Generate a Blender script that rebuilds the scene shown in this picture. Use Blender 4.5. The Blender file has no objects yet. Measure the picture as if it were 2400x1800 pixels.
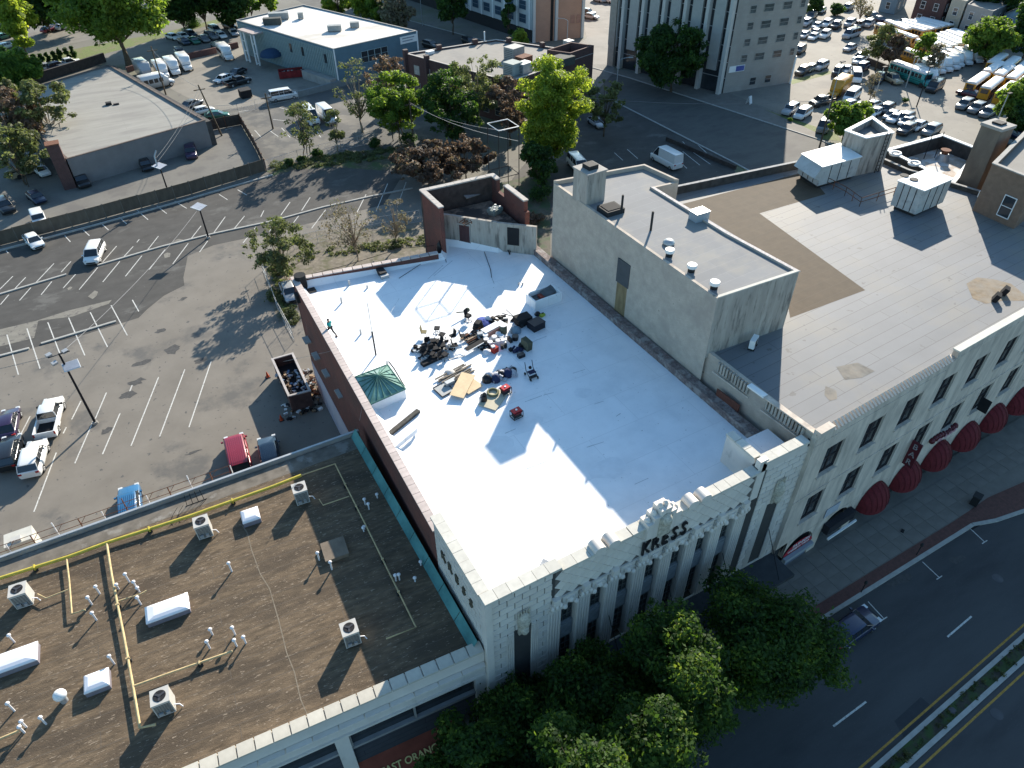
import bpy, math, random
import numpy as np
from mathutils import Vector, Matrix
from math import sin, cos, pi, radians, atan2, hypot, sqrt, tan
random.seed(7); rng=np.random.default_rng(7)
SC=bpy.context.scene; COL=SC.collection
# ---------------- camera ----------------
CAMH=50.0; FPX=1681.0; PITCH,ROLL,YAW=0.7015,0.0113,0.5059
def _axes():
    cy,sy=cos(YAW),sin(YAW)
    f=np.array([sy*cos(PITCH),cy*cos(PITCH),-sin(PITCH)]); r=np.array([cy,-sy,0.]); d=np.cross(f,r)
    return np.array([cos(ROLL)*r+sin(ROLL)*d,-sin(ROLL)*r+cos(ROLL)*d,f])
RA=_axes()
cam=bpy.data.cameras.new('camera'); cam.sensor_width=36; cam.lens=FPX/2400*36; cam.clip_end=6000; cam.clip_start=.5
camo=bpy.data.objects.new('camera',cam); COL.objects.link(camo)
m=Matrix(((RA[0][0],-RA[1][0],-RA[2][0],0),(RA[0][1],-RA[1][1],-RA[2][1],0),(RA[0][2],-RA[1][2],-RA[2][2],CAMH),(0,0,0,1)))
camo.matrix_world=m; SC.camera=camo
# ---------------- light ----------------
SUN_EL=radians(24.3); SUN_AZ=radians(47)   # azimuth of the sun from +Y towards +X
W=bpy.data.worlds.new('World'); SC.world=W; W.use_nodes=True
nt=W.node_tree; bg=nt.nodes['Background']; sky=nt.nodes.new('ShaderNodeTexSky'); sky.sky_type='NISHITA'; sky.sun_disc=False
sky.sun_elevation=SUN_EL; sky.sun_rotation=SUN_AZ; sky.air_density=1.0; sky.dust_density=.6; sky.ozone_density=1.5
tint=nt.nodes.new('ShaderNodeMix'); tint.data_type='RGBA'; tint.blend_type='MULTIPLY'; tint.inputs[0].default_value=1; tint.inputs[7].default_value=(.79,1.04,1.12,1)
nt.links.new(sky.outputs[0],tint.inputs[6]); nt.links.new(tint.outputs[2],bg.inputs[0]); bg.inputs[1].default_value=0.098
sl=bpy.data.lights.new('sun','SUN'); sl.energy=4.6; sl.angle=radians(.53); sl.color=(1,.91,.78)
so=bpy.data.objects.new('sun',sl); COL.objects.link(so)
so.rotation_euler=Vector((-sin(SUN_AZ)*cos(SUN_EL),-cos(SUN_AZ)*cos(SUN_EL),-sin(SUN_EL))).to_track_quat('-Z','Y').to_euler()
VS=SC.view_settings; VS.view_transform='Standard'; VS.look='None'; VS.exposure=1.16; VS.gamma=1; VS.use_curve_mapping=False
# ---------------- picture to plane helpers (real positions on planes of known height) ----------------
def ray(px,py): return RA.T@np.array([(px-1200)/FPX,(py-900)/FPX,1.])
def G(px,py,z=0.):
    d=ray(px,py); t=(z-CAMH)/d[2]; return (float(t*d[0]),float(t*d[1]))
class Fr:
    """frame of a building: origin, heading; local x along the front, y into the depth"""
    def __init__(s,ox,oy,ang=0.): s.o=(ox,oy); s.a=ang; s.c=cos(ang); s.s=sin(ang)
    def l(s,x,y): x-=s.o[0]; y-=s.o[1]; return (x*s.c+y*s.s,-x*s.s+y*s.c)
    def w(s,x,y): return (s.o[0]+x*s.c-y*s.s,s.o[1]+x*s.s+y*s.c)
    def g(s,px,py,z=0.): return s.l(*G(px,py,z))
    def _d(s,px,py):
        d=ray(px,py); o=s.l(0,0); v=s.l(d[0]+s.o[0],d[1]+s.o[1]); return o,v,d[2]
    def wall(s,px,py,y=0.):
        o,v,dz=s._d(px,py); t=(y-o[1])/v[1]; return (o[0]+t*v[0],CAMH+t*dz)
    def side(s,px,py,x=0.):
        o,v,dz=s._d(px,py); t=(x-o[0])/v[0]; return (o[1]+t*v[1],CAMH+t*dz)
# ---------------- objects ----------------
def thing(name,label,cat,loc=(0,0,0),rz=0.,group=None):
    o=bpy.data.objects.new(name,None); COL.objects.link(o); o.empty_display_size=.3
    o.location=(loc[0],loc[1],loc[2] if len(loc)>2 else 0); o.rotation_euler=(0,0,rz)
    tag(o,label,cat,group); return o
def tag(o,label=None,cat=None,group=None,kind=None):
    if label: o['label']=label
    if cat: o['category']=cat
    if group: o['group']=group
    if kind: o['kind']=kind
    return o
def link(name,me,parent=None,loc=None,rz=None,scale=None,rot=None):
    o=bpy.data.objects.new(name,me); COL.objects.link(o)
    if parent is not None: o.parent=parent
    if loc is not None: o.location=loc
    if rz is not None: o.rotation_euler=(0,0,rz)
    if rot is not None: o.rotation_euler=rot
    if scale is not None: o.scale=scale
    return o
def copy_tree(o,parent=None):
    c=o.copy(); COL.objects.link(c)
    if parent is not None: c.parent=parent
    for ch in list(o.children): copy_tree(ch,c)
    return c
class MB:
    def __init__(s): s.v=[]; s.f=[]; s.m=[]; s.sm=[]
    def add(s,vs,fs,m=0,smooth=False):
        n=len(s.v); s.v+= [tuple(map(float,p)) for p in vs]
        for f in fs: s.f.append(tuple(n+i for i in f)); s.m.append(m); s.sm.append(smooth)
        return s
    def box(s,x0,y0,z0,x1,y1,z1,m=0):
        if x1<x0: x0,x1=x1,x0
        if y1<y0: y0,y1=y1,y0
        if z1<z0: z0,z1=z1,z0
        return s.add([(x0,y0,z0),(x1,y0,z0),(x1,y1,z0),(x0,y1,z0),(x0,y0,z1),(x1,y0,z1),(x1,y1,z1),(x0,y1,z1)],
          [(0,3,2,1),(4,5,6,7),(0,1,5,4),(1,2,6,5),(2,3,7,6),(3,0,4,7)],m)
    def obox(s,c,sx,sy,sz,rz=0.,m=0,tilt=0.,tax=0.):
        """box centred at c (c.z = centre) turned by rz, tilted about a horizontal axis"""
        M_=Matrix.Rotation(rz,3,'Z')@Matrix.Rotation(tax,3,'Z')@Matrix.Rotation(tilt,3,'X')@Matrix.Rotation(-tax,3,'Z')
        vs=[]
        for dz in (-.5,.5):
            for dx,dy in ((-.5,-.5),(.5,-.5),(.5,.5),(-.5,.5)):
                p=M_@Vector((dx*sx,dy*sy,dz*sz)); vs.append((c[0]+p.x,c[1]+p.y,c[2]+p.z))
        return s.add(vs,[(0,3,2,1),(4,5,6,7),(0,1,5,4),(1,2,6,5),(2,3,7,6),(3,0,4,7)],m)
    def prism(s,poly,z0,z1,m=0,mtop=None):
        n=len(poly)
        a=sum(poly[i][0]*poly[(i+1)%n][1]-poly[(i+1)%n][0]*poly[i][1] for i in range(n))
        if a<0: poly=poly[::-1]
        vs=[(x,y,z0) for x,y in poly]+[(x,y,z1) for x,y in poly]
        fs=[(i,(i+1)%n,n+(i+1)%n,n+i) for i in range(n)]
        s.add(vs,fs,m); s.add([(x,y,z1) for x,y in poly],[tuple(range(n))],m if mtop is None else mtop)
        s.add([(x,y,z0) for x,y in poly],[tuple(range(n))[::-1]],m); return s
    def wall(s,p,q,t,z0,z1,m=0,side=1):
        """wall from p to q, thickness t to the left (side=1) or right"""
        dx,dy=q[0]-p[0],q[1]-p[1]; L=hypot(dx,dy) or 1; nx,ny=-dy/L*t*side,dx/L*t*side
        return s.prism([p,q,(q[0]+nx,q[1]+ny),(p[0]+nx,p[1]+ny)],z0,z1,m)
    def tube(s,pts,r,n=6,m=0,r1=None,caps=True):
        pts=[Vector(p) for p in pts]; k=len(pts); vs=[]
        for i,p in enumerate(pts):
            d=(pts[min(i+1,k-1)]-pts[max(i-1,0)]); d=d.normalized() if d.length>1e-9 else Vector((0,0,1))
            u=d.cross(Vector((0,0,1))); 
            if u.length<1e-3: u=Vector((1,0,0))
            u.normalize(); w=d.cross(u)
            rr=r if r1 is None else r+(r1-r)*i/max(1,k-1)
            for j in range(n):
                a=2*pi*j/n; q=p+u*(rr*cos(a))+w*(rr*sin(a)); vs.append(tuple(q))
        fs=[(i*n+j,i*n+(j+1)%n,(i+1)*n+(j+1)%n,(i+1)*n+j) for i in range(k-1) for j in range(n)]
        s.add(vs,fs,m,True)
        if caps: s.add([vs[j] for j in range(n)],[tuple(range(n))],m); s.add([vs[(k-1)*n+j] for j in range(n)],[tuple(range(n))[::-1]],m)
        return s
    def cyl(s,x,y,z0,z1,r0,r1=None,n=12,m=0,mtop=None):
        r1=r0 if r1 is None else r1
        vs=[(x+r0*cos(2*pi*j/n),y+r0*sin(2*pi*j/n),z0) for j in range(n)]+[(x+r1*cos(2*pi*j/n),y+r1*sin(2*pi*j/n),z1) for j in range(n)]
        s.add(vs,[(j,(j+1)%n,n+(j+1)%n,n+j) for j in range(n)],m,True)
        s.add(vs[n:],[tuple(range(n))],m if mtop is None else mtop); s.add(vs[:n],[tuple(range(n))[::-1]],m); return s
    def ball(s,x,y,z,r,rz=None,n=10,k=6,m=0,half=False):
        rz=r if rz is None else rz; vs=[]; fs=[]
        for i in range(k+1):
            t=(pi/2 if half else pi)*i/k
            for j in range(n): vs.append((x+r*sin(t)*cos(2*pi*j/n),y+r*sin(t)*sin(2*pi*j/n),z+rz*cos(t)))
        for i in range(k):
            for j in range(n): fs.append((i*n+j,(i+1)*n+j,(i+1)*n+(j+1)%n,i*n+(j+1)%n))
        return s.add(vs,fs,m,True)
    def loft(s,rings,m=0,cap=True,smooth=True):
        n=len(rings[0]); vs=[p for r in rings for p in r]
        s.add(vs,[(i*n+j,i*n+(j+1)%n,(i+1)*n+(j+1)%n,(i+1)*n+j) for i in range(len(rings)-1) for j in range(n)],m,smooth)
        if cap: s.add(rings[0],[tuple(range(n))[::-1]],m); s.add(rings[-1],[tuple(range(n))],m)
        return s
    def quad(s,a,b,c,d,m=0): return s.add([a,b,c,d],[(0,1,2,3)],m)
    def mesh(s,name,mats):
        me=bpy.data.meshes.new(name); me.from_pydata(s.v,[],s.f)
        for mm in (mats if isinstance(mats,(list,tuple)) else [mats]): me.materials.append(mm)
        me.polygons.foreach_set('material_index',s.m); me.polygons.foreach_set('use_smooth',s.sm); me.update(); return me
    def build(s,name,mats,parent=None,**k):
        return link(name,s.mesh(name,mats),parent,**k)
def sheet(name,poly,z,mat,parent=None,kind='structure',**kw):
    mb=MB(); n=len(poly)
    a=sum(poly[i][0]*poly[(i+1)%n][1]-poly[(i+1)%n][0]*poly[i][1] for i in range(n))
    if a<0: poly=poly[::-1]
    mb.add([(x,y,z) for x,y in poly],[tuple(range(n))]); o=mb.build(name,mat,parent)
    if kind and parent is None: o['kind']=kind
    return tag(o,**kw)
def text_mesh(s,size,depth,mat,bold=0.,shear=0.,sx=1.):
    cu=bpy.data.curves.new('lettering','FONT'); cu.body=s; cu.size=size; cu.extrude=depth; cu.offset=bold; cu.shear=shear; cu.align_x='CENTER'; cu.align_y='CENTER'; cu.resolution_u=3
    o=bpy.data.objects.new('lettering',cu); COL.objects.link(o); dg=bpy.context.evaluated_depsgraph_get(); dg.update()
    me=bpy.data.meshes.new_from_object(o.evaluated_get(dg)); bpy.data.objects.remove(o); bpy.data.curves.remove(cu)
    me.materials.clear(); me.materials.append(mat)
    if sx!=1:
        for v in me.vertices: v.co.x*=sx
    return me
# ---------------- materials ----------------
MATS={}
def mk(name,c,var=.12,scale=1.5,rough=.85,bump=0.,stretch=(1,1,1),c2=None,c2s=.3,c2t=.55,c2w=.12,lines=None,brick=None,metal=0.,spec=.3,speck=None,world=False,rand=0.,coat=0.,bvar=.94):
    if name in MATS: return MATS[name]
    mt=bpy.data.materials.new(name); mt.use_nodes=True; T=mt.node_tree; N=T.nodes; L=T.links; b=N['Principled BSDF']
    b.inputs['Roughness'].default_value=rough; b.inputs['Metallic'].default_value=metal; b.inputs['Specular IOR Level'].default_value=spec
    if coat: b.inputs['Coat Weight'].default_value=coat; b.inputs['Coat Roughness'].default_value=.08
    tc=N.new('ShaderNodeTexCoord'); src=tc.outputs['Object']
    if world: g=N.new('ShaderNodeNewGeometry'); src=g.outputs['Position']
    mp=N.new('ShaderNodeMapping'); mp.inputs['Scale'].default_value=stretch; L.new(src,mp.inputs[0])
    def noise(sc,det=5,vec=mp.outputs[0],ro=.6):
        n=N.new('ShaderNodeTexNoise'); n.inputs['Scale'].default_value=sc; n.inputs['Detail'].default_value=det; n.inputs['Roughness'].default_value=ro; L.new(vec,n.inputs['Vector']); return n.outputs['Fac']
    def ramp(f,a,bb):
        r=N.new('ShaderNodeMapRange'); r.inputs['From Min'].default_value=a; r.inputs['From Max'].default_value=bb; L.new(f,r.inputs['Value']); return r.outputs['Result']
    def mix(f,a,bb,mode='MIX'):
        mx=N.new('ShaderNodeMix'); mx.data_type='RGBA'; mx.blend_type=mode
        if isinstance(f,(int,float)): mx.inputs[0].default_value=f
        else: L.new(f,mx.inputs[0])
        for i,x in ((6,a),(7,bb)):
            if isinstance(x,tuple): mx.inputs[i].default_value=(*x,1)
            else: L.new(x,mx.inputs[i])
        return mx.outputs[2]
    lo=tuple(max(0,x*(1-var)) for x in c); hi=tuple(min(1,x*(1+var)) for x in c)
    n1=noise(scale); col=mix(ramp(n1,.3,.7),lo,hi)
    if c2 is not None: col=mix(ramp(noise(c2s,6,ro=.65),c2t-c2w/2,c2t+c2w/2),col,c2)
    if speck is not None:  # (colour, scale, threshold)
        col=mix(ramp(noise(speck[1],2),speck[2],speck[2]+.04),col,speck[0])
    if brick is not None:  # (w,h,mortar,colour,horizontal?)
        w,h,mo,bc,mode=brick
        sp=N.new('ShaderNodeSeparateXYZ'); L.new(src,sp.inputs[0]); cb=N.new('ShaderNodeCombineXYZ')
        if mode=='wall':
            ad=N.new('ShaderNodeMath'); L.new(sp.outputs[0],ad.inputs[0]); L.new(sp.outputs[1],ad.inputs[1]); L.new(ad.outputs[0],cb.inputs[0]); L.new(sp.outputs[2],cb.inputs[1])
        elif mode=='flat': L.new(sp.outputs[0],cb.inputs[0]); L.new(sp.outputs[1],cb.inputs[1])
        else: L.new(sp.outputs[1],cb.inputs[0]); L.new(sp.outputs[0],cb.inputs[1])
        bt=N.new('ShaderNodeTexBrick'); bt.inputs['Scale'].default_value=1; bt.inputs['Brick Width'].default_value=w; bt.inputs['Row Height'].default_value=h; bt.inputs['Mortar Size'].default_value=mo; bt.inputs['Mortar Smooth'].default_value=.2; bt.inputs['Bias'].default_value=0
        bt.inputs['Color1'].default_value=(1,1,1,1); bt.inputs['Color2'].default_value=(bvar,bvar,bvar,1); bt.inputs['Mortar'].default_value=(1,1,1,1)
        L.new(cb.outputs[0],bt.inputs['Vector'])
        col=mix(1.,col,bt.outputs['Color'],'MULTIPLY'); col=mix(bt.outputs['Fac'],col,bc)
    if rand:
        oi=N.new('ShaderNodeObjectInfo'); h=N.new('ShaderNodeHueSaturation'); L.new(col,h.inputs['Color'])
        r=N.new('ShaderNodeMapRange'); r.inputs['To Min'].default_value=1-rand; r.inputs['To Max'].default_value=1+rand; L.new(oi.outputs['Random'],r.inputs['Value']); L.new(r.outputs[0],h.inputs['Value']); col=h.outputs[0]
    L.new(col,b.inputs['Base Color'])
    if bump:
        bp=N.new('ShaderNodeBump'); bp.inputs['Strength'].default_value=bump; bp.inputs['Distance'].default_value=.05; L.new(noise(scale*8,4),bp.inputs['Height']); L.new(bp.outputs[0],b.inputs['Normal'])
    MATS[name]=mt; return mt
def paint(name,c,rough=.3,metal=0.,coat=.6): return mk('paint_'+name,c,var=.03,scale=3,rough=rough,metal=metal,spec=.5,coat=coat)
def leafmat(name,c1,c2,trans=.35,c3=None,tt=(1.9,1.75,.9)):
    if name in MATS: return MATS[name]
    mt=bpy.data.materials.new(name); mt.use_nodes=True; T=mt.node_tree; N=T.nodes; L=T.links
    for n in list(N): N.remove(n)
    out=N.new('ShaderNodeOutputMaterial'); g=N.new('ShaderNodeNewGeometry'); tc=N.new('ShaderNodeTexCoord')
    no=N.new('ShaderNodeTexNoise'); no.inputs['Scale'].default_value=.45; no.inputs['Detail'].default_value=4; L.new(tc.outputs['Object'],no.inputs['Vector'])
    ad=N.new('ShaderNodeMath'); ad.operation='MULTIPLY_ADD'; L.new(g.outputs['Random Per Island'],ad.inputs[0]); ad.inputs[1].default_value=.6
    sb=N.new('ShaderNodeMath'); sb.operation='MULTIPLY_ADD'; L.new(no.outputs['Fac'],sb.inputs[0]); sb.inputs[1].default_value=1.6; sb.inputs[2].default_value=-.6; L.new(sb.outputs[0],ad.inputs[2])
    cr=N.new('ShaderNodeValToRGB'); e=cr.color_ramp.elements; e[0].position=.1; e[0].color=(*c1,1); e[1].position=.75; e[1].color=(*c2,1)
    if c3: x=cr.color_ramp.elements.new(.98); x.color=(*c3,1)
    L.new(ad.outputs[0],cr.inputs[0])
    d=N.new('ShaderNodeBsdfPrincipled'); d.inputs['Roughness'].default_value=.6; d.inputs['Specular IOR Level'].default_value=.25; L.new(cr.outputs[0],d.inputs['Base Color'])
    t=N.new('ShaderNodeBsdfTranslucent'); tm=N.new('ShaderNodeMix'); tm.data_type='RGBA'; tm.blend_type='MULTIPLY'; tm.inputs[0].default_value=1; tm.inputs[7].default_value=(*tt,1); L.new(cr.outputs[0],tm.inputs[6]); L.new(tm.outputs[2],t.inputs[0]); mx=N.new('ShaderNodeMixShader'); mx.inputs[0].default_value=min(.6,trans+.18)
    L.new(d.outputs[0],mx.inputs[1]); L.new(t.outputs[0],mx.inputs[2]); L.new(mx.outputs[0],out.inputs[0]); MATS[name]=mt; return mt
M_black=mk('black_metal',(.02,.02,.022),rough=.8,spec=.15); M_dark=mk('dark_rubber',(.025,.025,.026),rough=.8)
M_glass=mk('dark_glass',(.02,.025,.03),var=.05,rough=.06,spec=.8)
M_win=mk('window_glass',(.03,.035,.04),var=.3,scale=.8,rough=.08,spec=.7)
M_white=mk('white_paint',(.75,.75,.73),var=.05,rough=.5); M_galv=mk('galvanised_metal',(.42,.43,.43),var=.1,rough=.45,metal=.4)
M_line=mk('line_paint',(.55,.54,.5),var=.2,scale=6,speck=((.2,.19,.17),9,.6)); M_chrome=mk('bright_metal',(.6,.6,.6),rough=.25,metal=.8)
M_conc=mk('concrete',(.33,.31,.28),var=.15,scale=.8,bump=.1); M_rust=mk('rusty_iron',(.16,.07,.04),var=.4,scale=5,rough=.9)
M_red=mk('tail_light_red',(.35,.02,.02),rough=.25); M_lamp=mk('head_light',(.6,.62,.62),rough=.15,spec=.8)
M_wood=mk('bare_wood',(.42,.3,.17),var=.25,scale=3,stretch=(1,6,1)); M_bark=mk('bark',(.1,.075,.05),var=.35,scale=4,rough=.95)
M_barkl=mk('pale_bark',(.26,.21,.15),var=.3,scale=4,rough=.95)
# ---------------- trees ----------------
def leaf_mesh(name,cl,nleaf,size,mat,flat=.5,seed=1,edge=.75):
    r=np.random.default_rng(seed); cl=np.array(cl,float); w=cl[:,3]**2*cl[:,4]; w/=w.sum()
    k=r.choice(len(cl),nleaf,p=w); d=r.normal(size=(nleaf,3)); d/=np.linalg.norm(d,axis=1)[:,None]
    rad=(edge+(1.05-edge)*r.random(nleaf))*(r.random(nleaf)**.22); rad*=1+.18*r.normal(size=nleaf)*(r.random(nleaf)<.25)
    p=cl[k,:3]+d*rad[:,None]*np.stack([cl[k,3],cl[k,3],cl[k,4]],1)
    nrm=d*.7+r.normal(size=(nleaf,3))*.55; nrm[:,2]+=flat; nrm/=np.linalg.norm(nrm,axis=1)[:,None]
    a=r.normal(size=(nleaf,3)); u=np.cross(nrm,a); u/=np.linalg.norm(u,axis=1)[:,None]; v=np.cross(nrm,u)
    s=size*(.4+1.25*r.random(nleaf)**1.6)[:,None]; u*=s; v*=s*.62
    V=np.stack([p-u,p-v*.9+nrm*s*.12,p+u,p+v*.9+nrm*s*.12],1).reshape(-1,3)
    me=bpy.data.meshes.new(name); n=nleaf
    me.vertices.add(4*n); me.vertices.foreach_set('co',V.astype(np.float32).ravel()); me.loops.add(4*n); me.loops.foreach_set('vertex_index',np.arange(4*n,dtype=np.int32))
    me.polygons.add(n); me.polygons.foreach_set('loop_start',np.arange(0,4*n,4,dtype=np.int32)); me.polygons.foreach_set('loop_total',np.full(n,4,dtype=np.int32))
    me.materials.append(mat); me.update(calc_edges=True); return me
def clumps(r,h,z0,n,cr,rnd,shape='round',lob=None):
    out=[]; ph=[rnd.uniform(0,6.28) for _ in range(6)]
    while len(out)<n:
        x,y,z=rnd.uniform(-1,1),rnd.uniform(-1,1),rnd.uniform(-1,1); q=x*x+y*y+z*z
        if q>1 or q<.25 and rnd.random()<.6: continue
        k=1.
        if shape=='cone': k=(1-(z+1)/2)*.95+.12
        if shape=='oval': k=1
        if shape=='flat' and abs(z)>.6: continue
        c=cr*rnd.choice((.45,.6,.8,1.,1.25))
        an=atan2(y,x); k*=.86+.16*sin(2*an+ph[0]+z*2)+.12*sin(3*an+ph[1]-z*3)+.08*sin(5*an+ph[2]+z*5)
        out.append((x*k*(r-c*.6),y*k*(r-c*.6),z0+h/2+z*(h/2-c*.5),c,c*rnd.uniform(.55,.85)))
    return out
def make_tree(name,label,x,y,r,z0,z1,mat,bark=None,nleaf=6000,ncl=40,cr=None,leaf=.22,seed=1,shape='round',trunks=1,group=None,cat='tree',stems=18,flat=.5,trad=None):
    rnd=random.Random(seed); bark=bark or M_bark; cr=cr or r*.3
    t=thing(name,label,cat,(x,y,0),0,group)
    cl=clumps(r,z1-z0,z0,ncl,cr,rnd,shape)
    link('crown',leaf_mesh('crown',cl,nleaf,leaf,mat,flat,seed),t)
    mb=MB(); R0=trad or max(.07,(z1)*.018)
    for k in range(trunks):
        bx,by=(rnd.uniform(-.25,.25)*r*(trunks>1),rnd.uniform(-.25,.25)*r*(trunks>1)); zt=z0+(z1-z0)*.75
        mb.tube([(bx,by,-.1),(bx*1.05,by,z0*.5),(bx*.8+rnd.uniform(-.2,.2),by*.8,z0+.2),(bx*.5,by*.5,zt)],R0*(1.2 if trunks==1 else .7),6,0,R0*.3)
        for c in rnd.sample(cl,min(stems//trunks,len(cl))):
            zb=z0+(c[2]-z0)*.3*rnd.uniform(.3,1)
            mb.tube([(bx*.8,by*.8,zb),(bx*.5+c[0]*.45,by*.5+c[1]*.45,zb+(c[2]-zb)*.55),(c[0]*.95,c[1]*.95,c[2])],R0*.4,4,0,R0*.08,caps=False)
            for _ in range(2):
                mb.tube([(c[0]*.8,c[1]*.8,c[2]*.97),(c[0]+rnd.uniform(-1,1)*c[3],c[1]+rnd.uniform(-1,1)*c[3],c[2]+rnd.uniform(0,1)*c[4])],R0*.1,3,0,R0*.04,caps=False)
    mb.build('trunk',bark,t); return t
def shrub(name,label,x,y,r,h,mat,nleaf=900,seed=3,group=None,cat='shrub',leaf=.13,shape='round',z=0):
    rnd=random.Random(seed); t=thing(name,label,cat,(x,y,z),0,group)
    cl=clumps(r,h,.05,14,r*.45,rnd,shape); link('foliage',leaf_mesh('foliage',cl,nleaf,leaf,mat,.5,seed),t)
    mb=MB()
    for c in cl[:6]: mb.tube([(0,0,0),(c[0]*.4,c[1]*.4,c[2]*.5),(c[0],c[1],c[2])],.025,4,caps=False)
    mb.build('stem',M_bark,t); return t
L_dark=leafmat('leaves_dark',(.015,.04,.012),(.05,.105,.022),.3,(.09,.16,.03))
L_street=leafmat('leaves_street_tree',(.014,.036,.01),(.06,.12,.02),.34,(.18,.24,.04))
L_bright=leafmat('leaves_bright',(.09,.15,.025),(.25,.33,.05),.4,(.38,.42,.08))
L_mid=leafmat('leaves_mid',(.05,.1,.02),(.15,.24,.04),.35,(.25,.32,.06))
L_red=leafmat('leaves_red_brown',(.075,.052,.04),(.17,.115,.08),.2,(.2,.18,.09),(1.4,1.35,1.1))
L_tan=leafmat('leaves_tan',(.12,.1,.07),(.22,.19,.12),.2,(.2,.22,.1),(1.3,1.3,1.1))
L_olive=leafmat('leaves_olive',(.075,.08,.04),(.17,.19,.075),.25,(.25,.27,.1),(1.4,1.5,1.0))
# ---------------- vehicles ----------------
SPEC={ # L, W, H, belt, nose: hood_z, (glass base x0,x1, roof x0,x1) measured from front, ground clearance
 'sedan':(4.7,1.82,1.45,.95,.82,(1.15,4.35,1.95,3.55)),
 'hatch':(4.3,1.8,1.5,.97,.84,(1.05,4.15,1.8,3.65)),
 'suv':(4.75,1.92,1.75,1.12,1.0,(1.2,4.65,1.95,4.25)),
 'jeep':(4.4,1.85,1.85,1.15,1.08,(1.3,4.3,1.7,4.15)),
 'minivan':(5.05,1.98,1.8,1.08,.95,(.85,4.95,1.75,4.5)),
 'van':(5.7,2.05,2.15,1.25,1.1,(.75,5.62,1.55,5.4)),
 'bigvan':(6.3,2.1,2.75,1.3,1.15,(.7,6.2,1.75,6.05)),
}
_vc={}
def ring(x,zb,zt,hw,top=.86):
    return [(x,-hw*.9,zb),(x,-hw,zb+.18),(x,-hw,zb+(zt-zb)*.6),(x,-hw*.97,zt-.07),(x,-hw*top,zt),(x,hw*top,zt),(x,hw*.97,zt-.07),(x,hw,zb+(zt-zb)*.6),(x,hw,zb+.18),(x,hw*.9,zb)]
def wheel_mesh(r=.34,w=.22,n=14):
    if ('w',r) in _vc: return _vc[('w',r)]
    a=MB(); vs=[];b=MB()
    def disc(mb,rr,y0,y1,m=0):
        vs=[(rr*cos(2*pi*j/n),y0,rr*sin(2*pi*j/n)) for j in range(n)]+[(rr*cos(2*pi*j/n),y1,rr*sin(2*pi*j/n)) for j in range(n)]
        mb.add(vs,[(j,(j+1)%n,n+(j+1)%n,n+j) for j in range(n)],m,True); mb.add(vs[n:],[tuple(range(n))],m); mb.add(vs[:n],[tuple(range(n))[::-1]],m)
    disc(a,r,-w/2,w/2); disc(b,r*.62,-w/2-.012,w/2+.012)
    for k in range(5):
        an=2*pi*k/5
        for sg in (-1,1): b.obox((r*.4*cos(an),sg*(w/2+.016),r*.4*sin(an)),.05,.012,.05)
    _vc[('w',r)]=(a.mesh('wheel',M_dark),b.mesh('rim',M_chrome)); return _vc[('w',r)]
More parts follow.
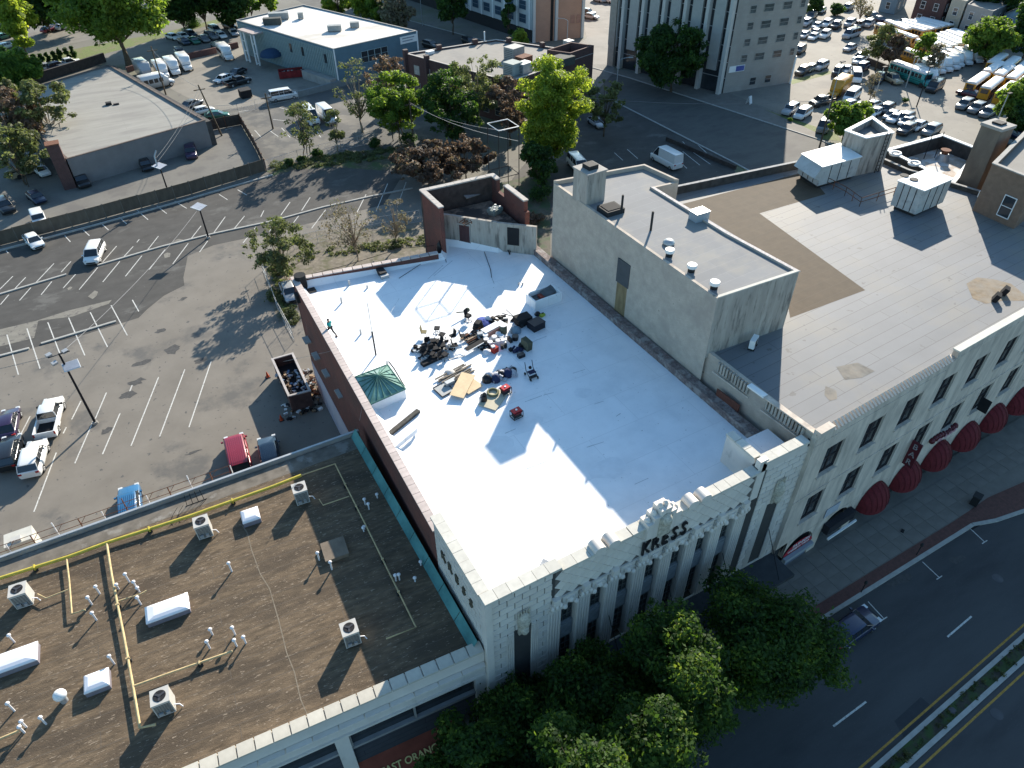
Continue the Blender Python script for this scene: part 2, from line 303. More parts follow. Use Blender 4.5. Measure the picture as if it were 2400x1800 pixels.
def vehicle(kind,color,detail=2,colname='x'):
    """meshes of one kind in one colour; returns list of (name, mesh, loc)"""
    key=(kind,colname,detail)
    if key in _vc: return _vc[key]
    P=[]; body=MB(); pm=paint(colname,color)
    if kind in SPEC:
        L,Wd,H,belt,hood,(g0,g1,r0,r1)=SPEC[kind]; hw=Wd/2; X=lambda f:L/2-f
        st=[(0,.38,hood-.28,hw*.78),(.1,.3,hood-.12,hw*.9),(.35,.26,hood-.04,hw*.97),(g0*.8,.25,hood+.02,hw),(g0+.1,.25,belt,hw),(L*.5,.25,belt+.01,hw),(L-.7,.25,belt+.02,hw),(L-.25,.28,belt-.01,hw*.96),(L-.06,.34,belt-.1,hw*.9),(L,.42,belt-.25,hw*.84)]
        if kind in('suv','jeep','minivan','van','bigvan'): st[-3]=(L-.2,.28,belt,hw*.98); st[-2]=(L-.05,.34,belt-.02,hw*.95); st[-1]=(L,.4,belt-.12,hw*.9)
        body.loft([ring(X(a),b,c,w) for a,b,c,w in st])
        # roof shell
        tw=hw*(.74 if kind in('sedan','hatch') else .82 if kind in('suv','minivan') else .86)
        bw=hw*.9
        def rr(x,z,w): return [(x,-w,z-.07),(x,-w*.93,z-.015),(x,-w*.6,z),(x,w*.6,z),(x,w*.93,z-.015),(x,w,z-.07)]
        body.loft([rr(X(r0-.08),H-.06,tw*.97),rr(X(r0+.25),H-.01,tw),rr(X((r0+r1)/2),H,tw),rr(X(r1-.2),H-.02,tw),rr(X(r1+.06),H-.08,tw*.95)])
        fr=[(X(g0),-bw,belt),(X(g0),bw,belt),(X(g1),bw,belt),(X(g1),-bw,belt)]; tp=[(X(r0),-tw,H-.07),(X(r0),tw,H-.07),(X(r1),tw,H-.07),(X(r1),-tw,H-.07)]
        for i in range(4): body.tube([fr[i],tp[i]],.045,4,caps=False)
        for f in ((.42,.62) if kind!='bigvan' else (.3,)):
            xm=X(g0+(g1-g0)*f)
            for sg in (-1,1): body.tube([(xm,sg*bw*1.005,belt),(xm,sg*tw*1.005,H-.07)],.04,4,caps=False)
        if kind=='bigvan':
            xs=X(2.1)
            for sg in (-1,1): body.add([(xs,sg*(bw+.01),belt-.02),(X(g1)-.02,sg*(bw+.01),belt-.02),(X(r1),sg*(tw+.01),H-.05),(xs,sg*(tw+.01),H-.05)],[(0,1,2,3)])
            body.add([(X(g1)-.01,-bw,belt-.02),(X(g1)-.01,bw,belt-.02),(X(r1)-.01,tw,H-.05),(X(r1)-.01,-tw,H-.05)],[(0,1,2,3)])
        g=[MB() for _ in range(4)]
        q=lambda a,b,c,d,i:g[i].quad(a,b,c,d)
        if detail>1:
            q(fr[0],fr[1],tp[1],tp[0],0); q(fr[2],fr[3],tp[3],tp[2],1); q(fr[3],fr[0],tp[0],tp[3],2); q(fr[1],fr[2],tp[2],tp[1],3)
            for mb,nm in zip(g,('windshield','rear_window','side_window','side_window')): P.append((nm,mb.mesh(nm,M_glass),(0,0,0)))
        else:
            a=MB(); a.quad(fr[0],fr[1],tp[1],tp[0]); a.quad(fr[2],fr[3],tp[3],tp[2]); a.quad(fr[3],fr[0],tp[0],tp[3]); a.quad(fr[1],fr[2],tp[2],tp[1]); P.append(('window',a.mesh('window',M_glass),(0,0,0)))
        if detail>1:
            for sg in (-1,1):
                h=MB(); h.obox((X(.2),sg*hw*.72,hood-.16),.34,.36,.16); P.append(('headlight',h.mesh('headlight',M_lamp),(0,0,0)))
                h=MB(); h.obox((X(L-.08),sg*hw*.76,belt-.2),.2,.3,.2); P.append(('tail_light',h.mesh('tail_light',M_red),(0,0,0)))
                h=MB(); h.obox((X(g0+.35),sg*(hw+.1),belt+.06),.14,.2,.14); P.append(('mirror',h.mesh('mirror',pm),(0,0,0)))
            h=MB(); h.obox((X(.03),0,.5),.1,Wd*.6,.2); P.append(('grille',h.mesh('grille',M_black),(0,0,0)))
            if kind in('suv','van') and colname in('blue','maroon','slate'):
                for k in range(9): 
                    y=-tw*.8+k*tw*.2; h=MB(); h.box(X(r1)+.15,y-.025,H-.01,X(r0)-.25,y+.025,H+.03); P.append(('roof_rib',h.mesh('roof_rib',pm),(0,0,0)))
        wb=(X(.95),X(L-.98)); wr=.35
    elif kind=='pickup':
        L,Wd,H=5.8,2.0,1.85; hw=1.0; X=lambda f:L/2-f; belt=1.15
        body.loft([ring(X(a),b,c,w) for a,b,c,w in [(0,.45,.85,.85),(.12,.38,1.02,.95),(.4,.33,1.08,.98),(1.2,.32,1.12,1),(1.5,.32,1.15,1),(3.6,.32,1.15,1)]])
        for sg in (-1,1): body.box(X(3.6),sg*1.0,.4,X(5.78),sg*.88,1.18)
        body.box(X(5.72),-.99,.42,X(5.8),.99,1.17); body.box(X(3.6),-.95,.4,X(5.7),.95,.62)
        b2=MB(); b2.box(X(3.62),-.87,.63,X(5.71),.87,.66); P.append(('truck_bed',b2.mesh('truck_bed',M_black),(0,0,0)))
        tw=.78
        body.loft([[(x,-tw,z-.06),(x,-tw*.9,z),(x,tw*.9,z),(x,tw,z-.06)] for x,z in ((X(2.0),H-.05),(X(2.4),H),(X(3.2),H),(X(3.45),H-.04))])
        fr=[(X(1.35),-.9,belt),(X(1.35),.9,belt),(X(3.58),.9,belt),(X(3.58),-.9,belt)]; tp=[(X(2.05),-tw,H-.06),(X(2.05),tw,H-.06),(X(3.45),tw,H-.06),(X(3.45),-tw,H-.06)]
        for i in range(4): body.tube([fr[i],tp[i]],.05,4,caps=False)
        for i,nm in enumerate(('windshield','side_window','rear_window','side_window')):
            j=(i+1)%4; a=MB(); a.quad(fr[i],fr[j],tp[j],tp[i]); P.append((nm,a.mesh(nm,M_glass),(0,0,0)))
        for sg in (-1,1):
            h=MB(); h.obox((X(.15),sg*.75,.9),.26,.3,.2); P.append(('headlight',h.mesh('headlight',M_lamp),(0,0,0)))
            h=MB(); h.obox((X(5.77),sg*.93,.95),.1,.14,.36); P.append(('tail_light',h.mesh('tail_light',M_red),(0,0,0)))
            h=MB(); h.obox((X(1.7),sg*1.1,1.3),.14,.22,.2); P.append(('mirror',h.mesh('mirror',M_black),(0,0,0)))
        wb=(X(1.0),X(4.7)); wr=.4
    elif kind in('shuttle','boxtruck'):
        L,Wd,H=(6.8,2.3,2.9) if kind=='shuttle' else (7.2,2.4,3.3); hw=Wd/2; X=lambda f:L/2-f
        body.loft([ring(X(a),b,c,w) for a,b,c,w in [(0,.45,.95,.8),(.15,.4,1.1,.92),(1.1,.38,1.25,1.0)]])
        body.loft([[(X(a),-w,.4),(X(a),-w,z-.12),(X(a),-w*.9,z),(X(a),w*.9,z),(X(a),w,z-.12),(X(a),w,.4)] for a,z,w in ((1.1,1.9,.95),(1.75,H-.5,hw*.95),(1.95,H-.12,hw),(2.3,H,hw),(L-.25,H,hw),(L,H-.08,hw*.98))])
        a=MB(); a.quad((X(1.08)+.02,-.85,1.28),(X(1.08)+.02,.85,1.28),(X(1.55)+.03,.85,2.0),(X(1.55)+.03,-.85,2.0)); P.append(('windshield',a.mesh('windshield',M_glass),(0,0,0)))
        if kind=='shuttle':
            for sg in (-1,1):
                for k in range(4):
                    a=MB(); x=X(2.3+k*1.05); a.box(x,sg*(hw+.004),1.35,x-.85,sg*(hw+.03),2.15); P.append(('side_window',a.mesh('side_window',M_glass),(0,0,0)))
        else:
            a=MB(); a.box(X(L)-.04,-hw*.85,.8,X(L)-.01,hw*.85,H-.3); P.append(('rear_door',a.mesh('rear_door',M_galv),(0,0,0)))
        for sg in (-1,1):
            h=MB(); h.obox((X(.1),sg*.7,.85),.24,.25,.18); P.append(('headlight',h.mesh('headlight',M_lamp),(0,0,0)))
            a=MB(); a.add([(X(1.2),sg*.97,1.25),(X(1.85),sg*1.1,1.25),(X(1.85),sg*1.1,1.95),(X(1.55),sg*.99,1.95)],[(0,1,2,3)]); P.append(('side_window',a.mesh('side_window',M_glass),(0,0,0)))
        wb=(X(.9),X(L-1.5)); wr=.42
    elif kind=='bus':
        L,Wd,H=10.5,2.4,3.1; hw=1.2; X=lambda f:L/2-f
        body.loft([ring(X(a),b,c,w) for a,b,c,w in [(0,.5,1.1,.85),(.2,.45,1.35,1.0),(1.3,.45,1.5,1.1)]])
        body.loft([[(X(a),-w,.45),(X(a),-w,H-.45),(X(a),w,H-.45),(X(a),w,.45)] for a,w in ((1.3,1.15),(1.5,hw),(L,hw))])
        rf=MB(); rf.loft([[(X(a),-hw*1.005,H-.45),(X(a),-hw*.85,H-.1),(X(a),-hw*.4,H),(X(a),hw*.4,H),(X(a),hw*.85,H-.1),(X(a),hw*1.005,H-.45)] for a in (1.4,1.7,L-.2,L)]); P.append(('roof',rf.mesh('roof',M_white),(0,0,0)))
        for sg in (-1,1):
            a=MB()
            for k in range(9): x=X(2.0+k*.92); a.box(x,sg*(hw+.004),1.65,x-.75,sg*(hw+.03),2.45)
            P.append(('side_window',a.mesh('side_window',M_glass),(0,0,0)))
            for z in (1.1,1.45):
                a=MB(); a.box(X(1.6),sg*(hw+.004),z,X(L-.1),sg*(hw+.04),z+.07); P.append(('rub_rail',a.mesh('rub_rail',M_black),(0,0,0)))
        a=MB(); a.box(X(1.3)+.01,-.95,1.6,X(1.3)+.05,.95,2.5); P.append(('windshield',a.mesh('windshield',M_glass),(0,0,0)))
        a=MB(); a.box(X(L)-.03,-.8,1.6,X(L)-.01,.8,2.45); P.append(('rear_window',a.mesh('rear_window',M_glass),(0,0,0)))
        wb=(X(1.6),X(7.8)); wr=.5
    P.insert(0,('body',body.mesh('body',pm),(0,0,0)))
    wt,rim=wheel_mesh(wr); hy={'pickup':.9,'shuttle':1.0,'boxtruck':1.0,'bus':1.1}.get(kind,hw*.9 if kind in SPEC else .9)
    P.append(('_wheels',(wt,rim,wr,[(x,sg*hy) for x in wb for sg in (-1,1)]),None))
    _vc[key]=P; return P
CLR={'white':(.72,.72,.7),'black':(.012,.013,.015),'navy':(.012,.018,.045),'blue':(.02,.11,.24),'deepblue':(.008,.018,.06),'maroon':(.25,.015,.03),'silver':(.38,.39,.4),'grey':(.16,.165,.17),'slate':(.03,.045,.07),'green':(.03,.14,.09),
 'teal':(.03,.28,.27),'yellow':(.6,.27,.015),'tan':(.36,.3,.2),'darkred':(.09,.01,.02),'plum':(.03,.015,.05),'cream':(.65,.62,.5)}
def put_vehicle(kind,cn,px,py,fx,fy,label,cat='car',group=None,detail=1,z=0):
    x,y=G(px,py,z); a=G(px-fx,py-fy,z); b=G(px+fx,py+fy,z); h=atan2(b[1]-a[1],b[0]-a[0])
    return put_vehicle_w(kind,cn,x,y,h,label,cat,group,detail)
VN={'sedan':'sedan','hatch':'hatchback','suv':'suv','jeep':'off_road_car','minivan':'minivan','van':'van','bigvan':'cargo_van','pickup':'pickup_truck','shuttle':'shuttle_bus','boxtruck':'box_truck','bus':'school_bus'}
def put_vehicle_w(kind,cn,x,y,h,label,cat='car',group=None,detail=1):
    t=thing(VN[kind],label,cat,(x,y,0.01),h,group)
    for nm,me,_ in vehicle(kind,CLR[cn],detail,cn):
        if nm=='_wheels':
            wt,rim,wr,ps=me
            for p in ps:
                w=link('wheel',wt,t,loc=(p[0],p[1],wr))
                if detail>1: link('rim',rim,w)
        else: link(nm,me,t)
    return t
# ================= ground and roads =================
A_base=mk('ground_base',(.16,.15,.125),var=.25,scale=.05,c2=(.1,.12,.05),c2s=.02,c2t=.6,speck=((.12,.11,.1),.8,.62))
A_tan=mk('asphalt_tan',(.185,.165,.138),var=.12,scale=.25,c2=(.115,.108,.098),c2s=.12,c2t=.6,c2w=.1,speck=((.1,.095,.09),1.6,.66),bump=.15)
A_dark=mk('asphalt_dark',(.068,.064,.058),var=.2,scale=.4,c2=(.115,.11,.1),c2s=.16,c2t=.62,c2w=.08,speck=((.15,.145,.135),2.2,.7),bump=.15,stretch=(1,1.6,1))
A_patch=mk('asphalt_patch',(.2,.185,.155),var=.15,scale=1.2,c2=(.12,.11,.1),c2s=1.1,c2t=.58,c2w=.05)
A_street=mk('asphalt_street',(.052,.052,.054),var=.2,scale=.6,c2=(.072,.072,.072),c2s=.14,c2t=.5,c2w=.25,stretch=(.35,1.4,1),speck=((.1,.1,.1),14,.68),bump=.2)
A_street2=mk('asphalt_side_street',(.105,.1,.09),var=.1,scale=.35,c2=(.085,.08,.074),c2s=.15,c2t=.55,stretch=(1,2,1))
A_lotR=mk('asphalt_right_lot',(.225,.205,.172),var=.1,scale=.2,c2=(.17,.155,.135),c2s=.08,c2t=.58,speck=((.13,.12,.11),1.2,.68))
A_grass=mk('grass',(.13,.16,.045),var=.35,scale=2.5,c2=(.16,.15,.07),c2s=.35,c2t=.55,bump=.3)
A_walk=mk('sidewalk',(.17,.155,.135),var=.16,scale=.7,rand=.04,speck=((.16,.15,.14),3,.68))
A_kerb=mk('kerb_stone',(.36,.35,.32),var=.12,scale=2)
A_paver=mk('red_pavers',(.13,.055,.045),var=.3,scale=4,brick=(.2,.1,.01,(.09,.06,.05),'flat'))
def poly(*p,z=0): return [G(a,b,z) for a,b in p]
sheet('ground',[(-1500,-1500),(1500,-1500),(1500,1500),(-1500,1500)],0,A_base)
sheet('parking_lot',poly((-400,1330),(-420,640),(0,545),(640,370),(1000,330),(1130,470),(1130,640),(700,700),(860,1180),(700,1200)),.004,A_tan)
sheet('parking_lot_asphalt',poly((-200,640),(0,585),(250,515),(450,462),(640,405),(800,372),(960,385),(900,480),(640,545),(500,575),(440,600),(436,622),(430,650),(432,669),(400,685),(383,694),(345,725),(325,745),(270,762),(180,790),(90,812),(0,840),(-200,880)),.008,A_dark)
sheet('asphalt_patch',poly((-100,800),(0,772),(85,752),(160,728),(262,703),(255,712),(170,742),(90,752),(80,792),(0,812),(-100,835)),.012,A_patch)
for k,pp in enumerate([((212,690),(222,681),(230,684),(226,694),(217,701),(206,695)),((158,676),(165,671),(170,673),(166,678),(160,680)),((384,596),(392,592),(400,594),(398,602),(386,605)),((405,565),(418,560),(430,562),(424,570),(408,573))]):
    sheet('asphalt_patch',poly(*pp),.012,A_patch)
mt_st=mk('oil_stain',(.07,.068,.065),var=.3,scale=3)
for (cx,cy,rx,ry,s_) in ((300,925,26,10,1),(320,895,22,9,2),(335,850,30,7,3),(405,820,24,12,4),(375,775,16,6,5),(430,700,10,4,6),(470,845,20,8,7),(250,1010,22,8,8),(455,1060,24,3,9),(2110,1360,34,12,10),(2245,1310,22,12,11),(1936,1588,9,7,12)):
    r_=random.Random(s_); n_=14; sheet('asphalt_stain',poly(*[(cx+rx*cos(2*pi*i/n_)*r_.uniform(.5,1.1),cy+ry*sin(2*pi*i/n_)*r_.uniform(.5,1.1)-rx*cos(2*pi*i/n_)*.25) for i in range(n_)]),.016,mt_st)
# front street
sheet('street',[(-120,-90),(160,-90),(160,15.0),(-120,15.0)],.006,A_street)
sheet('asphalt_patch',poly((2096,1690),(2158,1634),(2190,1660),(2118,1728)),.010,mk('asphalt_repair',(.04,.042,.046),var=.1))
def band(name,pts,w,z0,z1,mat,parent=None,kind='structure'):
    mb=MB()
    for a,b in zip(pts[:-1],pts[1:]): mb.wall(a,b,w,z0,z1)
    o=mb.build(name,mat,parent)
    if kind and parent is None: o['kind']=kind
    return o
band('kerb',[(-120,15.0),(54.0,15.0),(56.2,14.3),(59.5,13.7),(160,13.7)],.32,0,.14,A_kerb)
sw=sheet('sidewalk_base',[(-120,15.3),(54,15.3),(56.2,14.6),(59.5,14.0),(160,14.0),(160,22),(-120,20)],.10,A_walk)
pv=MB(); pv.prism([(-120,15.33),(54,15.33),(56.3,14.63),(59.6,14.03),(66,14.03),(66,15.6),(58,16.4),(53,16.2),(-120,16.2)],.101,.127); o=pv.build('paver_strip',A_paver); o['kind']='structure'
slabs=bpy.data.objects.new('sidewalk',None); COL.objects.link(slabs); slabs['kind']='structure'
sm=MB().box(-.735,-.59,.0,.735,.59,.03).mesh('paving_slab',A_walk)
for i in range(40):
    for j in range(3):
        x=8+i*1.5; y=16.86+j*1.2
        if x>55 and j==0: continue
        link('paving_slab',sm,slabs,loc=(x+random.uniform(-.004,.004),y,.101+random.uniform(0,.006)))
# median: kerbs, yellow lines, planting bed
def seg(name,a,b,w,z,mat,parent=None,kind='structure'):
    (x0,y0),(x1,y1)=a,b; d=hypot(x1-x0,y1-y0); nx,ny=-(y1-y0)/d*w/2,(x1-x0)/d*w/2
    return sheet(name,[(x0+nx,y0+ny),(x0-nx,y0-ny),(x1-nx,y1-ny),(x1+nx,y1+ny)],z,mat,parent,kind)
def ext(p,q,a,b):
    p=Vector((*p,0)); q=Vector((*q,0)); d=(q-p).normalized(); u=p-d*a; v=q+d*b; return (u.x,u.y),(v.x,v.y)
M_yel=mk('yellow_line',(.38,.22,.05),var=.3,scale=5)
k1=ext(G(2040,1800),G(2400,1483),45,70); k2=ext(G(2131,1798),G(2400,1554),45,70)
seg('road_line',*ext(G(2019,1797),G(2400,1464),45,60),.14,.012,M_yel); seg('road_line',*ext(G(2158,1798),G(2400,1576),45,60),.14,.012,M_yel)
band('kerb',list(k1),-.3,0,.15,A_kerb); band('kerb',list(k2),.3,0,.15,A_kerb)
L_weed=leafmat('leaves_weed',(.03,.035,.018),(.07,.085,.03),.2,(.12,.12,.05))
A_soil=mk('planting_soil',(.045,.04,.03),var=.4,scale=3,c2=(.04,.07,.02),c2s=1,c2t=.5)
mb=MB(); mb.prism([(k1[0][0],k1[0][1]-.3),(k1[1][0],k1[1][1]-.3),(k2[1][0],k2[1][1]+.3),(k2[0][0],k2[0][1]+.3)],0,.12); o=mb.build('median',A_soil); o['kind']='structure'
# median ground cover (low plants nobody could count)
cl=[]
r_=random.Random(4)
for i in range(260):
    u=r_.random(); v=r_.uniform(.2,.8); a=(k1[0][0]+(k1[1][0]-k1[0][0])*(.22+u*.4),k1[0][1]+(k1[1][1]-k1[0][1])*(.22+u*.4)); b=(k2[0][0]+(k2[1][0]-k2[0][0])*(.22+u*.4),k2[0][1]+(k2[1][1]-k2[0][1])*(.22+u*.4))
    c=r_.uniform(.06,.22); cl.append((a[0]+(b[0]-a[0])*v,a[1]+(b[1]-a[1])*v,.12+c*.5,c,c))
o=link('ground_cover',leaf_mesh('ground_cover',cl,9000,.05,L_weed,.5,5)); tag(o,'low green and brown ground cover in the street median','ground cover',kind='stuff')
# lane dashes, stall marks, manholes
for a,b in (((1953,1702.5),(2030,1644.7)),((2220.6,1492.8),(2277,1444.6)),((1560,1990),(1680,1905))): seg('road_line',G(*a),G(*b),.13,.012,M_line)
for a,b in (((2034,1409.6),(2072,1450.6)),((2162,1317),(2201.5,1354)),((2273,1238),(2307.6,1270.6))):
    A=G(*a); B=G(*b); seg('stall_line',A,B,.08,.012,M_line); seg('stall_line',(B[0]-.35,B[1]),(B[0]+.35,B[1]),.08,.016,M_line)
mm=MB(); mm.cyl(0,0,0,.012,.42,n=20); mm.cyl(0,0,.012,.018,.33,n=20); mm.cyl(0,0,.018,.024,.2,n=16); mh=mm.mesh('manhole_cover',mk('cast_iron',(.075,.075,.08),rough=.55,metal=.3))
for i,(a,b) in enumerate(((2338,1355.5),(2336,1673.8),(2231,1667))):
    x,y=G(a,b); tag(link('manhole_cover',mh,loc=(x,y,.008+(.115 if i==2 else 0)),scale=(.6,.6,1) if i==2 else (1,1,1)),['round manhole cover in the near lane beyond the median','round manhole cover past the median at the lower right','small round lid set in the planted median'][i],'manhole cover',None,'structure' if 0 else None)
# side street in front of the tower
sheet('side_street',poly((780,-20),(850,12),(958,49),(1120,92),(1300,135),(1476,184),(1922,329),(2040,380),(2300,500),(2100,560),(1900,470),(1723,382),(1391,212),(1200,160),(980,128),(860,80),(760,30),(650,-20)),.010,A_street2)
band('kerb',[G(*p) for p in ((958,49),(1120,92),(1300,135),(1476,184),(1922,329),(2040,380))],.3,0,.13,A_kerb)
band('kerb',[G(*p) for p in ((1400,217),(1723,382),(1790,418))],-.3,0,.13,A_kerb)
sheet('pavement',poly((1440,168),(1700,215),(1930,318),(1922,328),(1476,183)),.02,A_walk)
sheet('cross_street',poly((1280,-40),(1500,-40),(1436,100),(1440,168),(1400,212),(1300,135),(1375,90),(1360,20)),.014,mk('asphalt_light',(.2,.185,.165),var=.1,scale=.2,c2=(.15,.14,.125),c2s=.12,c2t=.55))
sheet('grass_strip',poly((1700,222),(1846,276),(1960,312),(1975,332),(1925,326),(1800,282),(1690,238)),.016,A_grass)
sheet('grass_strip',poly((1852,188),(1945,166),(1950,172),(1856,198)),.016,A_grass)
sheet('right_lot',poly((1700,215),(1850,195),(1790,-60),(2700,-60),(2700,420),(2320,420),(2380,230),(2600,300),(2200,520),(1975,325),(1846,272)),.008,A_lotR)
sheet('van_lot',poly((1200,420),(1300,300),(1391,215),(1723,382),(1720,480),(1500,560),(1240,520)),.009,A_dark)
for a,b in (((1573,360),(1610,395)),((1545,352),(1573,375)),((1590,333),(1665,385)),((1600,355),(1640,387)),((1600,332),(1618,350)),((1625,330),(1680,380)),((1560,340),(1590,362)),((1470,350),(1495,372)),((1440,358),(1460,376))): seg('stall_line',G(*a),G(*b),.12,.014,M_line)
# yards around the left warehouse and the blue building
A_yard=mk('yard_concrete',(.235,.215,.18),var=.12,scale=.3,c2=(.18,.165,.14),c2s=.15,c2t=.55,speck=((.14,.13,.12),1.5,.7))
A_yard2=mk('yard_asphalt',(.165,.155,.135),var=.1,scale=.5,c2=(.13,.122,.11),c2s=.25,c2t=.55)
sheet('yard',poly((290,150),(420,120),(560,105),(600,60),(860,85),(860,160),(800,200),(700,228),(500,262),(470,245)),.008,A_yard)
sheet('yard',poly((-200,600),(0,570),(300,490),(622,405),(565,290),(480,300),(140,420),(100,380),(-200,470)),.012,A_yard2)
sheet('side_lot',poly((500,262),(700,230),(860,190),(960,200),(1130,330),(1100,400),(1000,385),(800,360),(640,400),(570,292)),.010,mk('gravelly_asphalt',(.15,.14,.12),var=.2,scale=.4,c2=(.1,.097,.09),c2s=.12,c2t=.5,c2w=.06))
for a,b in (((640,280),(668,283)),((660,300),(680,322)),((632,306),(652,320)),((597,305),(612,322)),((576,305),(592,318)),((527,305),(545,299)),((558,262),(583,258)),((700,300),(715,318)),((742,308),(752,322)),((655,252),(690,262)),((735,262),(760,280))): seg('stall_line',G(*a),G(*b),.14,.016,M_line)
# back streets and verges on the upper left
sheet('back_street',poly((-300,190),(100,115),(330,70),(560,22),(760,-30),(620,-60),(300,0),(-300,90)),.012,mk('asphalt_back',(.2,.185,.16),var=.12,scale=.15,c2=(.14,.13,.12),c2s=.1,c2t=.55))
sheet('grass_verge',poly((-100,180),(60,140),(200,110),(390,75),(530,40),(545,46),(400,82),(300,112),(200,138),(60,190),(-100,240)),.018,A_grass)
sheet('back_lot',poly((60,225),(200,120),(390,80),(560,55),(560,105),(420,130),(290,150),(240,158)),.014,A_yard2)
for x_,y_,w_ in ((40,190,70),(300,120,80)): pass
sheet('grass_bed',poly((620,400),(720,372),(860,352),(960,345),(1010,372),(900,400),(780,392),(690,398),(640,412)),.014,mk('leaf_litter',(.1,.085,.055),var=.5,scale=1.5,c2=(.06,.09,.03),c2s=.5,c2t=.52))
sheet('weedy_ground',poly((640,560),(760,540),(1000,520),(1060,560),(1010,600),(720,660),(690,720),(655,760),(640,720),(632,640)),.014,mk('weedy_soil',(.17,.145,.11),var=.35,scale=1.4,c2=(.1,.095,.05),c2s=.6,c2t=.56))
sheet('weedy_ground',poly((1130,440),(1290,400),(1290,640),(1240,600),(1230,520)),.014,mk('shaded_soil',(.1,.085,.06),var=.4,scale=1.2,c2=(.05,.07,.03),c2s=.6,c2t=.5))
# ---- parking lot stall lines ----
def cv(ox,oy,s,L): return [((ox+a/s,oy+b/s),(ox+c/s,oy+d/s)) for a,b,c,d in L]
SL=cv(0,600,2.765,[(850,1230,1028,785),(1035,1170,1198,735),(1225,1110,1368,685),(665,1285,778,1020),(485,1345,600,1080),(465,1060,525,940),(618,1055,690,885),(110,1205,195,1040),(220,1659,365,1275),(840,880,858,835),
 (45,510,120,770),(175,470,260,730),(310,430,395,650),(445,400,550,645),(585,365,697,590),(720,320,825,515),(858,285,900,360),(410,1150,430,1110)])
SL+=cv(0,350,4.148,[(125,1235,0,1360),(250,1245,145,1355),(85,1415,5,1510),(300,1345,190,1470),(525,1110,355,1290),(505,1285,400,1415),(690,1090,595,1195),(735,1215,615,1350),(950,1150,770,1365),(1135,940,1000,1095),(1165,1090,1000,1290),(1295,945,1195,1055),(1380,1035,1220,1235),(1540,845,1430,985),(1605,975,1450,1170),(1830,915,1680,1115),(1955,745,1850,880),(2020,890,1940,1000),
 (1355,875,1330,905),(800,775,870,840),(630,840,685,900),(975,710,1055,785),(1160,660,1230,725),(1330,590,1440,685),(1525,550,1620,625),(1700,505,1815,575),(60,985,80,1010)])
SL+=cv(0,0,2.765,[(1420,1260,1475,1295),(1540,1230,1600,1265),(1460,1405,1385,1510),(1585,1400,1520,1480),(1710,1365,1690,1405),(1880,1310,1820,1395),(2010,1280,1955,1365),(1660,1470,1575,1575),(1800,1430,1745,1500),(1935,1400,1890,1460),(2110,1360,2020,1480)])
SL+=cv(800,0,2.765,[(300,1190,225,1370),(420,1180,380,1290),(160,1260,90,1400),(60,1430,20,1500)])
for a,b in SL: seg('stall_line',G(*a),G(*b),.12,.016,M_line)
# low concrete kerb stops dividing the bays
for pts in (((-60,712),(0,692),(157,645)),((229,624),(380,580),(500,550),(640,520),(760,487),(870,462),(968,443)),((97.6,808),(273,755.5)),((-30,846),(0,837),(69,819))):
    w=[G(*p) for p in pts]
    mb=MB(); 
    for a,b in zip(w[:-1],w[1:]): mb.wall(a,b,.3,0.0,.16)
    tag(mb.build('kerb_divider',A_kerb),{-60:'long kerb divider running left of the white suv in the parking lot',229:'longest kerb divider running from the white suv past the lamp pole',97.6:'short isolated kerb divider in the middle of the parking lot',-30:'kerb end at the left edge beside the short divider'}[pts[0][0]],'kerb')
# ================= helpers for buildings =================
def area2(p): return sum(p[i][0]*p[(i+1)%len(p)][1]-p[(i+1)%len(p)][0]*p[i][1] for i in range(len(p)))
def ccw(p): return p if area2(p)>0 else p[::-1]
def inset(p,t):
    n=len(p); out=[]
    for i in range(n):
        a=Vector(p[i-1]); b=Vector(p[i]); c=Vector(p[(i+1)%n]); d1=(b-a).normalized(); d2=(c-b).normalized()
        n1=Vector((-d1.y,d1.x)); n2=Vector((-d2.y,d2.x)); bis=(n1+n2); k=t*2/max(.2,bis.length_squared); q=b+bis*k; out.append((q.x,q.y))
    return out
def shell(root,p,zr,zp,wm,rm,cm=None,t=.3,z0=0.,cap=.12,proud=.06,names=('wall','roof','coping'),pieces=None):
    p=ccw(p); q=inset(p,t); n=len(p); o1=inset(p,-proud); q1=inset(p,t+proud)
    wm=wm if isinstance(wm,(list,tuple)) else [wm]*n
    for i in range(n):
        j=(i+1)%n; MB().prism([p[i],p[j],q[j],q[i]],z0,zp).build(names[0],wm[i],root)
    MB().prism(q,zr-.25,zr).build(names[1],rm,root)
    if cm:
        for i in range(n):
            j=(i+1)%n
            if pieces:
                L=hypot(p[j][0]-p[i][0],p[j][1]-p[i][1]); k=max(1,int(L/pieces))
                lp=lambda a,b,u:(a[0]+(b[0]-a[0])*u,a[1]+(b[1]-a[1])*u)
                for s in range(k):
                    u0=s/k+.012/ (L/k)/k; u1=(s+1)/k
                    MB().prism([lp(o1[i],o1[j],u0),lp(o1[i],o1[j],u1),lp(q1[i],q1[j],u1),lp(q1[i],q1[j],u0)],zp+.002,zp+cap+random.uniform(-.01,.01)).build('coping_stone',cm,root)
            else: MB().prism([o1[i],o1[j],q1[j],q1[i]],zp+.002,zp+cap).build(names[2],cm,root)
B_brickred=mk('red_brick',(.155,.045,.034),var=.35,scale=2,brick=(.22,.075,.012,(.13,.075,.062),'wall'),c2=(.085,.035,.03),c2s=.35,c2t=.52,c2w=.2)
B_brickdk=mk('dark_brick',(.1,.045,.04),var=.3,scale=3,brick=(.22,.075,.012,(.09,.07,.065),'wall'))
B_brickbf=mk('buff_brick',(.46,.39,.32),var=.18,scale=1.3,brick=(.24,.08,.012,(.36,.32,.27),'wall'),c2=(.36,.3,.25),c2s=.3,c2t=.6,speck=((.2,.18,.15),1.3,.72))
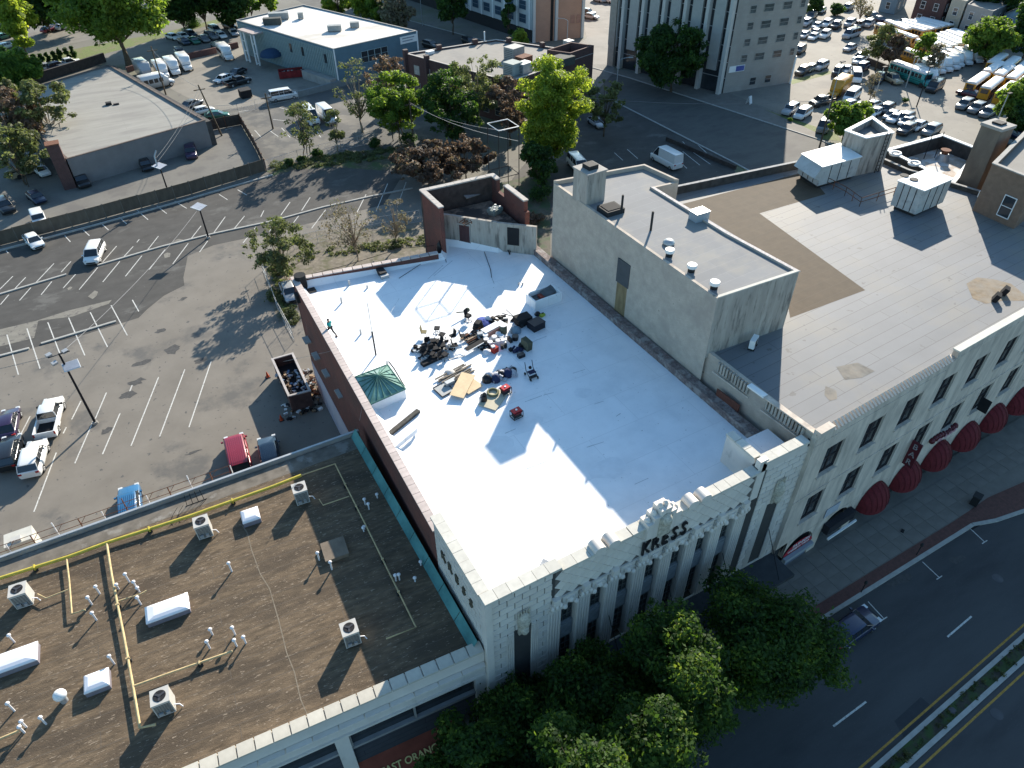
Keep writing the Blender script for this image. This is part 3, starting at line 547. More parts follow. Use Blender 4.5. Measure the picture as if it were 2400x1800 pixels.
B_stucco=mk('stained_stucco',(.36,.325,.28),var=.2,scale=.9,stretch=(2,2,.35),c2=(.17,.15,.13),c2s=1.0,c2t=.58,c2w=.14)
B_marble=mk('terracotta',(.66,.6,.53),var=.08,scale=.8,rough=.45,rand=.06,c2=(.46,.42,.36),c2s=.9,c2t=.66,stretch=(1,1,.6))
B_joint=mk('dark_joint',(.06,.058,.055),var=.1)
R_white=mk('white_roof_coating',(.83,.83,.83),var=.035,scale=.5,rough=.7,c2=(.75,.755,.76),c2s=.35,c2t=.56,c2w=.2,speck=((.42,.42,.41),4.5,.7),brick=(9,3.2,.02,(.68,.68,.68),'flat'),bvar=.985)
# ================= white store with the terracotta front =================
ZK=13.1; KR=Fr(9.4,20.25)
K=thing('store_building','two storey KRESS store with white roof, red brick side and cream terracotta front','building',(9.4,20.25,0))
KL=lambda *p:[KR.l(*q) for q in p]
kp=ccw(KL((9.55,20.85),(34.2,20.85),(33.85,57.6),(30.5,57.75),(26.2,62.0),(24.5,59.3),(10.3,61.2)))
MB().prism(inset(kp,.35),ZK-.3,ZK).build('roof',R_white,K)
# cant strip: coating turned up along the walls
q=inset(kp,.34); q2=inset(kp,.85); mb=MB()
for i in range(len(q)):
    j=(i+1)%len(q); mb.add([(*q2[i],ZK+.005),(*q2[j],ZK+.005),(*q[j],ZK+.55),(*q[i],ZK+.55)],[(0,1,2,3)])
mb.build('roof_upturn',R_white,K)
# left brick wall with four openings
xw=0.0; yl0,yl1=7.2,40.8
p=KL((9.4,27.2),(10.2,61.3)); q=[(p[0][0]+.4,p[0][1]),(p[1][0]+.4,p[1][1])]
MB().prism([p[0],p[1],q[1],q[0]],0,ZK+.9).build('brick_wall',B_brickred,K)
MB().prism([(p[0][0]-.03,p[0][1]),(p[1][0]-.03,p[1][1]),(p[1][0]-.001,p[1][1]),(p[0][0]-.001,p[0][1])],0,4.2).build('painted_band',mk('lavender_paint',(.4,.38,.42),var=.12,scale=.6),K)
cs=MB().box(-.3,-.41,0,.3,.41,.1).mesh('coping_stone',mk('pale_coping',(.5,.42,.38),var=.15,scale=2,rand=.1))
L=hypot(p[1][0]-p[0][0],p[1][1]-p[0][1]); n=int(L/.84)
for k in range(n):
    u=(k+.5)/n; link('coping_stone',cs,K,loc=(p[0][0]+(p[1][0]-p[0][0])*u+.2,p[0][1]+(p[1][1]-p[0][1])*u,ZK+.9),rz=-atan2(p[1][0]-p[0][0],p[1][1]-p[0][1]))
for (px,py) in ((728,813),(752,853),(783,900),(706,776)):
    y,z=KR.side(px,py,.1); w=MB(); w.box(-.02+p[0][0]+ (p[1][0]-p[0][0])*(y/40),y-.45,z-1.1,p[0][0]+.05+(p[1][0]-p[0][0])*(y/40),y+.45,z+1.0); w.build('window',M_win,K)
    MB().box(p[0][0]-.08+(p[1][0]-p[0][0])*(y/40),y-.6,z-1.25,p[0][0]+.1,y+.6,z-1.12).build('window_sill',M_conc,K)
# rear and right parapets
rp=KL((10.2,61.3),(24.3,58.95)); MB().wall(rp[0],rp[1],.35,0,ZK+.75,side=-1).build('rear_wall',B_brickred,K)
L=hypot(rp[1][0]-rp[0][0],rp[1][1]-rp[0][1]); n=int(L/.9); csr=MB().box(-.44,-.27,0,.44,.27,.1).mesh('coping_stone',mk('pale_coping',(.5,.42,.38)))
for k in range(n):
    u=(k+.5)/n; link('coping_stone',csr,K,loc=(rp[0][0]+(rp[1][0]-rp[0][0])*u,rp[0][1]+(rp[1][1]-rp[0][1])*u-.17,ZK+.75),rz=atan2(rp[1][1]-rp[0][1],rp[1][0]-rp[0][0]))
rr=KL((33.85,57.6),(33.0,57.7)); 
rg=KL((33.75,59.3),(33.75,22.6)); 
MB().prism([(rg[0][0]-.75,rg[0][1]),(rg[0][0],rg[0][1]),(rg[1][0],rg[1][1]),(rg[1][0]-.75,rg[1][1])],ZK-2,ZK+.62).build('parapet',mk('old_brick_parapet',(.17,.13,.12),var=.5,scale=5,c2=(.3,.27,.25),c2s=1.5,c2t=.55,bump=.5),K)
ml_=mk('roof_scratch',(.42,.43,.44),var=.3,scale=3)
for k,(a,b) in enumerate((((1190,945),(1300,905)),((1310,902),(1375,885)),((1590,1240),(1700,1205)),((1200,1380),(1330,1330)),((1060,1150),(1130,1120)),((1640,960),(1700,940)),((900,1330),(930,1325)),((1780,1040),(1810,1020)),((1500,760),(1580,735)),((1900,1480),(1990,1440)),((1230,560),(1330,520)),((960,60),(975,140)),((975,140),(990,180)),((660,60),(560,150)),((720,30),(600,130)))):
    A=KR.l(*G(800+a[0]/2.765,600+a[1]/2.765,ZK)); B=KR.l(*G(800+b[0]/2.765,600+b[1]/2.765,ZK)); L=hypot(B[0]-A[0],B[1]-A[1]); nx,ny=-(B[1]-A[1])/L*.025,(B[0]-A[0])/L*.025
    MB().add([(A[0]+nx,A[1]+ny,ZK+.006),(A[0]-nx,A[1]-ny,ZK+.006),(B[0]-nx,B[1]-ny,ZK+.006),(B[0]+nx,B[1]+ny,ZK+.006)],[(0,1,2,3)]).build('roof_seam',ml_,K)
r_=random.Random(12)
mp_=mk('roof_puddle_mark',(.74,.75,.76),var=.06,scale=1.5,rough=.6)
for k in range(9):
    cx,cy=r_.uniform(4,22),r_.uniform(4,34); rx,ry=r_.uniform(.5,1.8),r_.uniform(.4,1.1); pp=ccw([(cx+rx*cos(2*pi*i/11)*r_.uniform(.7,1.1),cy+ry*sin(2*pi*i/11)*r_.uniform(.7,1.1)) for i in range(11)])
    MB().add([(x,y,ZK+.003+k*.0002) for x,y in pp],[tuple(range(11))]).build('roof_mark',mp_,K)
# ---- terracotta front ----
FT=MB(); FT.box(.15,.62,0,24.9,1.0,14.3); FT.build('backing_wall',mk('dark_recess',(.045,.05,.055),var=.2),K)
FT=MB()
MB().box(0.02,.06,0,4.6,.6,15.3).build('front_wall',B_joint,K); FT.box(20.2,.06,0,24.95,.6,15.3); FT.build('front_wall',B_joint,K)
MB().box(4.602,.06,12.15,20.198,.6,15.0).build('frieze_backing',mk('frieze_joint',(.12,.11,.1),var=.15),K)
FR=MB(); FR.box(.02,.62,0,.5,6.95,15.3); FR.build('side_wall',B_joint,K)
# terracotta blocks
_bm={}
def blk(w,h,dep=.06):
    k=(round(w,2),round(h,2))
    if k not in _bm:
        b=.018; mb=MB(); mb.add([(-w/2,0,-h/2),(w/2,0,-h/2),(w/2,0,h/2),(-w/2,0,h/2),(-w/2+b,-dep,-h/2+b),(w/2-b,-dep,-h/2+b),(w/2-b,-dep,h/2-b),(-w/2+b,-dep,h/2-b)],[(4,5,6,7),(0,1,5,4),(1,2,6,5),(2,3,7,6),(3,0,4,7)]); _bm[k]=mb.mesh('terracotta_block',B_marble)
    return _bm[k]
def field(x0,x1,z0,z1,holes=(),face='front',h=.56,w=1.02):
    nz=int(round((z1-z0)/h)); hh=(z1-z0)/nz
    for r in range(nz):
        z=z0+hh*(r+.5); x=x0; first=True
        while x<x1-.02:
            ww=w/2 if (first and r%2) else w
            xe=min(x+ww,x1); first=False
            segs=[(x,xe)]
            for a,b,c,d in holes:
                if c<z<d:
                    ns=[]
                    for s,e in segs:
                        if e<=a or s>=b: ns.append((s,e))
                        else:
                            if s<a: ns.append((s,a))
                            if e>b: ns.append((b,e))
                    segs=ns
            for s,e in segs:
                if e-s>.12:
                    if face=='front': link('terracotta_block',blk(e-s-.045,hh-.045),K,loc=((s+e)/2,.06+random.uniform(-.004,.004),z))
                    else: link('terracotta_block',blk(e-s-.045,hh-.045),K,loc=(.02+random.uniform(-.004,.004),(s+e)/2,z),rz=-pi/2)
            x=xe
field(.35,4.4,3.6,15.2,holes=((1.8,2.95,0,11.0),),w=1.0,h=.58)
field(21.1,24.9,3.6,15.2,holes=((22.3,23.5,0,10.6),),w=1.05,h=.58)
field(.3,6.9,9.9,15.2,face='side',w=1.05,h=.6)
MB().box(-.12,-.12,0,.34,.3,15.35).build('corner_pier',B_marble,K)
# diamond frieze tiles
dm=MB(); a=.435; dm.add([(-a,0,0),(0,0,-a),(a,0,0),(0,0,a),(-a*.93,-.045,0),(0,-.045,-a*.93),(a*.93,-.045,0),(0,-.045,a*.93)],[(4,5,6,7),(0,1,5,4),(1,2,6,5),(2,3,7,6),(3,0,4,7)]); dme=dm.mesh('frieze_tile',B_marble)
for r in range(6):
    for c in range(18):
        x=5.0+c*.94*.92+(.432 if r%2 else 0); z=12.62+r*.4325
        if x>19.8: continue
        link('frieze_tile',dme,K,loc=(x,.06,z))
MB().box(4.5,-.05,12.16,20.3,.1,12.24).build('moulding',B_marble,K)
# coping along the front with pieces
fc=mk('front_coping',(.56,.53,.46),var=.1,scale=2,rand=.07)
for (x0,x1,z,n) in ((-.1,4.9,15.32,6),(4.95,9.9,15.02,5),(13.4,20.3,15.02,8),(20.6,24.5,15.75,4)):
    w=(x1-x0)/n
    for k in range(n): MB().box(x0+k*w+.012,-.14,z,x0+(k+1)*w-.012,.62,z+.2+random.uniform(-.01,.01)).build('coping_stone',fc,K)
for k in range(8): MB().box(-.14,.66+k*.8,15.32,.56,1.44+k*.8,15.5+random.uniform(-.01,.01)).build('coping_stone',fc,K)
for k in range(4): MB().box(9.95+k*.85,-.14,15.02,10.78+k*.85,.62,15.24).build('coping_stone',fc,K)
# raised end block with return
RB=MB(); RB.box(20.5,.0,14.9,24.6,.58,15.73); RB.box(20.2,.0,12.2,20.9,.4,16.0); RB.box(20.35,.6,ZK,20.85,3.3,15.6); RB.build('end_parapet',B_marble,K)
for k in range(3): MB().box(20.28,.66+k*.9,15.62,20.92,1.52+k*.9,15.8).build('coping_stone',fc,K)
MB().box(20.9,.6,ZK,24.4,3.2,ZK+1.3).build('raised_roof_corner',R_white,K)
# carved scrolls on the parapet
sc=MB()
for x,z in ((7.6,15.3),(8.5,15.3),(14.5,15.3),(15.4,15.3)): pass
for x in (7.55,8.55,14.6,15.6):
    s=MB(); n=12
    vs=[(x+.42*cos(2*pi*j/n),-.2,15.3+.34*sin(2*pi*j/n)) for j in range(n)]+[(x+.42*cos(2*pi*j/n),.6,15.3+.34*sin(2*pi*j/n)) for j in range(n)]
    s.add(vs,[(j,(j+1)%n,n+(j+1)%n,n+j) for j in range(n)],0,True); s.add(vs[:n],[tuple(range(n))[::-1]]); s.add(vs[n:],[tuple(range(n))]); s.build('scroll_ornament',B_marble,K)
# central crest: fan of stepped ribs
for k,(dx,zt,w) in enumerate(((-1.05,15.6,.5),(-.62,16.0,.46),(-.2,16.45,.42),(.2,16.45,.42),(.62,16.0,.46),(1.05,15.6,.5))):
    x=12.2+dx; s=MB(); s.box(x-w/2+.02,-.3,14.0+abs(dx)*.2,x+w/2-.02,.55,zt); s.ball(x,.12,zt,w/2-.02,.28,8,4); s.build('crest_rib',B_marble,K)
s=MB(); s.box(11.75,-.42,14.1,12.65,-.3,15.9); s.ball(12.2,-.36,15.6,.42,.5,10,5); s.build('crest_shield',mk('carved_stone',(.45,.41,.33),var=.35,scale=6),K)
# carved lettering
M_let=mk('black_letters',(.018,.018,.02),rough=.45)
for i,ch in enumerate('KRESS'):
    me=text_mesh(ch,1.75,.07,M_let,bold=.012,sx=.62); link('letter',me,K,loc=(11.2+i*.76,-.12,13.1),rot=(pi/2,0,0))
for i,ch in enumerate('KRESS'):
    me=text_mesh(ch,1.0,.05,mk('bronze_letters',(.1,.085,.06),var=.3,scale=5),bold=.01,sx=.9); link('letter',me,K,loc=(-.1,5.6-i*.95,13.1),rot=(pi/2,0,-pi/2))
# bays: windows, pilasters, capitals
wm=MB(); wm.box(-.52,.5,8.6,.52,.53,10.95); wme=wm.mesh('window',M_win)
wl=MB(); wl.box(-.52,.5,3.6,.52,.53,6.9); wle=wl.mesh('window',M_win)
mu=MB()
for x in (-.5,-.17,.17,.5): mu.box(x-.02,.44,8.6,x+.02,.495,10.95)
for z in (8.62,9.2,9.78,10.36,10.9): mu.box(-.52,.45,z-.02,.52,.49,z+.02)
mue=mu.mesh('window_bars',mk('bronze_bars',(.12,.13,.12),rough=.5))
mu2=MB()
for x in (-.5,-.17,.17,.5): mu2.box(x-.02,.44,3.6,x+.02,.495,6.9)
for z in (3.7,4.4,5.1,5.8,6.5): mu2.box(-.52,.45,z-.02,.52,.49,z+.02)
mue2=mu2.mesh('window_bars',mk('bronze_bars',(.1,.1,.1)))
sp=MB(); sp.box(-.53,.3,6.9,.53,.6,8.6); sp.box(-.4,.25,7.1,.4,.3,8.4); spe=sp.mesh('spandrel',mk('spandrel_panel',(.22,.24,.25),var=.2,scale=3))
hd=MB()
for k,(w,z0,z1) in enumerate(((.55,11.35,12.16),(.36,11.15,11.35),(.18,10.97,11.15))):
    for sg in (-1,1): hd.box(sg*.56,-.02-.03*k,z0,sg*(.56-w+.0) if k else sg*.0,.5,z1)
for x,z in ((-.42,11.2),(0,11.62),(.42,11.2)): hd.ball(x,-.06,z,.2,.22,8,5)
hd.box(-.3,-.12,11.5,.3,0,11.9); hde=hd.mesh('window_head',B_marble)
pl=MB()
for k in range(5): pl.cyl(-.4+k*.2,.06,3.3,11.1,.105,.1,8)
pl.box(-.53,.1,3.2,.53,.6,11.2); ple=pl.mesh('pilaster',B_marble)
cp=MB(); cp.box(-.46,-.12,11.1,.46,.55,11.5); cp.box(-.36,-.2,11.5,.36,.5,11.95); cp.box(-.24,-.26,11.95,.24,.4,12.5)
for x in (-.3,0,.3): cp.ball(x,-.2,11.7,.13,.25,8,5)
cpe=cp.mesh('pilaster_capital',B_marble)
for i in range(7):
    x=5.72+i*2.165
    w=link('window',wme,K,loc=(x,0,0)); link('window_bars',mue,w); w=link('window',wle,K,loc=(x,0,0)); link('window_bars',mue2,w)
    link('spandrel',spe,K,loc=(x,0,0)); link('window_head',hde,K,loc=(x,0,0))
for i in range(8):
    x=5.72-1.0825+i*2.165; q=link('pilaster',ple,K,loc=(x,0,0)); link('pilaster_capital',cpe,q)
# narrow end windows with carved heads
for x in (2.38,22.9):
    w=MB(); w.box(x-.5,.4,6.2,x+.5,.43,10.7); w=w.build('window',M_win,K); b=MB()
    for dx in (-.25,.25): b.box(x+dx-.02,.36,6.2,x+dx+.02,.4,10.7)
    for z in (7.3,8.4,9.5): b.box(x-.5,.36,z-.02,x+.5,.4,z+.02)
    b.build('window_bars',mk('bronze_bars',(.1,.1,.1)),w)
    s=MB(); s.box(x-.5,.3,3.6,x+.5,.45,6.2); s.build('spandrel',mk('spandrel_panel',(.2,.2,.2)),K)
    for sg in (-1,1):
        f=MB()
        for k in range(4): f.cyl(x+sg*(.66+k*.14),.03,3.4,10.9,.07,.07,6)
        f.build('fluting',B_marble,K)
    o=MB(); o.box(x-.35,-.15,10.7,x+.35,.05,12.0); o.ball(x,-.12,12.1,.42,.75,10,6); o.ball(x,-.2,11.2,.3,.5,8,5)
    for k in range(5): o.cyl(x-.36+k*.18,-.12,11.9,13.1,.07,.05,6)
    o.build('carved_ornament',mk('carved_stone',(.3,.28,.2)),K)
# buttress behind the parapet
b=MB(); b.add([(4.75,.65,ZK),(5.15,.65,ZK),(5.15,2.1,ZK),(4.75,2.1,ZK),(4.75,.65,15.1),(5.15,.65,15.1),(5.15,1.7,14.3),(4.75,1.7,14.3)],[(4,5,6,7),(0,1,5,4),(1,2,6,5),(2,3,7,6),(3,0,4,7)]); b.build('buttress',R_white,K)
# canopy over the pavement
c=MB(); c.box(5.2,-2.4,3.05,24.95,0.0,3.4); c.build('canopy',mk('dark_canopy',(.05,.055,.06),var=.2),K)
c=MB(); c.box(5.2,-.02,3.42,24.95,.05,3.6); c.build('canopy_ledge',B_marble,K)
for x in (9,14,19,23.5):
    c=MB(); c.tube([(x,.0,7.2),(x,-2.2,3.45)],.03,5); c.build('canopy_rod',M_black,K)
# ================= long beige building =================
ZB=16.1; BR=Fr(34.3,19.95,radians(3.4))
BG=thing('commercial_building','long beige commercial building with a grey seamed roof and red arched awnings','building',(34.3,19.95,0),BR.a)
R_grey=mk('grey_membrane_roof',(.168,.173,.18),var=.07,scale=.35,rough=.7,brick=(11,1.02,.022,(.09,.09,.088),'flat'),c2=(.205,.19,.162),c2s=.09,c2t=.55,c2w=.2,speck=((.12,.12,.118),1.1,.68))
R_brn=mk('brown_roof_patch',(.09,.066,.042),var=.12,scale=1,brick=(11,.98,.015,(.1,.08,.06),'flat'))
B_lime=mk('limestone',(.6,.51,.42),var=.14,scale=.7,stretch=(1.6,1.6,.35),c2=(.33,.285,.24),c2s=.8,c2t=.6,c2w=.3)
g=BR.g
x1=46.0
A_=(0,0); Bf=(x1,0.); 
rb=g(2400,430,17.0)
pfl=(0,0); pbl=BR.l(33.9,52.8); 
front_poly=[(0,0),(x1,0),(x1,12.6),g(2320,455,ZB+.4),g(2130,398,ZB+.4),g(2010,345,ZB+.4),g(1890,374,ZB+.8),g(1570,440,ZB+.8),BR.l(41.0,52.0),BR.l(33.95,52.6)]
fp=ccw(front_poly); n=len(fp); q=inset(fp,.3)
MB().prism(q,ZB-.3,ZB).build('roof',R_grey,BG)
pz=[ZB+.9,ZB+.3,ZB+.5,ZB+.5,ZB+.5,ZB+.9,ZB+.9,ZB+.9,ZB+.9,ZB+.9]
for i in range(n):
    j=(i+1)%n
    # front wall built separately below
    if i==0: continue
    w=B_brickbf if i==n-1 else mk('dark_parapet',(.06,.055,.05),var=.4,scale=1.5)  # parapet colour darkened to carry the shade on its inner faces
    if i==n-1:
        MB().prism([fp[i],fp[j],q[j],q[i]],0,ZB+.25).build('side_wall',B_brickbf,BG)
    else:
        MB().prism([fp[i],fp[j],q[j],q[i]],0,ZB+(.85 if i in (5,6,7) else .45)).build('wall',w,BG); o_=inset(fp,-.05); MB().prism([o_[i],o_[j],q[j],q[i]],ZB+(.85 if i in (5,6,7) else .45)+.002,ZB+(.85 if i in (5,6,7) else .45)+.05).build('coping',mk('parapet_cap',(.3,.29,.28),var=.3,scale=3),BG)
# brown patch on the membrane
pp=[g(*p,ZB) for p in ((1600,478),(1890,402),(1935,455),(1780,500),(2028,680),(1852,745),(1845,705),(1870,640))]
mb=MB(); pp=ccw(pp); mb.add([(x,y,ZB+.004) for x,y in pp],[tuple(range(len(pp)))]); mb.build('roof_patch',R_brn,BG)
for k,pts in enumerate(([(2265,665),(2290,650),(2330,655),(2370,665),(2400,690),(2400,705),(2350,705),(2310,712),(2280,700)],[(1935,905),(1960,915),(1962,935),(1945,940),(1932,925)],[(1960,860),(2010,850),(2050,870),(2020,885),(1980,890)])):
    pp=ccw([g(*p,ZB) for p in pts]); mb=MB(); mb.add([(x,y,ZB+.006+k*.001) for x,y in pp],[tuple(range(len(pp)))]); mb.build('roof_stain',mk(['dirt_pond','grey_stain','grey_stain'][k],[(.2,.145,.085),(.15,.143,.128)][min(k,1)],var=.35,scale=1.5,c2=(.24,.21,.17),c2s=.9,c2t=.5,c2w=.3),BG)
# front wall: bays with window holes as assembled masonry panels
NW=11; WP=4.52; wx0=1.95; ww=2.0
rows=((11.0,13.8),(5.9,8.75))
def fwin(i,row):
    return wx0+i*WP
xs=[]; 
top=[ (wx0+i*WP,wx0+i*WP+ww) for i in range(10)]
MB().box(0,.02,14.2,x1,.4,ZB+.2).build('front_wall',B_lime,BG)
MB().box(0,.02,9.15,x1,.4,10.75).build('front_wall',B_lime,BG)
for (z0,z1) in ((10.75,14.2),(5.65,9.15)):
    prev=0
    for a,b in top+[(x1,x1)]:
        if a>prev: MB().box(prev,.02,z0,a,.4,z1).build('wall_pier',B_lime,BG)
        prev=b
MB().box(0,.45,0,x1,.6,ZB-.4).build('inner_wall',mk('dark_recess',(.045,.05,.055)),BG)
MB().box(0,-.06,9.35,x1,.02,9.5).build('string_course',B_lime,BG)
rng2=random.Random(3)
M_sash=mk('window_sash',(.045,.035,.035),var=.2); M_curt=mk('dark_red_curtain',(.12,.02,.025),var=.3,scale=4)
fr=MB(); fr.box(0,.18,0,.08,.3,2.8); fr.box(ww-.08,.18,0,ww,.3,2.8); fr.box(.08,.18,0,ww-.08,.3,.08); fr.box(.08,.18,2.72,ww-.08,.3,2.8); fr.box(.08,.2,1.35,ww-.08,.28,1.45); fr.box(ww/2-.04,.2,.08,ww/2+.04,.28,2.72); fre=fr.mesh('frame',M_sash)
gl=MB(); gl.box(.08,.26,.08,ww-.08,.285,2.72); gle=gl.mesh('window',M_win)
cu=MB(); cu.box(.1,.31,1.2,ww-.1,.34,2.7); cue=cu.mesh('curtain',M_curt)
sl_=MB(); sl_.box(-.12,-.1,-.16,ww+.12,.3,-.01); sle=sl_.mesh('window_sill',B_lime)
for i,(a,b) in enumerate(top):
    for r,(z0,z1) in enumerate(rows):
        zz=z0 if r==0 else 5.75
        w=link('window',gle,BG,loc=(a,0,zz+.2)); link('frame',fre,w); link('window_sill',sle,BG,loc=(a,0,zz+.2-.01))
        MB().box(a+.001,.05,zz-.24 if r else 10.76,b-.001,.4,zz+.17).build('sill_panel',B_lime,BG)
        MB().box(a+.001,.05,zz+3.02,b-.001,.4,14.19 if r==0 else 9.14).build('lintel',B_lime,BG)
        if (i+r)%3!=2: link('curtain',cue,w)
# scalloped tile cornice
ct=MB()
n_=11
vs=[]
tilem=MB(); tilem.add([(-.13,0,0),(.13,0,0),(.13,.5,.32),(-.13,.5,.32),(-.1,-.05,.12),(.1,-.05,.12),(.1,.45,.44),(-.1,.45,.44)],[(4,5,6,7),(0,1,5,4),(1,2,6,5),(2,3,7,6),(3,0,4,7)])
tme=tilem.mesh('cornice_tile',B_lime)
for x0_,x1_ in ((1.5,15.3),):
    k=int((x1_-x0_)/.36)
    for i in range(k): link('cornice_tile',tme,BG,loc=(x0_+.36*i,-.22,ZB+.15))
MB().box(-.05,-.12,ZB-.02,x1,.35,ZB+.16).build('cornice',B_lime,BG)
MB().box(0,-.02,14.35,15,.02,15.3).build('panel_moulding',B_lime,BG); MB().box(-.05,-.2,ZB+.165,1.4,.35,ZB+.65).build('corner_block',B_lime,BG)
MB().box(15.6,-.1,ZB+.165,x1,.35,ZB+.75).build('parapet',B_lime,BG); MB().box(15.5,-.16,ZB+.755,x1,.4,ZB+.88).build('coping',fc,BG)
# left wall: fluted tile bands and boarded openings
lw0=(0,0); lw1=BR.l(33.95,52.6); dxl=(lw1[0]-lw0[0])/(lw1[1]-lw0[1])
for (ya,yb) in ((1.0,4.6),(6.2,9.6)):
    k=int((yb-ya)/.3)
    for i in range(k):
        y=ya+i*.3; fm=MB(); fm.box(-.2+dxl*y,y,ZB-.65,-.02+dxl*y,y+.17,ZB+.2); fm.build('cornice_fin',B_stucco,BG)
    mb=MB(); mb.box(-.1+dxl*ya,ya-.1,ZB-.95,-.01+dxl*ya,yb+.1,ZB-.85); mb.build('string_course',B_lime,BG)
mb=MB(); mb.box(-.15,4.65,ZB+.26,.3,6.15,ZB+.42); mb.build('coping',M_white,BG)
mb=MB(); mb.box(-.12,0.1,ZB+.26,.32,4.6,ZB+.36); mb.build('coping',B_lime,BG)
for (px,py,px2,py2) in ((1683,908,1728,975),(1792,1005,1842,1085)):
    a=BR.side(px,py,-.02); b=BR.side(px2,py2,-.02)
    y0,y1=sorted((a[0],b[0])); zt=max(a[1],b[1])-.0; mb=MB(); mb.box(-.1,y0,max(ZK+.3,zt-1.9),-.015,y1,zt-.1); mb.build('boarded_window',mk('red_brown_boards',(.13,.05,.035),var=.25,scale=4,stretch=(1,4,1)),BG)
# ---- raised block ----
zb=21.2
bp_=[BR.l(*q) for q in ((33.9,30.6),(41.7,30.3),(41.2,37.7),(41.3,47.4),(44.0,47.2),(43.4,51.6),(33.95,52.9))]
bp_=ccw(bp_); q=inset(bp_,.25)
for i in range(len(bp_)):
    j=(i+1)%len(bp_)
    MB().prism([bp_[i],bp_[j],q[j],q[i]],0 if i==len(bp_)-1 else ZB-.2,zb+(.12 if i in (0,1,2,3,len(bp_)-1) else .38)).build('block_wall',B_stucco if i==0 else B_brickbf,BG)
MB().prism(q,zb-.3,zb).build('block_roof',mk('pale_membrane_roof',(.21,.212,.215),var=.06,scale=.4,brick=(7,1.0,.015,(.26,.26,.26),'flat'),c2=(.25,.24,.22),c2s=.2),BG)
MB().prism([bp_[0],bp_[1],q[1],q[0]],zb+.121,zb+.2).build('coping',fc,BG)
# rust-trimmed metal edge on the right side
for (a,b) in ((1,2),(2,3)):
    o=inset(bp_,-.06); MB().prism([o[a],o[b],q[b],q[a]],zb+.122,zb+.19).build('metal_edge',mk('edge_metal',(.5,.45,.42),var=.3,scale=6),BG)
# chimney
cx,cy=BR.g(1383,452,zb+.6); ch=MB(); 
cx,cy=BR.l(34.98,48.7)
MB().box(cx-1.02,cy-1.0,zb-.1,cx+1.02,cy+1.0,zb+2.8).build('chimney',B_stucco,BG)
MB().box(cx-1.1,cy-1.1,zb+2.805,cx+1.1,cy+1.1,zb+2.93).build('chimney_cap',M_conc,BG)
MB().box(cx-.5,cy-.5,zb+2.935,cx+.5,cy+.5,zb+3.3).build('chimney_vent',M_dark,BG)
# side window with a rust streak on the left wall of the block
y0,z0=BR.side(1460,620,BR.l(33.9,40)[0]); y1,z1=BR.side(1478,680,BR.l(33.9,40)[0]); xx=BR.l(33.9,41)[0]
mb=MB(); mb.box(xx-.06,y0-.9,z1-.1,xx+.05,y0+.7,z0+.3); mb.build('shutter',mk('grey_shutter',(.07,.075,.08),var=.1),BG)
mb=MB(); mb.box(xx-.025,y0-.75,z1-3.2,xx+.02,y0+.55,z1-.12); mb.build('rust_streak',mk('rust_streak_stain',(.2,.15,.08),var=.35,scale=1.2,stretch=(1,3,.5)),BG)
# ---- penthouse with ladder (elevator bulkhead) ----
zp=20.3
pl_=[BR.g(*p,zp) for p in ((1981,307),(2030,325),(2094,312),(2044,275))]
pl_=ccw(pl_); q=inset(pl_,.25)
for i in range(4):
    j=(i+1)%4; MB().prism([pl_[i],pl_[j],q[j],q[i]],ZB-.1,zp).build('penthouse_wall',B_stucco,BG)
MB().prism(q,zp-.9,zp-.7).build('penthouse_roof',R_grey,BG)
o=inset(pl_,-.08); q1=inset(pl_,.33)
for i in range(4):
    j=(i+1)%4; MB().prism([o[i],o[j],q1[j],q1[i]],zp+.002,zp+.12).build('coping',M_white,BG)
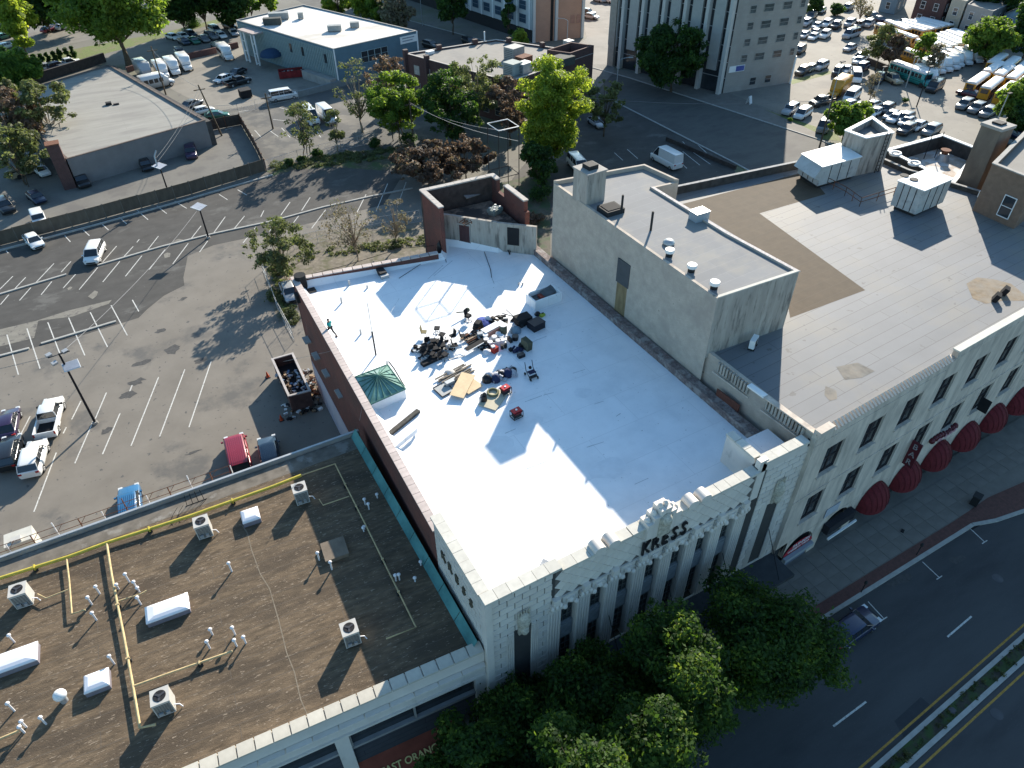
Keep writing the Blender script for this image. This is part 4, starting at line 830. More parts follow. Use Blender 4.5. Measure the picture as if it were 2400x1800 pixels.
# ---- arcade, awnings and signs along the street ----
SH=BR
MB().box(0,.02,3.9,x1,.4,5.65).build('fascia_wall',B_lime,BG)
M_awn=mk('red_awning_cloth',(.125,.013,.018),var=.3,scale=3,rough=.8,stretch=(4,1,1))
aw=[0,0,1,1,1,1,1,1,1,1]
for i in range(10):
    x=wx0+.1+i*WP+1.1
    MB().box(x+1.75 if i<10 else 0,.0,0,x+WP-1.75,.45,3.9).build('arcade_pier',B_lime,BG)
    MB().box(x-1.74,.7,0,x+1.74,.75,3.9).build('shop_window',M_win,BG)
    # arched head
    n=12; a=MB(); pts=[(x-1.75,3.9)]+[(x-1.75*cos(pi*k/n),1.9+1.9*sin(pi*k/n)) for k in range(n+1)]+[(x+1.75,3.9)]
    for k in range(n):
        p0=(x-1.75*cos(pi*k/n),1.9+1.9*sin(pi*k/n)); p1=(x-1.75*cos(pi*(k+1)/n),1.9+1.9*sin(pi*(k+1)/n))
        a.add([(p0[0],.01,p0[1]),(p1[0],.01,p1[1]),(p1[0],.01,3.9),(p0[0],.01,3.9),(p0[0],.44,p0[1]),(p1[0],.44,p1[1])],[(0,1,2,3),(0,4,5,1)])
    a.build('arch',B_lime,BG)
    if i>=2:
        for t_ in (.5,.8,1.1,1.4,1.74,2.04,2.34,2.64): MB().tube([(x-1.7*cos(t_),-.03-1.37*sin(pi/2*v/6)*sin(t_)**.8,2.3+2.12*cos(pi/2*v/6)*sin(t_)) for v in range(7)],.022,4).build('awning_rib',mk('awning_seam',(.09,.01,.014)),BG)
    if i>=2:
        d=MB(); K1,K2=12,6; vs=[]
        for u in range(K1+1):
            t=pi*u/K1
            for v in range(K2+1):
                s=pi/2*v/K2; vs.append((x-1.68*cos(t),-.02-1.35*sin(s)*sin(t)**.8,2.3+2.1*cos(s)*sin(t)))
        fs=[(u*(K2+1)+v,(u+1)*(K2+1)+v,(u+1)*(K2+1)+v+1,u*(K2+1)+v+1) for u in range(K1) for v in range(K2)]
        d.add(vs,fs,0,True); o=d.build('awning',M_awn,BG)
        vl=MB(); pts=[(x-1.68*cos(pi*u/K1),-.02-1.35*sin(pi*u/K1)**.8) for u in range(K1+1)]
        for p0,p1 in zip(pts[:-1],pts[1:]): vl.add([(p0[0],p0[1],2.3),(p1[0],p1[1],2.3),(p1[0],p1[1],1.95),(p0[0],p0[1],1.95)],[(0,1,2,3)])
        vl.build('valance',M_awn,o)
# first bay: red shop sign under the arch
x=wx0+.1+1.1
MB().box(x-1.7,.3,1.95,x+1.7,.36,3.85).build('fanlight',M_dark,BG)
s=MB(); n=12
for k in range(n):
    p0=(x-1.72*cos(pi*k/n),2.0+1.15*sin(pi*k/n)); p1=(x-1.72*cos(pi*(k+1)/n),2.0+1.15*sin(pi*(k+1)/n)); s.add([(p0[0],-.05,p0[1]),(p1[0],-.05,p1[1]),(p1[0],-.05,2.0),(p0[0],-.05,2.0)],[(0,3,2,1)])
so_=s.build('sign_board',mk('red_sign',(.4,.02,.04),var=.05,rough=.5),BG)
link('lettering',text_mesh('FASHION',.5,.01,M_white,bold=.008),so_,loc=(x+.2,-.07,2.75),rot=(pi/2,0,0)); link('lettering',text_mesh("WOMEN'S WEAR",.34,.01,M_white,bold=.004),so_,loc=(x,-.07,2.3),rot=(pi/2,0,0))
MB().box(x-1.7,-.35,1.5,x+1.7,-.04,1.9).build('roller_box',mk('pale_blue_metal',(.3,.34,.37),var=.05,rough=.4),BG)
MB().box(x-1.65,.05,0,x+1.65,.1,1.5).build('roller_shutter',mk('shutter_blue',(.16,.18,.24),var=.1,brick=(6,.12,.01,(.1,.11,.15),'wall')),BG)
x=x+WP; MB().box(x-1.8,-.9,2.0,x+1.8,-.75,2.2).build('awning_bar',M_white,BG); MB().box(x-1.7,-.6,2.25,x+1.7,-.05,3.2).build('folded_awning',mk('black_awning',(.02,.02,.025)),BG)
MB().box(x-2.2,-.06,4.2,x-.5,-.01,5.2).build('notice_board',mk('pale_board',(.4,.42,.46),var=.1),BG)
# vertical blade sign and horizontal script sign
s=MB(); s.box(15.05,-.95,5.2,15.2,-.08,7.9); vs_=s.build('blade_sign',mk('dark_red_sign',(.09,.012,.02),rough=.4),BG)
for sg in (-1,1):
    for k,ch in enumerate('BAR'): link('lettering',text_mesh(ch,.75,.01,mk('sign_grey_letters',(.3,.27,.27)),bold=.005),vs_,loc=(15.125+sg*.09,-.52,7.4-k*.85),rot=(pi/2,0,sg*pi/2))
s=MB(); 
for k in range(9): s.ball(18.9+k*.42,-.15,5.75+.1*sin(k*.9),.27,.3,8,5)
s.build('script_sign',mk('dark_red_sign',(.09,.012,.02)),BG)
link('lettering',text_mesh('Bar & Grill',.62,.01,mk('pink_letters',(.5,.25,.3)),bold=.005),BG,loc=(20.6,-.45,5.78),rot=(pi/2,0,0))
s=MB(); s.box(25.4,-.9,6.2,25.5,-.05,7.6); s.build('small_blade_sign',M_black,BG)
# ---- lower annex behind with curved dark parapet, and brick neighbour ----
an=[G(*p,15.6) for p in ((2075,352),(2208,316),(2300,352),(2235,432))]
AN=thing('rear_annex','low rear annex with a dark parapet and a white patched roof','building',(an[0][0],an[0][1],0)); ox,oy=an[0]
lp=[(x-ox,y-oy) for x,y in an]
shell(AN,lp,14.0,15.6,mk('dark_parapet',(.1,.095,.09)),mk('patched_roof',(.4,.33,.27),var=.2,scale=.6,c2=(.55,.53,.5),c2s=.35,c2t=.5,c2w=.05),M_white,t=.35)
def bpoly(pts,z,o=None):
    w=[G(a,b,z) for a,b in pts]; o=o or w[0]; return o,[(x-o[0],y-o[1]) for x,y in w]
def windows_on(root,p,q,z0,rows,dz,cols,w,h,mat=None,frame=None,out=.03,u0=.08,u1=.92,name='window',sill=None,skip=()):
    """grid of framed windows on the wall p->q (outside on the right of p->q)"""
    p=Vector(p); q=Vector(q); d=(q-p); L=d.length; d.normalize(); nrm=Vector((d.y,-d.x)); rz=atan2(d.y,d.x)
    key=('win',w,h,(mat or M_win).name,(frame or M_white).name,bool(sill))
    if key not in _vc:
        a=MB().box(-w/2,-.03,-h/2,w/2,.02,h/2).mesh(name,mat or M_win); f=MB(); t=.07
        f.box(-w/2-t,-.06,-h/2-t,-w/2,.02,h/2+t); f.box(w/2,-.06,-h/2-t,w/2+t,.02,h/2+t); f.box(-w/2,-.06,h/2,w/2,.02,h/2+t); f.box(-w/2,-.1,-h/2-t,w/2,.02,-h/2); f.box(-w/2,-.055,-.03,w/2,-.035,.03)
        _vc[key]=(a,f.mesh('frame',frame or M_white))
    a,f=_vc[key]
    for r in range(rows):
        for c in range(cols):
            if (r,c) in skip: continue
            u=u0+(u1-u0)*(c+.5)/cols; P=p+d*(L*u)+nrm*out
            o=link(name,a,root,loc=(P.x,P.y,z0+dz*r),rz=rz); link('frame',f,o)
# ================= brown gravel-roof building =================
ZN=10.1; NR=Fr(9.3,20.5,radians(-4.3))
NB=thing('shop_building','low shop building with a brown gravel roof and a cream stone cornice','building',(9.3,20.5,0),NR.a)
R_gravel=mk('brown_gravel_roof',(.132,.094,.058),var=.42,scale=2.2,stretch=(.5,1.9,1),c2=(.08,.058,.038),c2s=.33,c2t=.54,c2w=.16,speck=((.27,.21,.15),6,.64),bump=.7,brick=(14,.95,.02,(.11,.088,.066),'flat'))
np_=ccw([(-.05,.4),(-52,.4),(-52,22.6),NR.l(-15.7,42.2),NR.l(9.3,42.0)]); q=inset(np_,.05)
MB().prism(q,ZN-.3,ZN).build('roof',R_gravel,NB)
MB().prism([(q[0][0],q[0][1]),(q[0][0],q[0][1])],0,0) if 0 else None
a_=NR.l(9.3,42.0); b_=NR.l(-40,42.6)
MB().prism([(a_[0],a_[1]+.02),(a_[0],a_[1]+.3),(b_[0],b_[1]+.3),(b_[0],b_[1]+.02)],0,ZN+.28).build('rear_wall',mk('rear_wall_paint',(.3,.28,.25),var=.2,scale=.5),NB)
MB().prism([(a_[0],a_[1]+.06),(a_[0],a_[1]+.24),(b_[0],b_[1]+.24),(b_[0],b_[1]+.06)],ZN+.282,ZN+.36).build('coping',M_galv,NB)
m_=mk('worn_membrane',(.15,.13,.105),var=.3,scale=1.2,c2=(.24,.22,.19),c2s=.5,c2t=.6,c2w=.08); mb=MB(); mb.add([(a_[0]-.2,a_[1]-1.5,ZN+.006),(a_[0]-.2,a_[1]-.08,ZN+.006),(b_[0],b_[1]-.08,ZN+.006),(b_[0],b_[1]-1.5,ZN+.006)],[(3,2,1,0)]); mb.build('roof_edge_strip',m_,NB)
# patched seams on the roof
ms=mk('light_seam',(.2,.165,.12),var=.3,scale=4)
pts=[(568,1232),(580,1250),(590,1290),(610,1345),(632,1380),(655,1460),(672,1530),(690,1575),(705,1640),(727,1690)]
for a,b in zip(pts[:-1],pts[1:]):
    A=Vector(NR.g(*a,ZN)); B=Vector(NR.g(*b,ZN)); d=(B-A).normalized(); n_=Vector((-d.y,d.x))*.03; mb=MB(); mb.add([(A.x+n_.x,A.y+n_.y,ZN+.007),(A.x-n_.x,A.y-n_.y,ZN+.007),(B.x-n_.x,B.y-n_.y,ZN+.007),(B.x+n_.x,B.y+n_.y,ZN+.007)],[(0,1,2,3)]); mb.build('roof_seam',ms,NB)
# teal copper flashing along the brick neighbour
mt_teal=mk('green_copper',(.07,.2,.19),var=.2,scale=1.2,c2=(.1,.26,.24),c2s=.5)
p0=NR.l(9.05,20.9); p1=NR.l(9.05,42.0); L=hypot(p1[0]-p0[0],p1[1]-p0[1]); n=9
for k in range(n):
    u0=k/n+.001; u1=(k+1)/n-.001; A=(p0[0]+(p1[0]-p0[0])*u0,p0[1]+(p1[1]-p0[1])*u0); B=(p0[0]+(p1[0]-p0[0])*u1,p0[1]+(p1[1]-p0[1])*u1)
    mb=MB(); c_,s_=cos(-NR.a),sin(-NR.a); dx=lambda t:(t*c_,t*s_)
    mb.add([(A[0]-dx(.46)[0],A[1]-dx(.46)[1],ZN+.05),(B[0]-dx(.46)[0],B[1]-dx(.46)[1],ZN+.05),(B[0],B[1],ZN+.75),(A[0],A[1],ZN+.75),(A[0]-dx(.46)[0],A[1]-dx(.46)[1],ZN+.01),(B[0]-dx(.46)[0],B[1]-dx(.46)[1],ZN+.01)],[(0,3,2,1),(0,1,5,4)]); mb.build('flashing',mt_teal,NB)
# front: cornice stones, ledge, shop windows
crm=mk('cream_cornice',(.5,.46,.38),var=.1,scale=2,rand=.06)
cs=MB(); cs.box(-.44,0,0,.44,.75,.16); cs.box(-.46,-.05,.04,-.445,.8,.12) if 0 else None; cse=cs.mesh('cornice_stone',crm)
for k in range(44): link('cornice_stone',cse,NB,loc=(-.55-k*.95,-.12,ZN+.2+random.uniform(-.008,.008)))
MB().box(-46,.02,8.9,-.05,.62,ZN+.19).build('front_wall',B_marble,NB)
ls=MB().box(-.72,-.3,0,.72,.0,.14).mesh('ledge_stone',B_marble)
for k in range(30): link('ledge_stone',ls,NB,loc=(-.85-k*1.5,0,8.95))
MB().box(-46,.0,7.5,-.05,.6,8.9).build('frieze',B_marble,NB); MB().box(-46,-.14,7.62,-.05,0,7.8).build('moulding',B_marble,NB)
MB().box(-.75,-.02,0,-.02,.6,7.5).build('end_pier',B_marble,NB)
MB().box(-46,.5,0,-.76,.58,7.49).build('recess',mk('dark_recess',(.045,.05,.055)),NB)
for k in range(5):
    x=-.76-k*8.85
    for j in range(2):
        xa=x-j*4.02; w=MB(); w.box(xa-3.9,.3,5.75,xa-.02,.34,7.48); w=w.build('shop_window',M_win,NB)
        MB().box(xa-4.02,.1,5.75,xa-3.9,.45,7.48).build('mullion',M_conc,w)
    MB().box(x-8.0,.05,5.5,x,.4,5.74).build('sill',mk('band_metal',(.28,.27,.26),var=.1),NB)
    MB().box(x-8.0,.2,3.2,x,.3,5.49).build('panel',mk('dark_panel',(.05,.055,.065),var=.15,brick=(8,.55,.03,(.03,.03,.04),'wall')),NB)
    MB().box(x-8.85,-.05,0,x-8.02,.5,7.5).build('pier',B_marble,NB)
aw_=MB(); aw_.add([(-8.9,.2,3.2),(-2.2,.2,3.2),(-2.2,-1.6,2.1),(-8.9,-1.6,2.1),(-2.2,-1.6,1.7),(-8.9,-1.6,1.7)],[(3,2,1,0),(3,5,4,2)]); o=aw_.build('shop_awning',mk('rust_red_awning',(.2,.05,.03),var=.15),NB)
link('lettering',text_mesh('EAST ORANGE',.62,.01,mk('yellow_letters',(.6,.48,.2)),bold=.012),o,loc=(-5.6,-.75,2.68),rot=(radians(32),0,0))
# ================= ruined brick stair house behind the store =================
zt=18.2; o_,sp_=bpoly([(982,446),(1155,407),(1240,470),(1152,512)],zt)
base=G(1029,566,ZK); o_=(26.0,58.0)
SH=thing('stair_house','small roofless brick stair house with a stained stucco front behind the white roof','building',(26.0,58.0,0))
W_=lambda px,py,z:(lambda w:(w[0]-26.0,w[1]-58.0))(G(px,py,z))
A=W_(984,447,zt); B=W_(1156,409,zt); C=W_(1237,471,zt); D=W_(1030,489,zt)
E1=(W_(1029,523,16.3)); F1=W_(1125,527,16.3); H1=W_(1238,503,16.3); 
def wl(name,p,q,t,z0,z1,m,cop=True,side=1):
    MB().wall(p,q,t,z0,z1,side=side).build(name,m,SH)
    if cop:
        L=hypot(q[0]-p[0],q[1]-p[1]); n=max(1,int(L/.9)); d=((q[0]-p[0])/L,(q[1]-p[1])/L); nx,ny=-d[1]*side,d[0]*side
        for k in range(n):
            u0=L*k/n+.01; u1=L*(k+1)/n-.01; mb=MB(); a=(p[0]+d[0]*u0-nx*.08,p[1]+d[1]*u0-ny*.08); b=(p[0]+d[0]*u1-nx*.08,p[1]+d[1]*u1-ny*.08); mb.wall(a,b,t+.16,z1+.002,z1+.14+random.uniform(-.01,.01),side=side); mb.build('coping_stone',mk('white_coping',(.42,.38,.34),var=.1,scale=2),SH)
wl('brick_wall',A,D,.4,0,zt,B_brickred,side=1); wl('rear_wall',A,B,.4,0,zt,mk('scorched_brick',(.06,.045,.04),var=.4,scale=1.5),side=-1)
bm_=(B[0]+(C[0]-B[0])*.42,B[1]+(C[1]-B[1])*.42); bn_=(B[0]+(C[0]-B[0])*.2,B[1]+(C[1]-B[1])*.2)
wl('brick_wall',B,bn_,.4,0,zt,B_brickred,side=-1); wl('brick_wall',bn_,bm_,.4,0,zt-1.2,B_brickred,cop=False,side=-1); wl('brick_wall',bm_,C,.4,0,zt,B_brickred,side=-1)
MB().box(C[0]-.5,C[1]-.35,0,C[0],C[1]-.02,zt-1.0).build('brick_pier',B_brickred,SH)
MB().prism([D,E1,(E1[0]+.4,E1[1]+.1),(D[0]+.4,D[1])],0,16.8).build('brick_wall',B_brickred,SH)
R1=W_(1169,587,ZK); R0=W_(1029,566,ZK)
E1=R0; F1=(R1[0]-.2,R1[1]); H1=(C[0]-.1,C[1]-1.9)
MB().wall(E1,F1,.3,ZK-.5,16.3,side=1).build('stucco_wall',B_stucco,SH)
MB().wall((F1[0]+.01,F1[1]+.01),H1,.3,ZK-.5,16.25,side=1).build('stucco_wall',B_stucco,SH)
MB().prism(inset(ccw([E1,F1,H1,(C[0]-.5,C[1]-.4),(B[0]-.5,B[1]-.5),(A[0]+.5,A[1]-.5)]),.32),15.4,15.8).build('deck',mk('broken_roof_deck',(.22,.15,.11),var=.45,scale=1.3,c2=(.05,.04,.035),c2s=.45,c2t=.5,c2w=.1,stretch=(1,1,1)),SH)
def on(p,q,u,off=0.):
    d=Vector((q[0]-p[0],q[1]-p[1])); L=d.length; n=Vector((d.y,-d.x))/L; return (p[0]+d.x*u+n.x*off,p[1]+d.y*u+n.y*off),atan2(d.y,d.x)
(P,rz)=on(E1,F1,.46,.02); dr=MB(); dr.box(-.55,-.06,0,.55,.03,2.3); dr.build('door',mk('dark_red_door',(.07,.035,.035),var=.3,scale=2,stretch=(1,1,.3)),SH,loc=(P[0],P[1],ZK+.02),rz=rz)
dr=MB(); dr.box(-.7,-.1,2.35,.7,.03,2.5); dr.box(-.65,-.08,0,-.56,.03,2.35); dr.box(.56,-.08,0,.65,.03,2.35); dr.build('door_frame',M_conc,SH,loc=(P[0],P[1],ZK+.02),rz=rz)
(P,rz)=on(F1,H1,.42,.02); dr=MB(); dr.box(-.6,-.06,0,.6,.03,1.9); dr.build('window_opening',M_black,SH,loc=(P[0],P[1],ZK+.9),rz=rz)
# tilted fallen roof panel, laths and blower
cx,cy=W_(1110,442,16.8); mb=MB(); mb.obox((cx,cy,16.9),3.6,2.3,.12,rz=.2,tilt=radians(20),tax=.2); mb.build('fallen_panel',mk('grey_sheet',(.23,.2,.19),var=.2,scale=1.2),SH)
cx,cy=W_(1045,470,16.2)
for k in range(6): mb=MB(); mb.obox((cx+.2,cy-.5+k*.32,16.1+k*.05),2.6,.1,.06,rz=.12+random.uniform(-.08,.08)); mb.build('lath',M_wood,SH)
cx,cy=W_(1160,492,16.2); t=thing('roof_fan_unit','rusty dark fan unit standing on the broken deck of the stair house','fan unit',(cx+26,cy+58,15.8),.4); mb=MB(); mb.box(-.7,-.5,.25,.7,.5,.6); mb.box(-.6,-.42,0,.6,.42,.25); mb.build('housing',mk('grey_green_metal',(.16,.19,.18),var=.2),t)
for x_,y_ in ((-.45,-.3),(.45,-.3),(-.45,.3),(.45,.3),(0,0)): mb=MB(); mb.cyl(x_,y_,.6,.75,.13); mb.build('cap',M_galv,t)
cx,cy=W_(1095,512,16.3); t=thing('debris_heap','tangled dark scrap heap on the deck by the fallen panel','scrap',(cx+26,cy+58,15.82)); r_=random.Random(3)
for k in range(9): mb=MB(); mb.tube([(r_.uniform(-.8,.8),r_.uniform(-.5,.5),.05),(r_.uniform(-.8,.8),r_.uniform(-.5,.5),r_.uniform(.1,.5))],.05,5); mb.build('scrap_pipe',M_rust,t)
# four-post steel frame
t=thing('steel_frame','tall thin black steel frame with a square white top ring beside the stair house','steel frame',(35.3,65.0,0)); zf=22.6
for q_ in ((-1.2,-1.2),(1.2,-1.2),(1.2,1.2),(-1.2,1.2)): mb=MB(); mb.tube([(q_[0],q_[1],14),(q_[0],q_[1],zf)],.05,5); mb.build('post',M_black,t)
for k,z in enumerate((17.5,)): mb=MB(); mb.tube([(-1.2,-1.2,z),(1.2,-1.2,z),(1.2,1.2,z),(-1.2,1.2,z),(-1.2,-1.2,z)],.05,4); mb.build('brace',M_black,t)
mb=MB(); mb.tube([(-1.2,-1.2,zf),(1.2,-1.2,zf),(1.2,1.2,zf),(-1.2,1.2,zf),(-1.2,-1.2,zf)],.055,4); mb.build('top_ring',M_white,t)
# ================= left warehouse =================
ZW=4.6; o_,wp=bpoly([(156,373),(481,282),(256,152),(36,217),(100,325)],ZW)
WH=thing('warehouse','low flat warehouse with a pale roof and a brick chimney at its corner','building',(o_[0],o_[1],0))
shell(WH,wp,ZW-.25,ZW,mk('grey_block_wall',(.2,.19,.185),var=.1,scale=.6),mk('pale_ribbed_roof',(.3,.285,.25),var=.1,scale=.5,stretch=(.5,2,1),c2=(.25,.235,.21),c2s=.25,brick=(20,1.2,.03,(.25,.235,.205),'flat')),mk('rusty_edge',(.13,.1,.085),var=.3),t=.25,cap=.08)
w2=[(G(a,b,ZW-1.6)[0]-o_[0],G(a,b,ZW-1.6)[1]-o_[1]) for a,b in ((492,288),(500,282),(262,140),(258,148))]
MB().prism(ccw([wp[1],(wp[1][0]+.9,wp[1][1]+.2),(wp[2][0]+.9,wp[2][1]+.2),wp[2]]),0,ZW-.3).build('side_shed',mk('dark_shed_roof',(.07,.065,.06),var=.3),WH)
cx,cy=wp[0]; MB().box(cx-2.0,cy-.5,0,cx-.2,cy+1.2,ZW+2.6).build('chimney',B_brickdk,WH); MB().box(cx-2.1,cy-.6,ZW+2.605,cx-.1,cy+1.3,ZW+2.75).build('chimney_cap',M_rust,WH)
P=(G(257,242,ZW)[0],G(257,242,ZW)[1]); t=thing('roof_vent','small dark vent and lid on the middle of the warehouse roof','vent',(P[0],P[1],ZW-.24)); MB().box(-.7,-.4,0,.3,.5,.45).build('vent_box',M_dark,t); MB().box(.5,-.9,0,1.5,-.4,.2).build('lid',M_black,t)
# ================= blue office building =================
ZU=7.4; pts=[(781.4,115.3),(553.6,47.5),(712,11.5),(976,72.6)]; o_,up=bpoly(pts,ZU)
BL=thing('office_building','blue office building with a bright white flat roof and ribbed side','building',(o_[0],o_[1],0))
M_blue=mk('blue_wall',(.11,.18,.22),var=.1,scale=.5); R_w2=mk('dirty_white_roof',(.7,.68,.64),var=.08,scale=.35,c2=(.5,.46,.4),c2s=.12,c2t=.56,c2w=.2,stretch=(.5,1,1))
shell(BL,up,ZU-.2,ZU,M_blue,R_w2,mk('roof_edge_grey',(.3,.29,.27),var=.1),t=.2,cap=.1)
a,b=Vector(up[0]),Vector(up[1]); d=(b-a); L=d.length; d.normalize(); nr=Vector((-d.y,d.x)); 
if nr.dot(-Vector(up[2])-Vector(up[3]))<0: nr=-nr
fm=MB().box(-.09,-.14,0,.09,.14,ZU-.6).mesh('wall_fin',mk('pale_blue_fin',(.3,.38,.38),var=.12))
n=int(L/.62)
for k in range(n):
    P=a+d*(.4+k*.62)+nr*.18; link('wall_fin',fm,BL,loc=(P.x,P.y,.3),rz=atan2(d.y,d.x))
for u in (.08,.3,.42): 
    P=a+d*(L*u)+nr*.35; MB().box(-.4,-.03,4.2,.4,.03,6).build('window',M_win,BL,loc=(P.x,P.y,0),rz=atan2(d.y,d.x))
P=a+d*(L*.78)+nr*1.4; pr=MB(); pr.box(-3.2,-1.6,ZU-.9,3.2,1.6,ZU-.6); rz_=atan2(d.y,d.x); pr.build('portico_roof',mk('portico_top',(.4,.33,.3)),BL,loc=(P.x,P.y,0),rz=rz_)
for x_ in (-3.0,-1.8,1.0,2.4):
    for y_ in (1.4,): c=MB(); c.box(x_-.14,y_-.14,0,x_+.14,y_+.14,ZU-.92); c.build('column',M_white,BL,loc=(P.x,P.y,0),rz=rz_ if nr.dot(Vector((-sin(rz_),cos(rz_))))>0 else rz_+pi)
for x_ in (-2.4,1.7):
    for z_ in (.3,2.4,4.5): c=MB(); c.box(x_-.6,1.35,z_,x_+.6,1.45,z_+.12); c.build('column_rung',M_white,BL,loc=(P.x,P.y,0),rz=rz_ if nr.dot(Vector((-sin(rz_),cos(rz_))))>0 else rz_+pi)
P=a+d*(L*.6)+nr*1.5; c=MB(); c.ball(0,0,2.6,2.6,1.4,12,6,half=True); c.build('blue_awning',mk('navy_canvas',(.02,.05,.1)),BL,loc=(P.x,P.y,0))
P=a+d*(L*.17)+nr*1.2; c=MB(); c.box(-6,-.8,0,4,.8,1.7); c.build('entrance_ramp',M_conc,BL,loc=(P.x,P.y,0),rz=rz_)
# right face: windows + white sign
e0,e1=up[0],up[3]
windows_on(BL,e0,e1,4.6,1,1,4,1.5,2.2,u0=.3,u1=.62,frame=mk('pale_blue_fin',(.3,.38,.38)))
(P,rz)=on(e0,e1,.89,.06); c=MB(); c.box(-2.2,-.05,5.4,2.2,.02,6.9); c=c.build('sign_board',M_white,BL,loc=(P[0],P[1],0),rz=rz)
c2=MB(); c2.box(-1.7,-.07,6.35,1.5,-.055,6.6); c2.box(-1.7,-.07,5.8,1.0,-.055,6.05); c2.build('sign_print',mk('grey_print',(.3,.33,.36)),c)
c=MB(); c.box(-.12,-.12,0,.12,.12,ZU); c.build('corner_post',M_white,BL)
c=MB(); c.box(e1[0]-.15,e1[1]-.15,0,e1[0]+.15,e1[1]+.15,ZU); c.build('corner_post',M_white,BL)
def rooftop(name,label,px,py,z,sx,sy,sz,mat,rz=0.,legs=True,cat='roof unit',group=None,fans=0):
    x,y=G(px,py,z); t=thing(name,label,cat,(x,y,z),rz,group)
    b=MB(); b.box(-sx/2,-sy/2,.2 if legs else 0,sx/2,sy/2,sz); b.box(-sx/2-.03,-sy/2-.03,sz,sx/2+.03,sy/2+.03,sz+.06); b.build('housing',mat,t)
    if legs:
        for a in (-1,1):
            for c_ in (-1,1): MB().box(a*sx*.42-.06,c_*sy*.42-.06,0,a*sx*.42+.06,c_*sy*.42+.06,.2).build('foot',M_dark,t)
    g_=MB(); 
    for k in range(5): g_.box(-sx/2-.02,-sy*.4,.35+k*(sz-.5)/5,-sx/2-.005,sy*.4,.35+k*(sz-.5)/5+.07)
    g_.build('louvre',M_dark,t)
    for k in range(fans): f=MB(); f.cyl((k-(fans-1)/2)*sx*.45,0,sz+.062,sz+.14,min(sx,sy)*.3,n=14,mtop=0); f.build('fan_grille',M_dark,t)
    return t
M_ac=mk('weathered_metal',(.3,.3,.28),var=.15,scale=1.5,rough=.55)
for i,(px,py,sx,sy,sz,lb) in enumerate(((655,45,4.5,1.6,1.4,'row of pale condensers near the left edge of the white office roof'),(640,58,4,1.5,1.4,'dark ducted unit beside the portico on the office roof'),(706,44,1.2,1.2,1.3,'lone small box vent in the middle of the office roof'),(785,73,3,1.4,1.2,'long low unit toward the right of the office roof'),(832,64,2,1.2,1.1,'rightmost small unit on the office roof'))): rooftop('rooftop_unit',lb,px,py,ZU-.2,sx,sy,sz,[M_ac,mk('dark_unit',(.06,.065,.06),var=.2),M_ac,M_ac,M_ac][i],rz=-.35)
# ================= dark brick building in the middle =================
ZD=7.8; pts=[(951,127),(1163,94),(1391,126),(1195,193)]; o_,dp=bpoly(pts,ZD)
dp[2]=(dp[2][0],dp[2][1]);
DB=thing('brick_building','dark brick building with a flat grey roof cluttered with ventilation boxes','building',(o_[0],o_[1],0))
shell(DB,dp,ZD-.15,ZD+.1,B_brickdk,mk('grey_flat_roof',(.24,.225,.2),var=.1,scale=.4,c2=(.2,.19,.175),c2s=.2),mk('pale_roof_edge',(.42,.38,.34),var=.15),t=.3,cap=.08)
d_=ccw(dp)
def lerp(p,q,u): return (p[0]+(q[0]-p[0])*u,p[1]+(q[1]-p[1])*u)
pp=[lerp(dp[2],dp[3],.0),lerp(dp[2],dp[3],.3),None,None]; v1=Vector(dp[1])-Vector(dp[2]); v1.normalize(); pp[2]=(pp[1][0]+v1.x*5,pp[1][1]+v1.y*5); pp[3]=(pp[0][0]+v1.x*5,pp[0][1]+v1.y*5)
q=ccw(pp); qi=inset(q,.3)
for i in range(4):
    j=(i+1)%4; MB().prism([q[i],q[j],qi[j],qi[i]],ZD+.11,ZD+1.6).build('corner_parapet',B_brickdk,DB)
for u in (.0,.22,.5,.98): P=lerp(dp[0],dp[3],u); MB().box(P[0]-.5,P[1]-.5,0,P[0]+.4,P[1]+.4,ZD+.9).build('brick_pier',B_brickdk,DB)
for u in (.35,.75): P=lerp(dp[0],dp[1],u); MB().box(P[0]-.5,P[1]-.7,ZD,P[0]+.5,P[1]+.1,ZD+.9).build('chimney_stub',B_brickdk,DB)
for u in (.15,.5,.8): P=lerp(dp[1],dp[2],u); MB().box(P[0]-.7,P[1]-.5,ZD,P[0]+.1,P[1]+.5,ZD+.9).build('chimney_stub',B_brickdk,DB)
windows_on(DB,dp[0],dp[3],5.3,1,3,8,1.4,1.6,mat=mk('blind_window',(.4,.38,.34),var=.3,scale=2),u0=.05,u1=.95,frame=M_conc)
windows_on(DB,dp[0],dp[3],2.0,1,3,8,1.4,1.6,u0=.05,u1=.95,frame=M_conc)
for i,(px,py,sx,sy,sz,rz,mt,lb) in enumerate(((1205,137,3.2,2.6,2.2,.3,M_ac,'largest pale box with a rusty cover on the dark brick building'),(1228,148,2.8,2,1.3,.3,M_rust,'flat rust red unit beside the largest box on the brick building'),(1202,172,2.6,2.6,2,.3,mk('pale_green_metal',(.36,.39,.36)),'pale cubic unit near the front edge of the brick building roof'),(1228,170,2.6,2,1.8,.3,M_galv,'unit with a rounded duct next to the pale cubic one'),(1332,117,1.6,1.6,1.8,.2,M_galv,'grey box by the corner parapet of the brick building'),(1320,150,3.4,3,1.4,.2,mk('dark_unit',(.06,.065,.06)),'low dark hatch at the right end of the brick roof'),(1008,126,1.6,1,.5,.2,M_white,'low white vent at the left end of the brick roof'))): rooftop('rooftop_unit',lb,px,py,ZD-.12,sx,sy,sz,mt,rz=rz,legs=False)
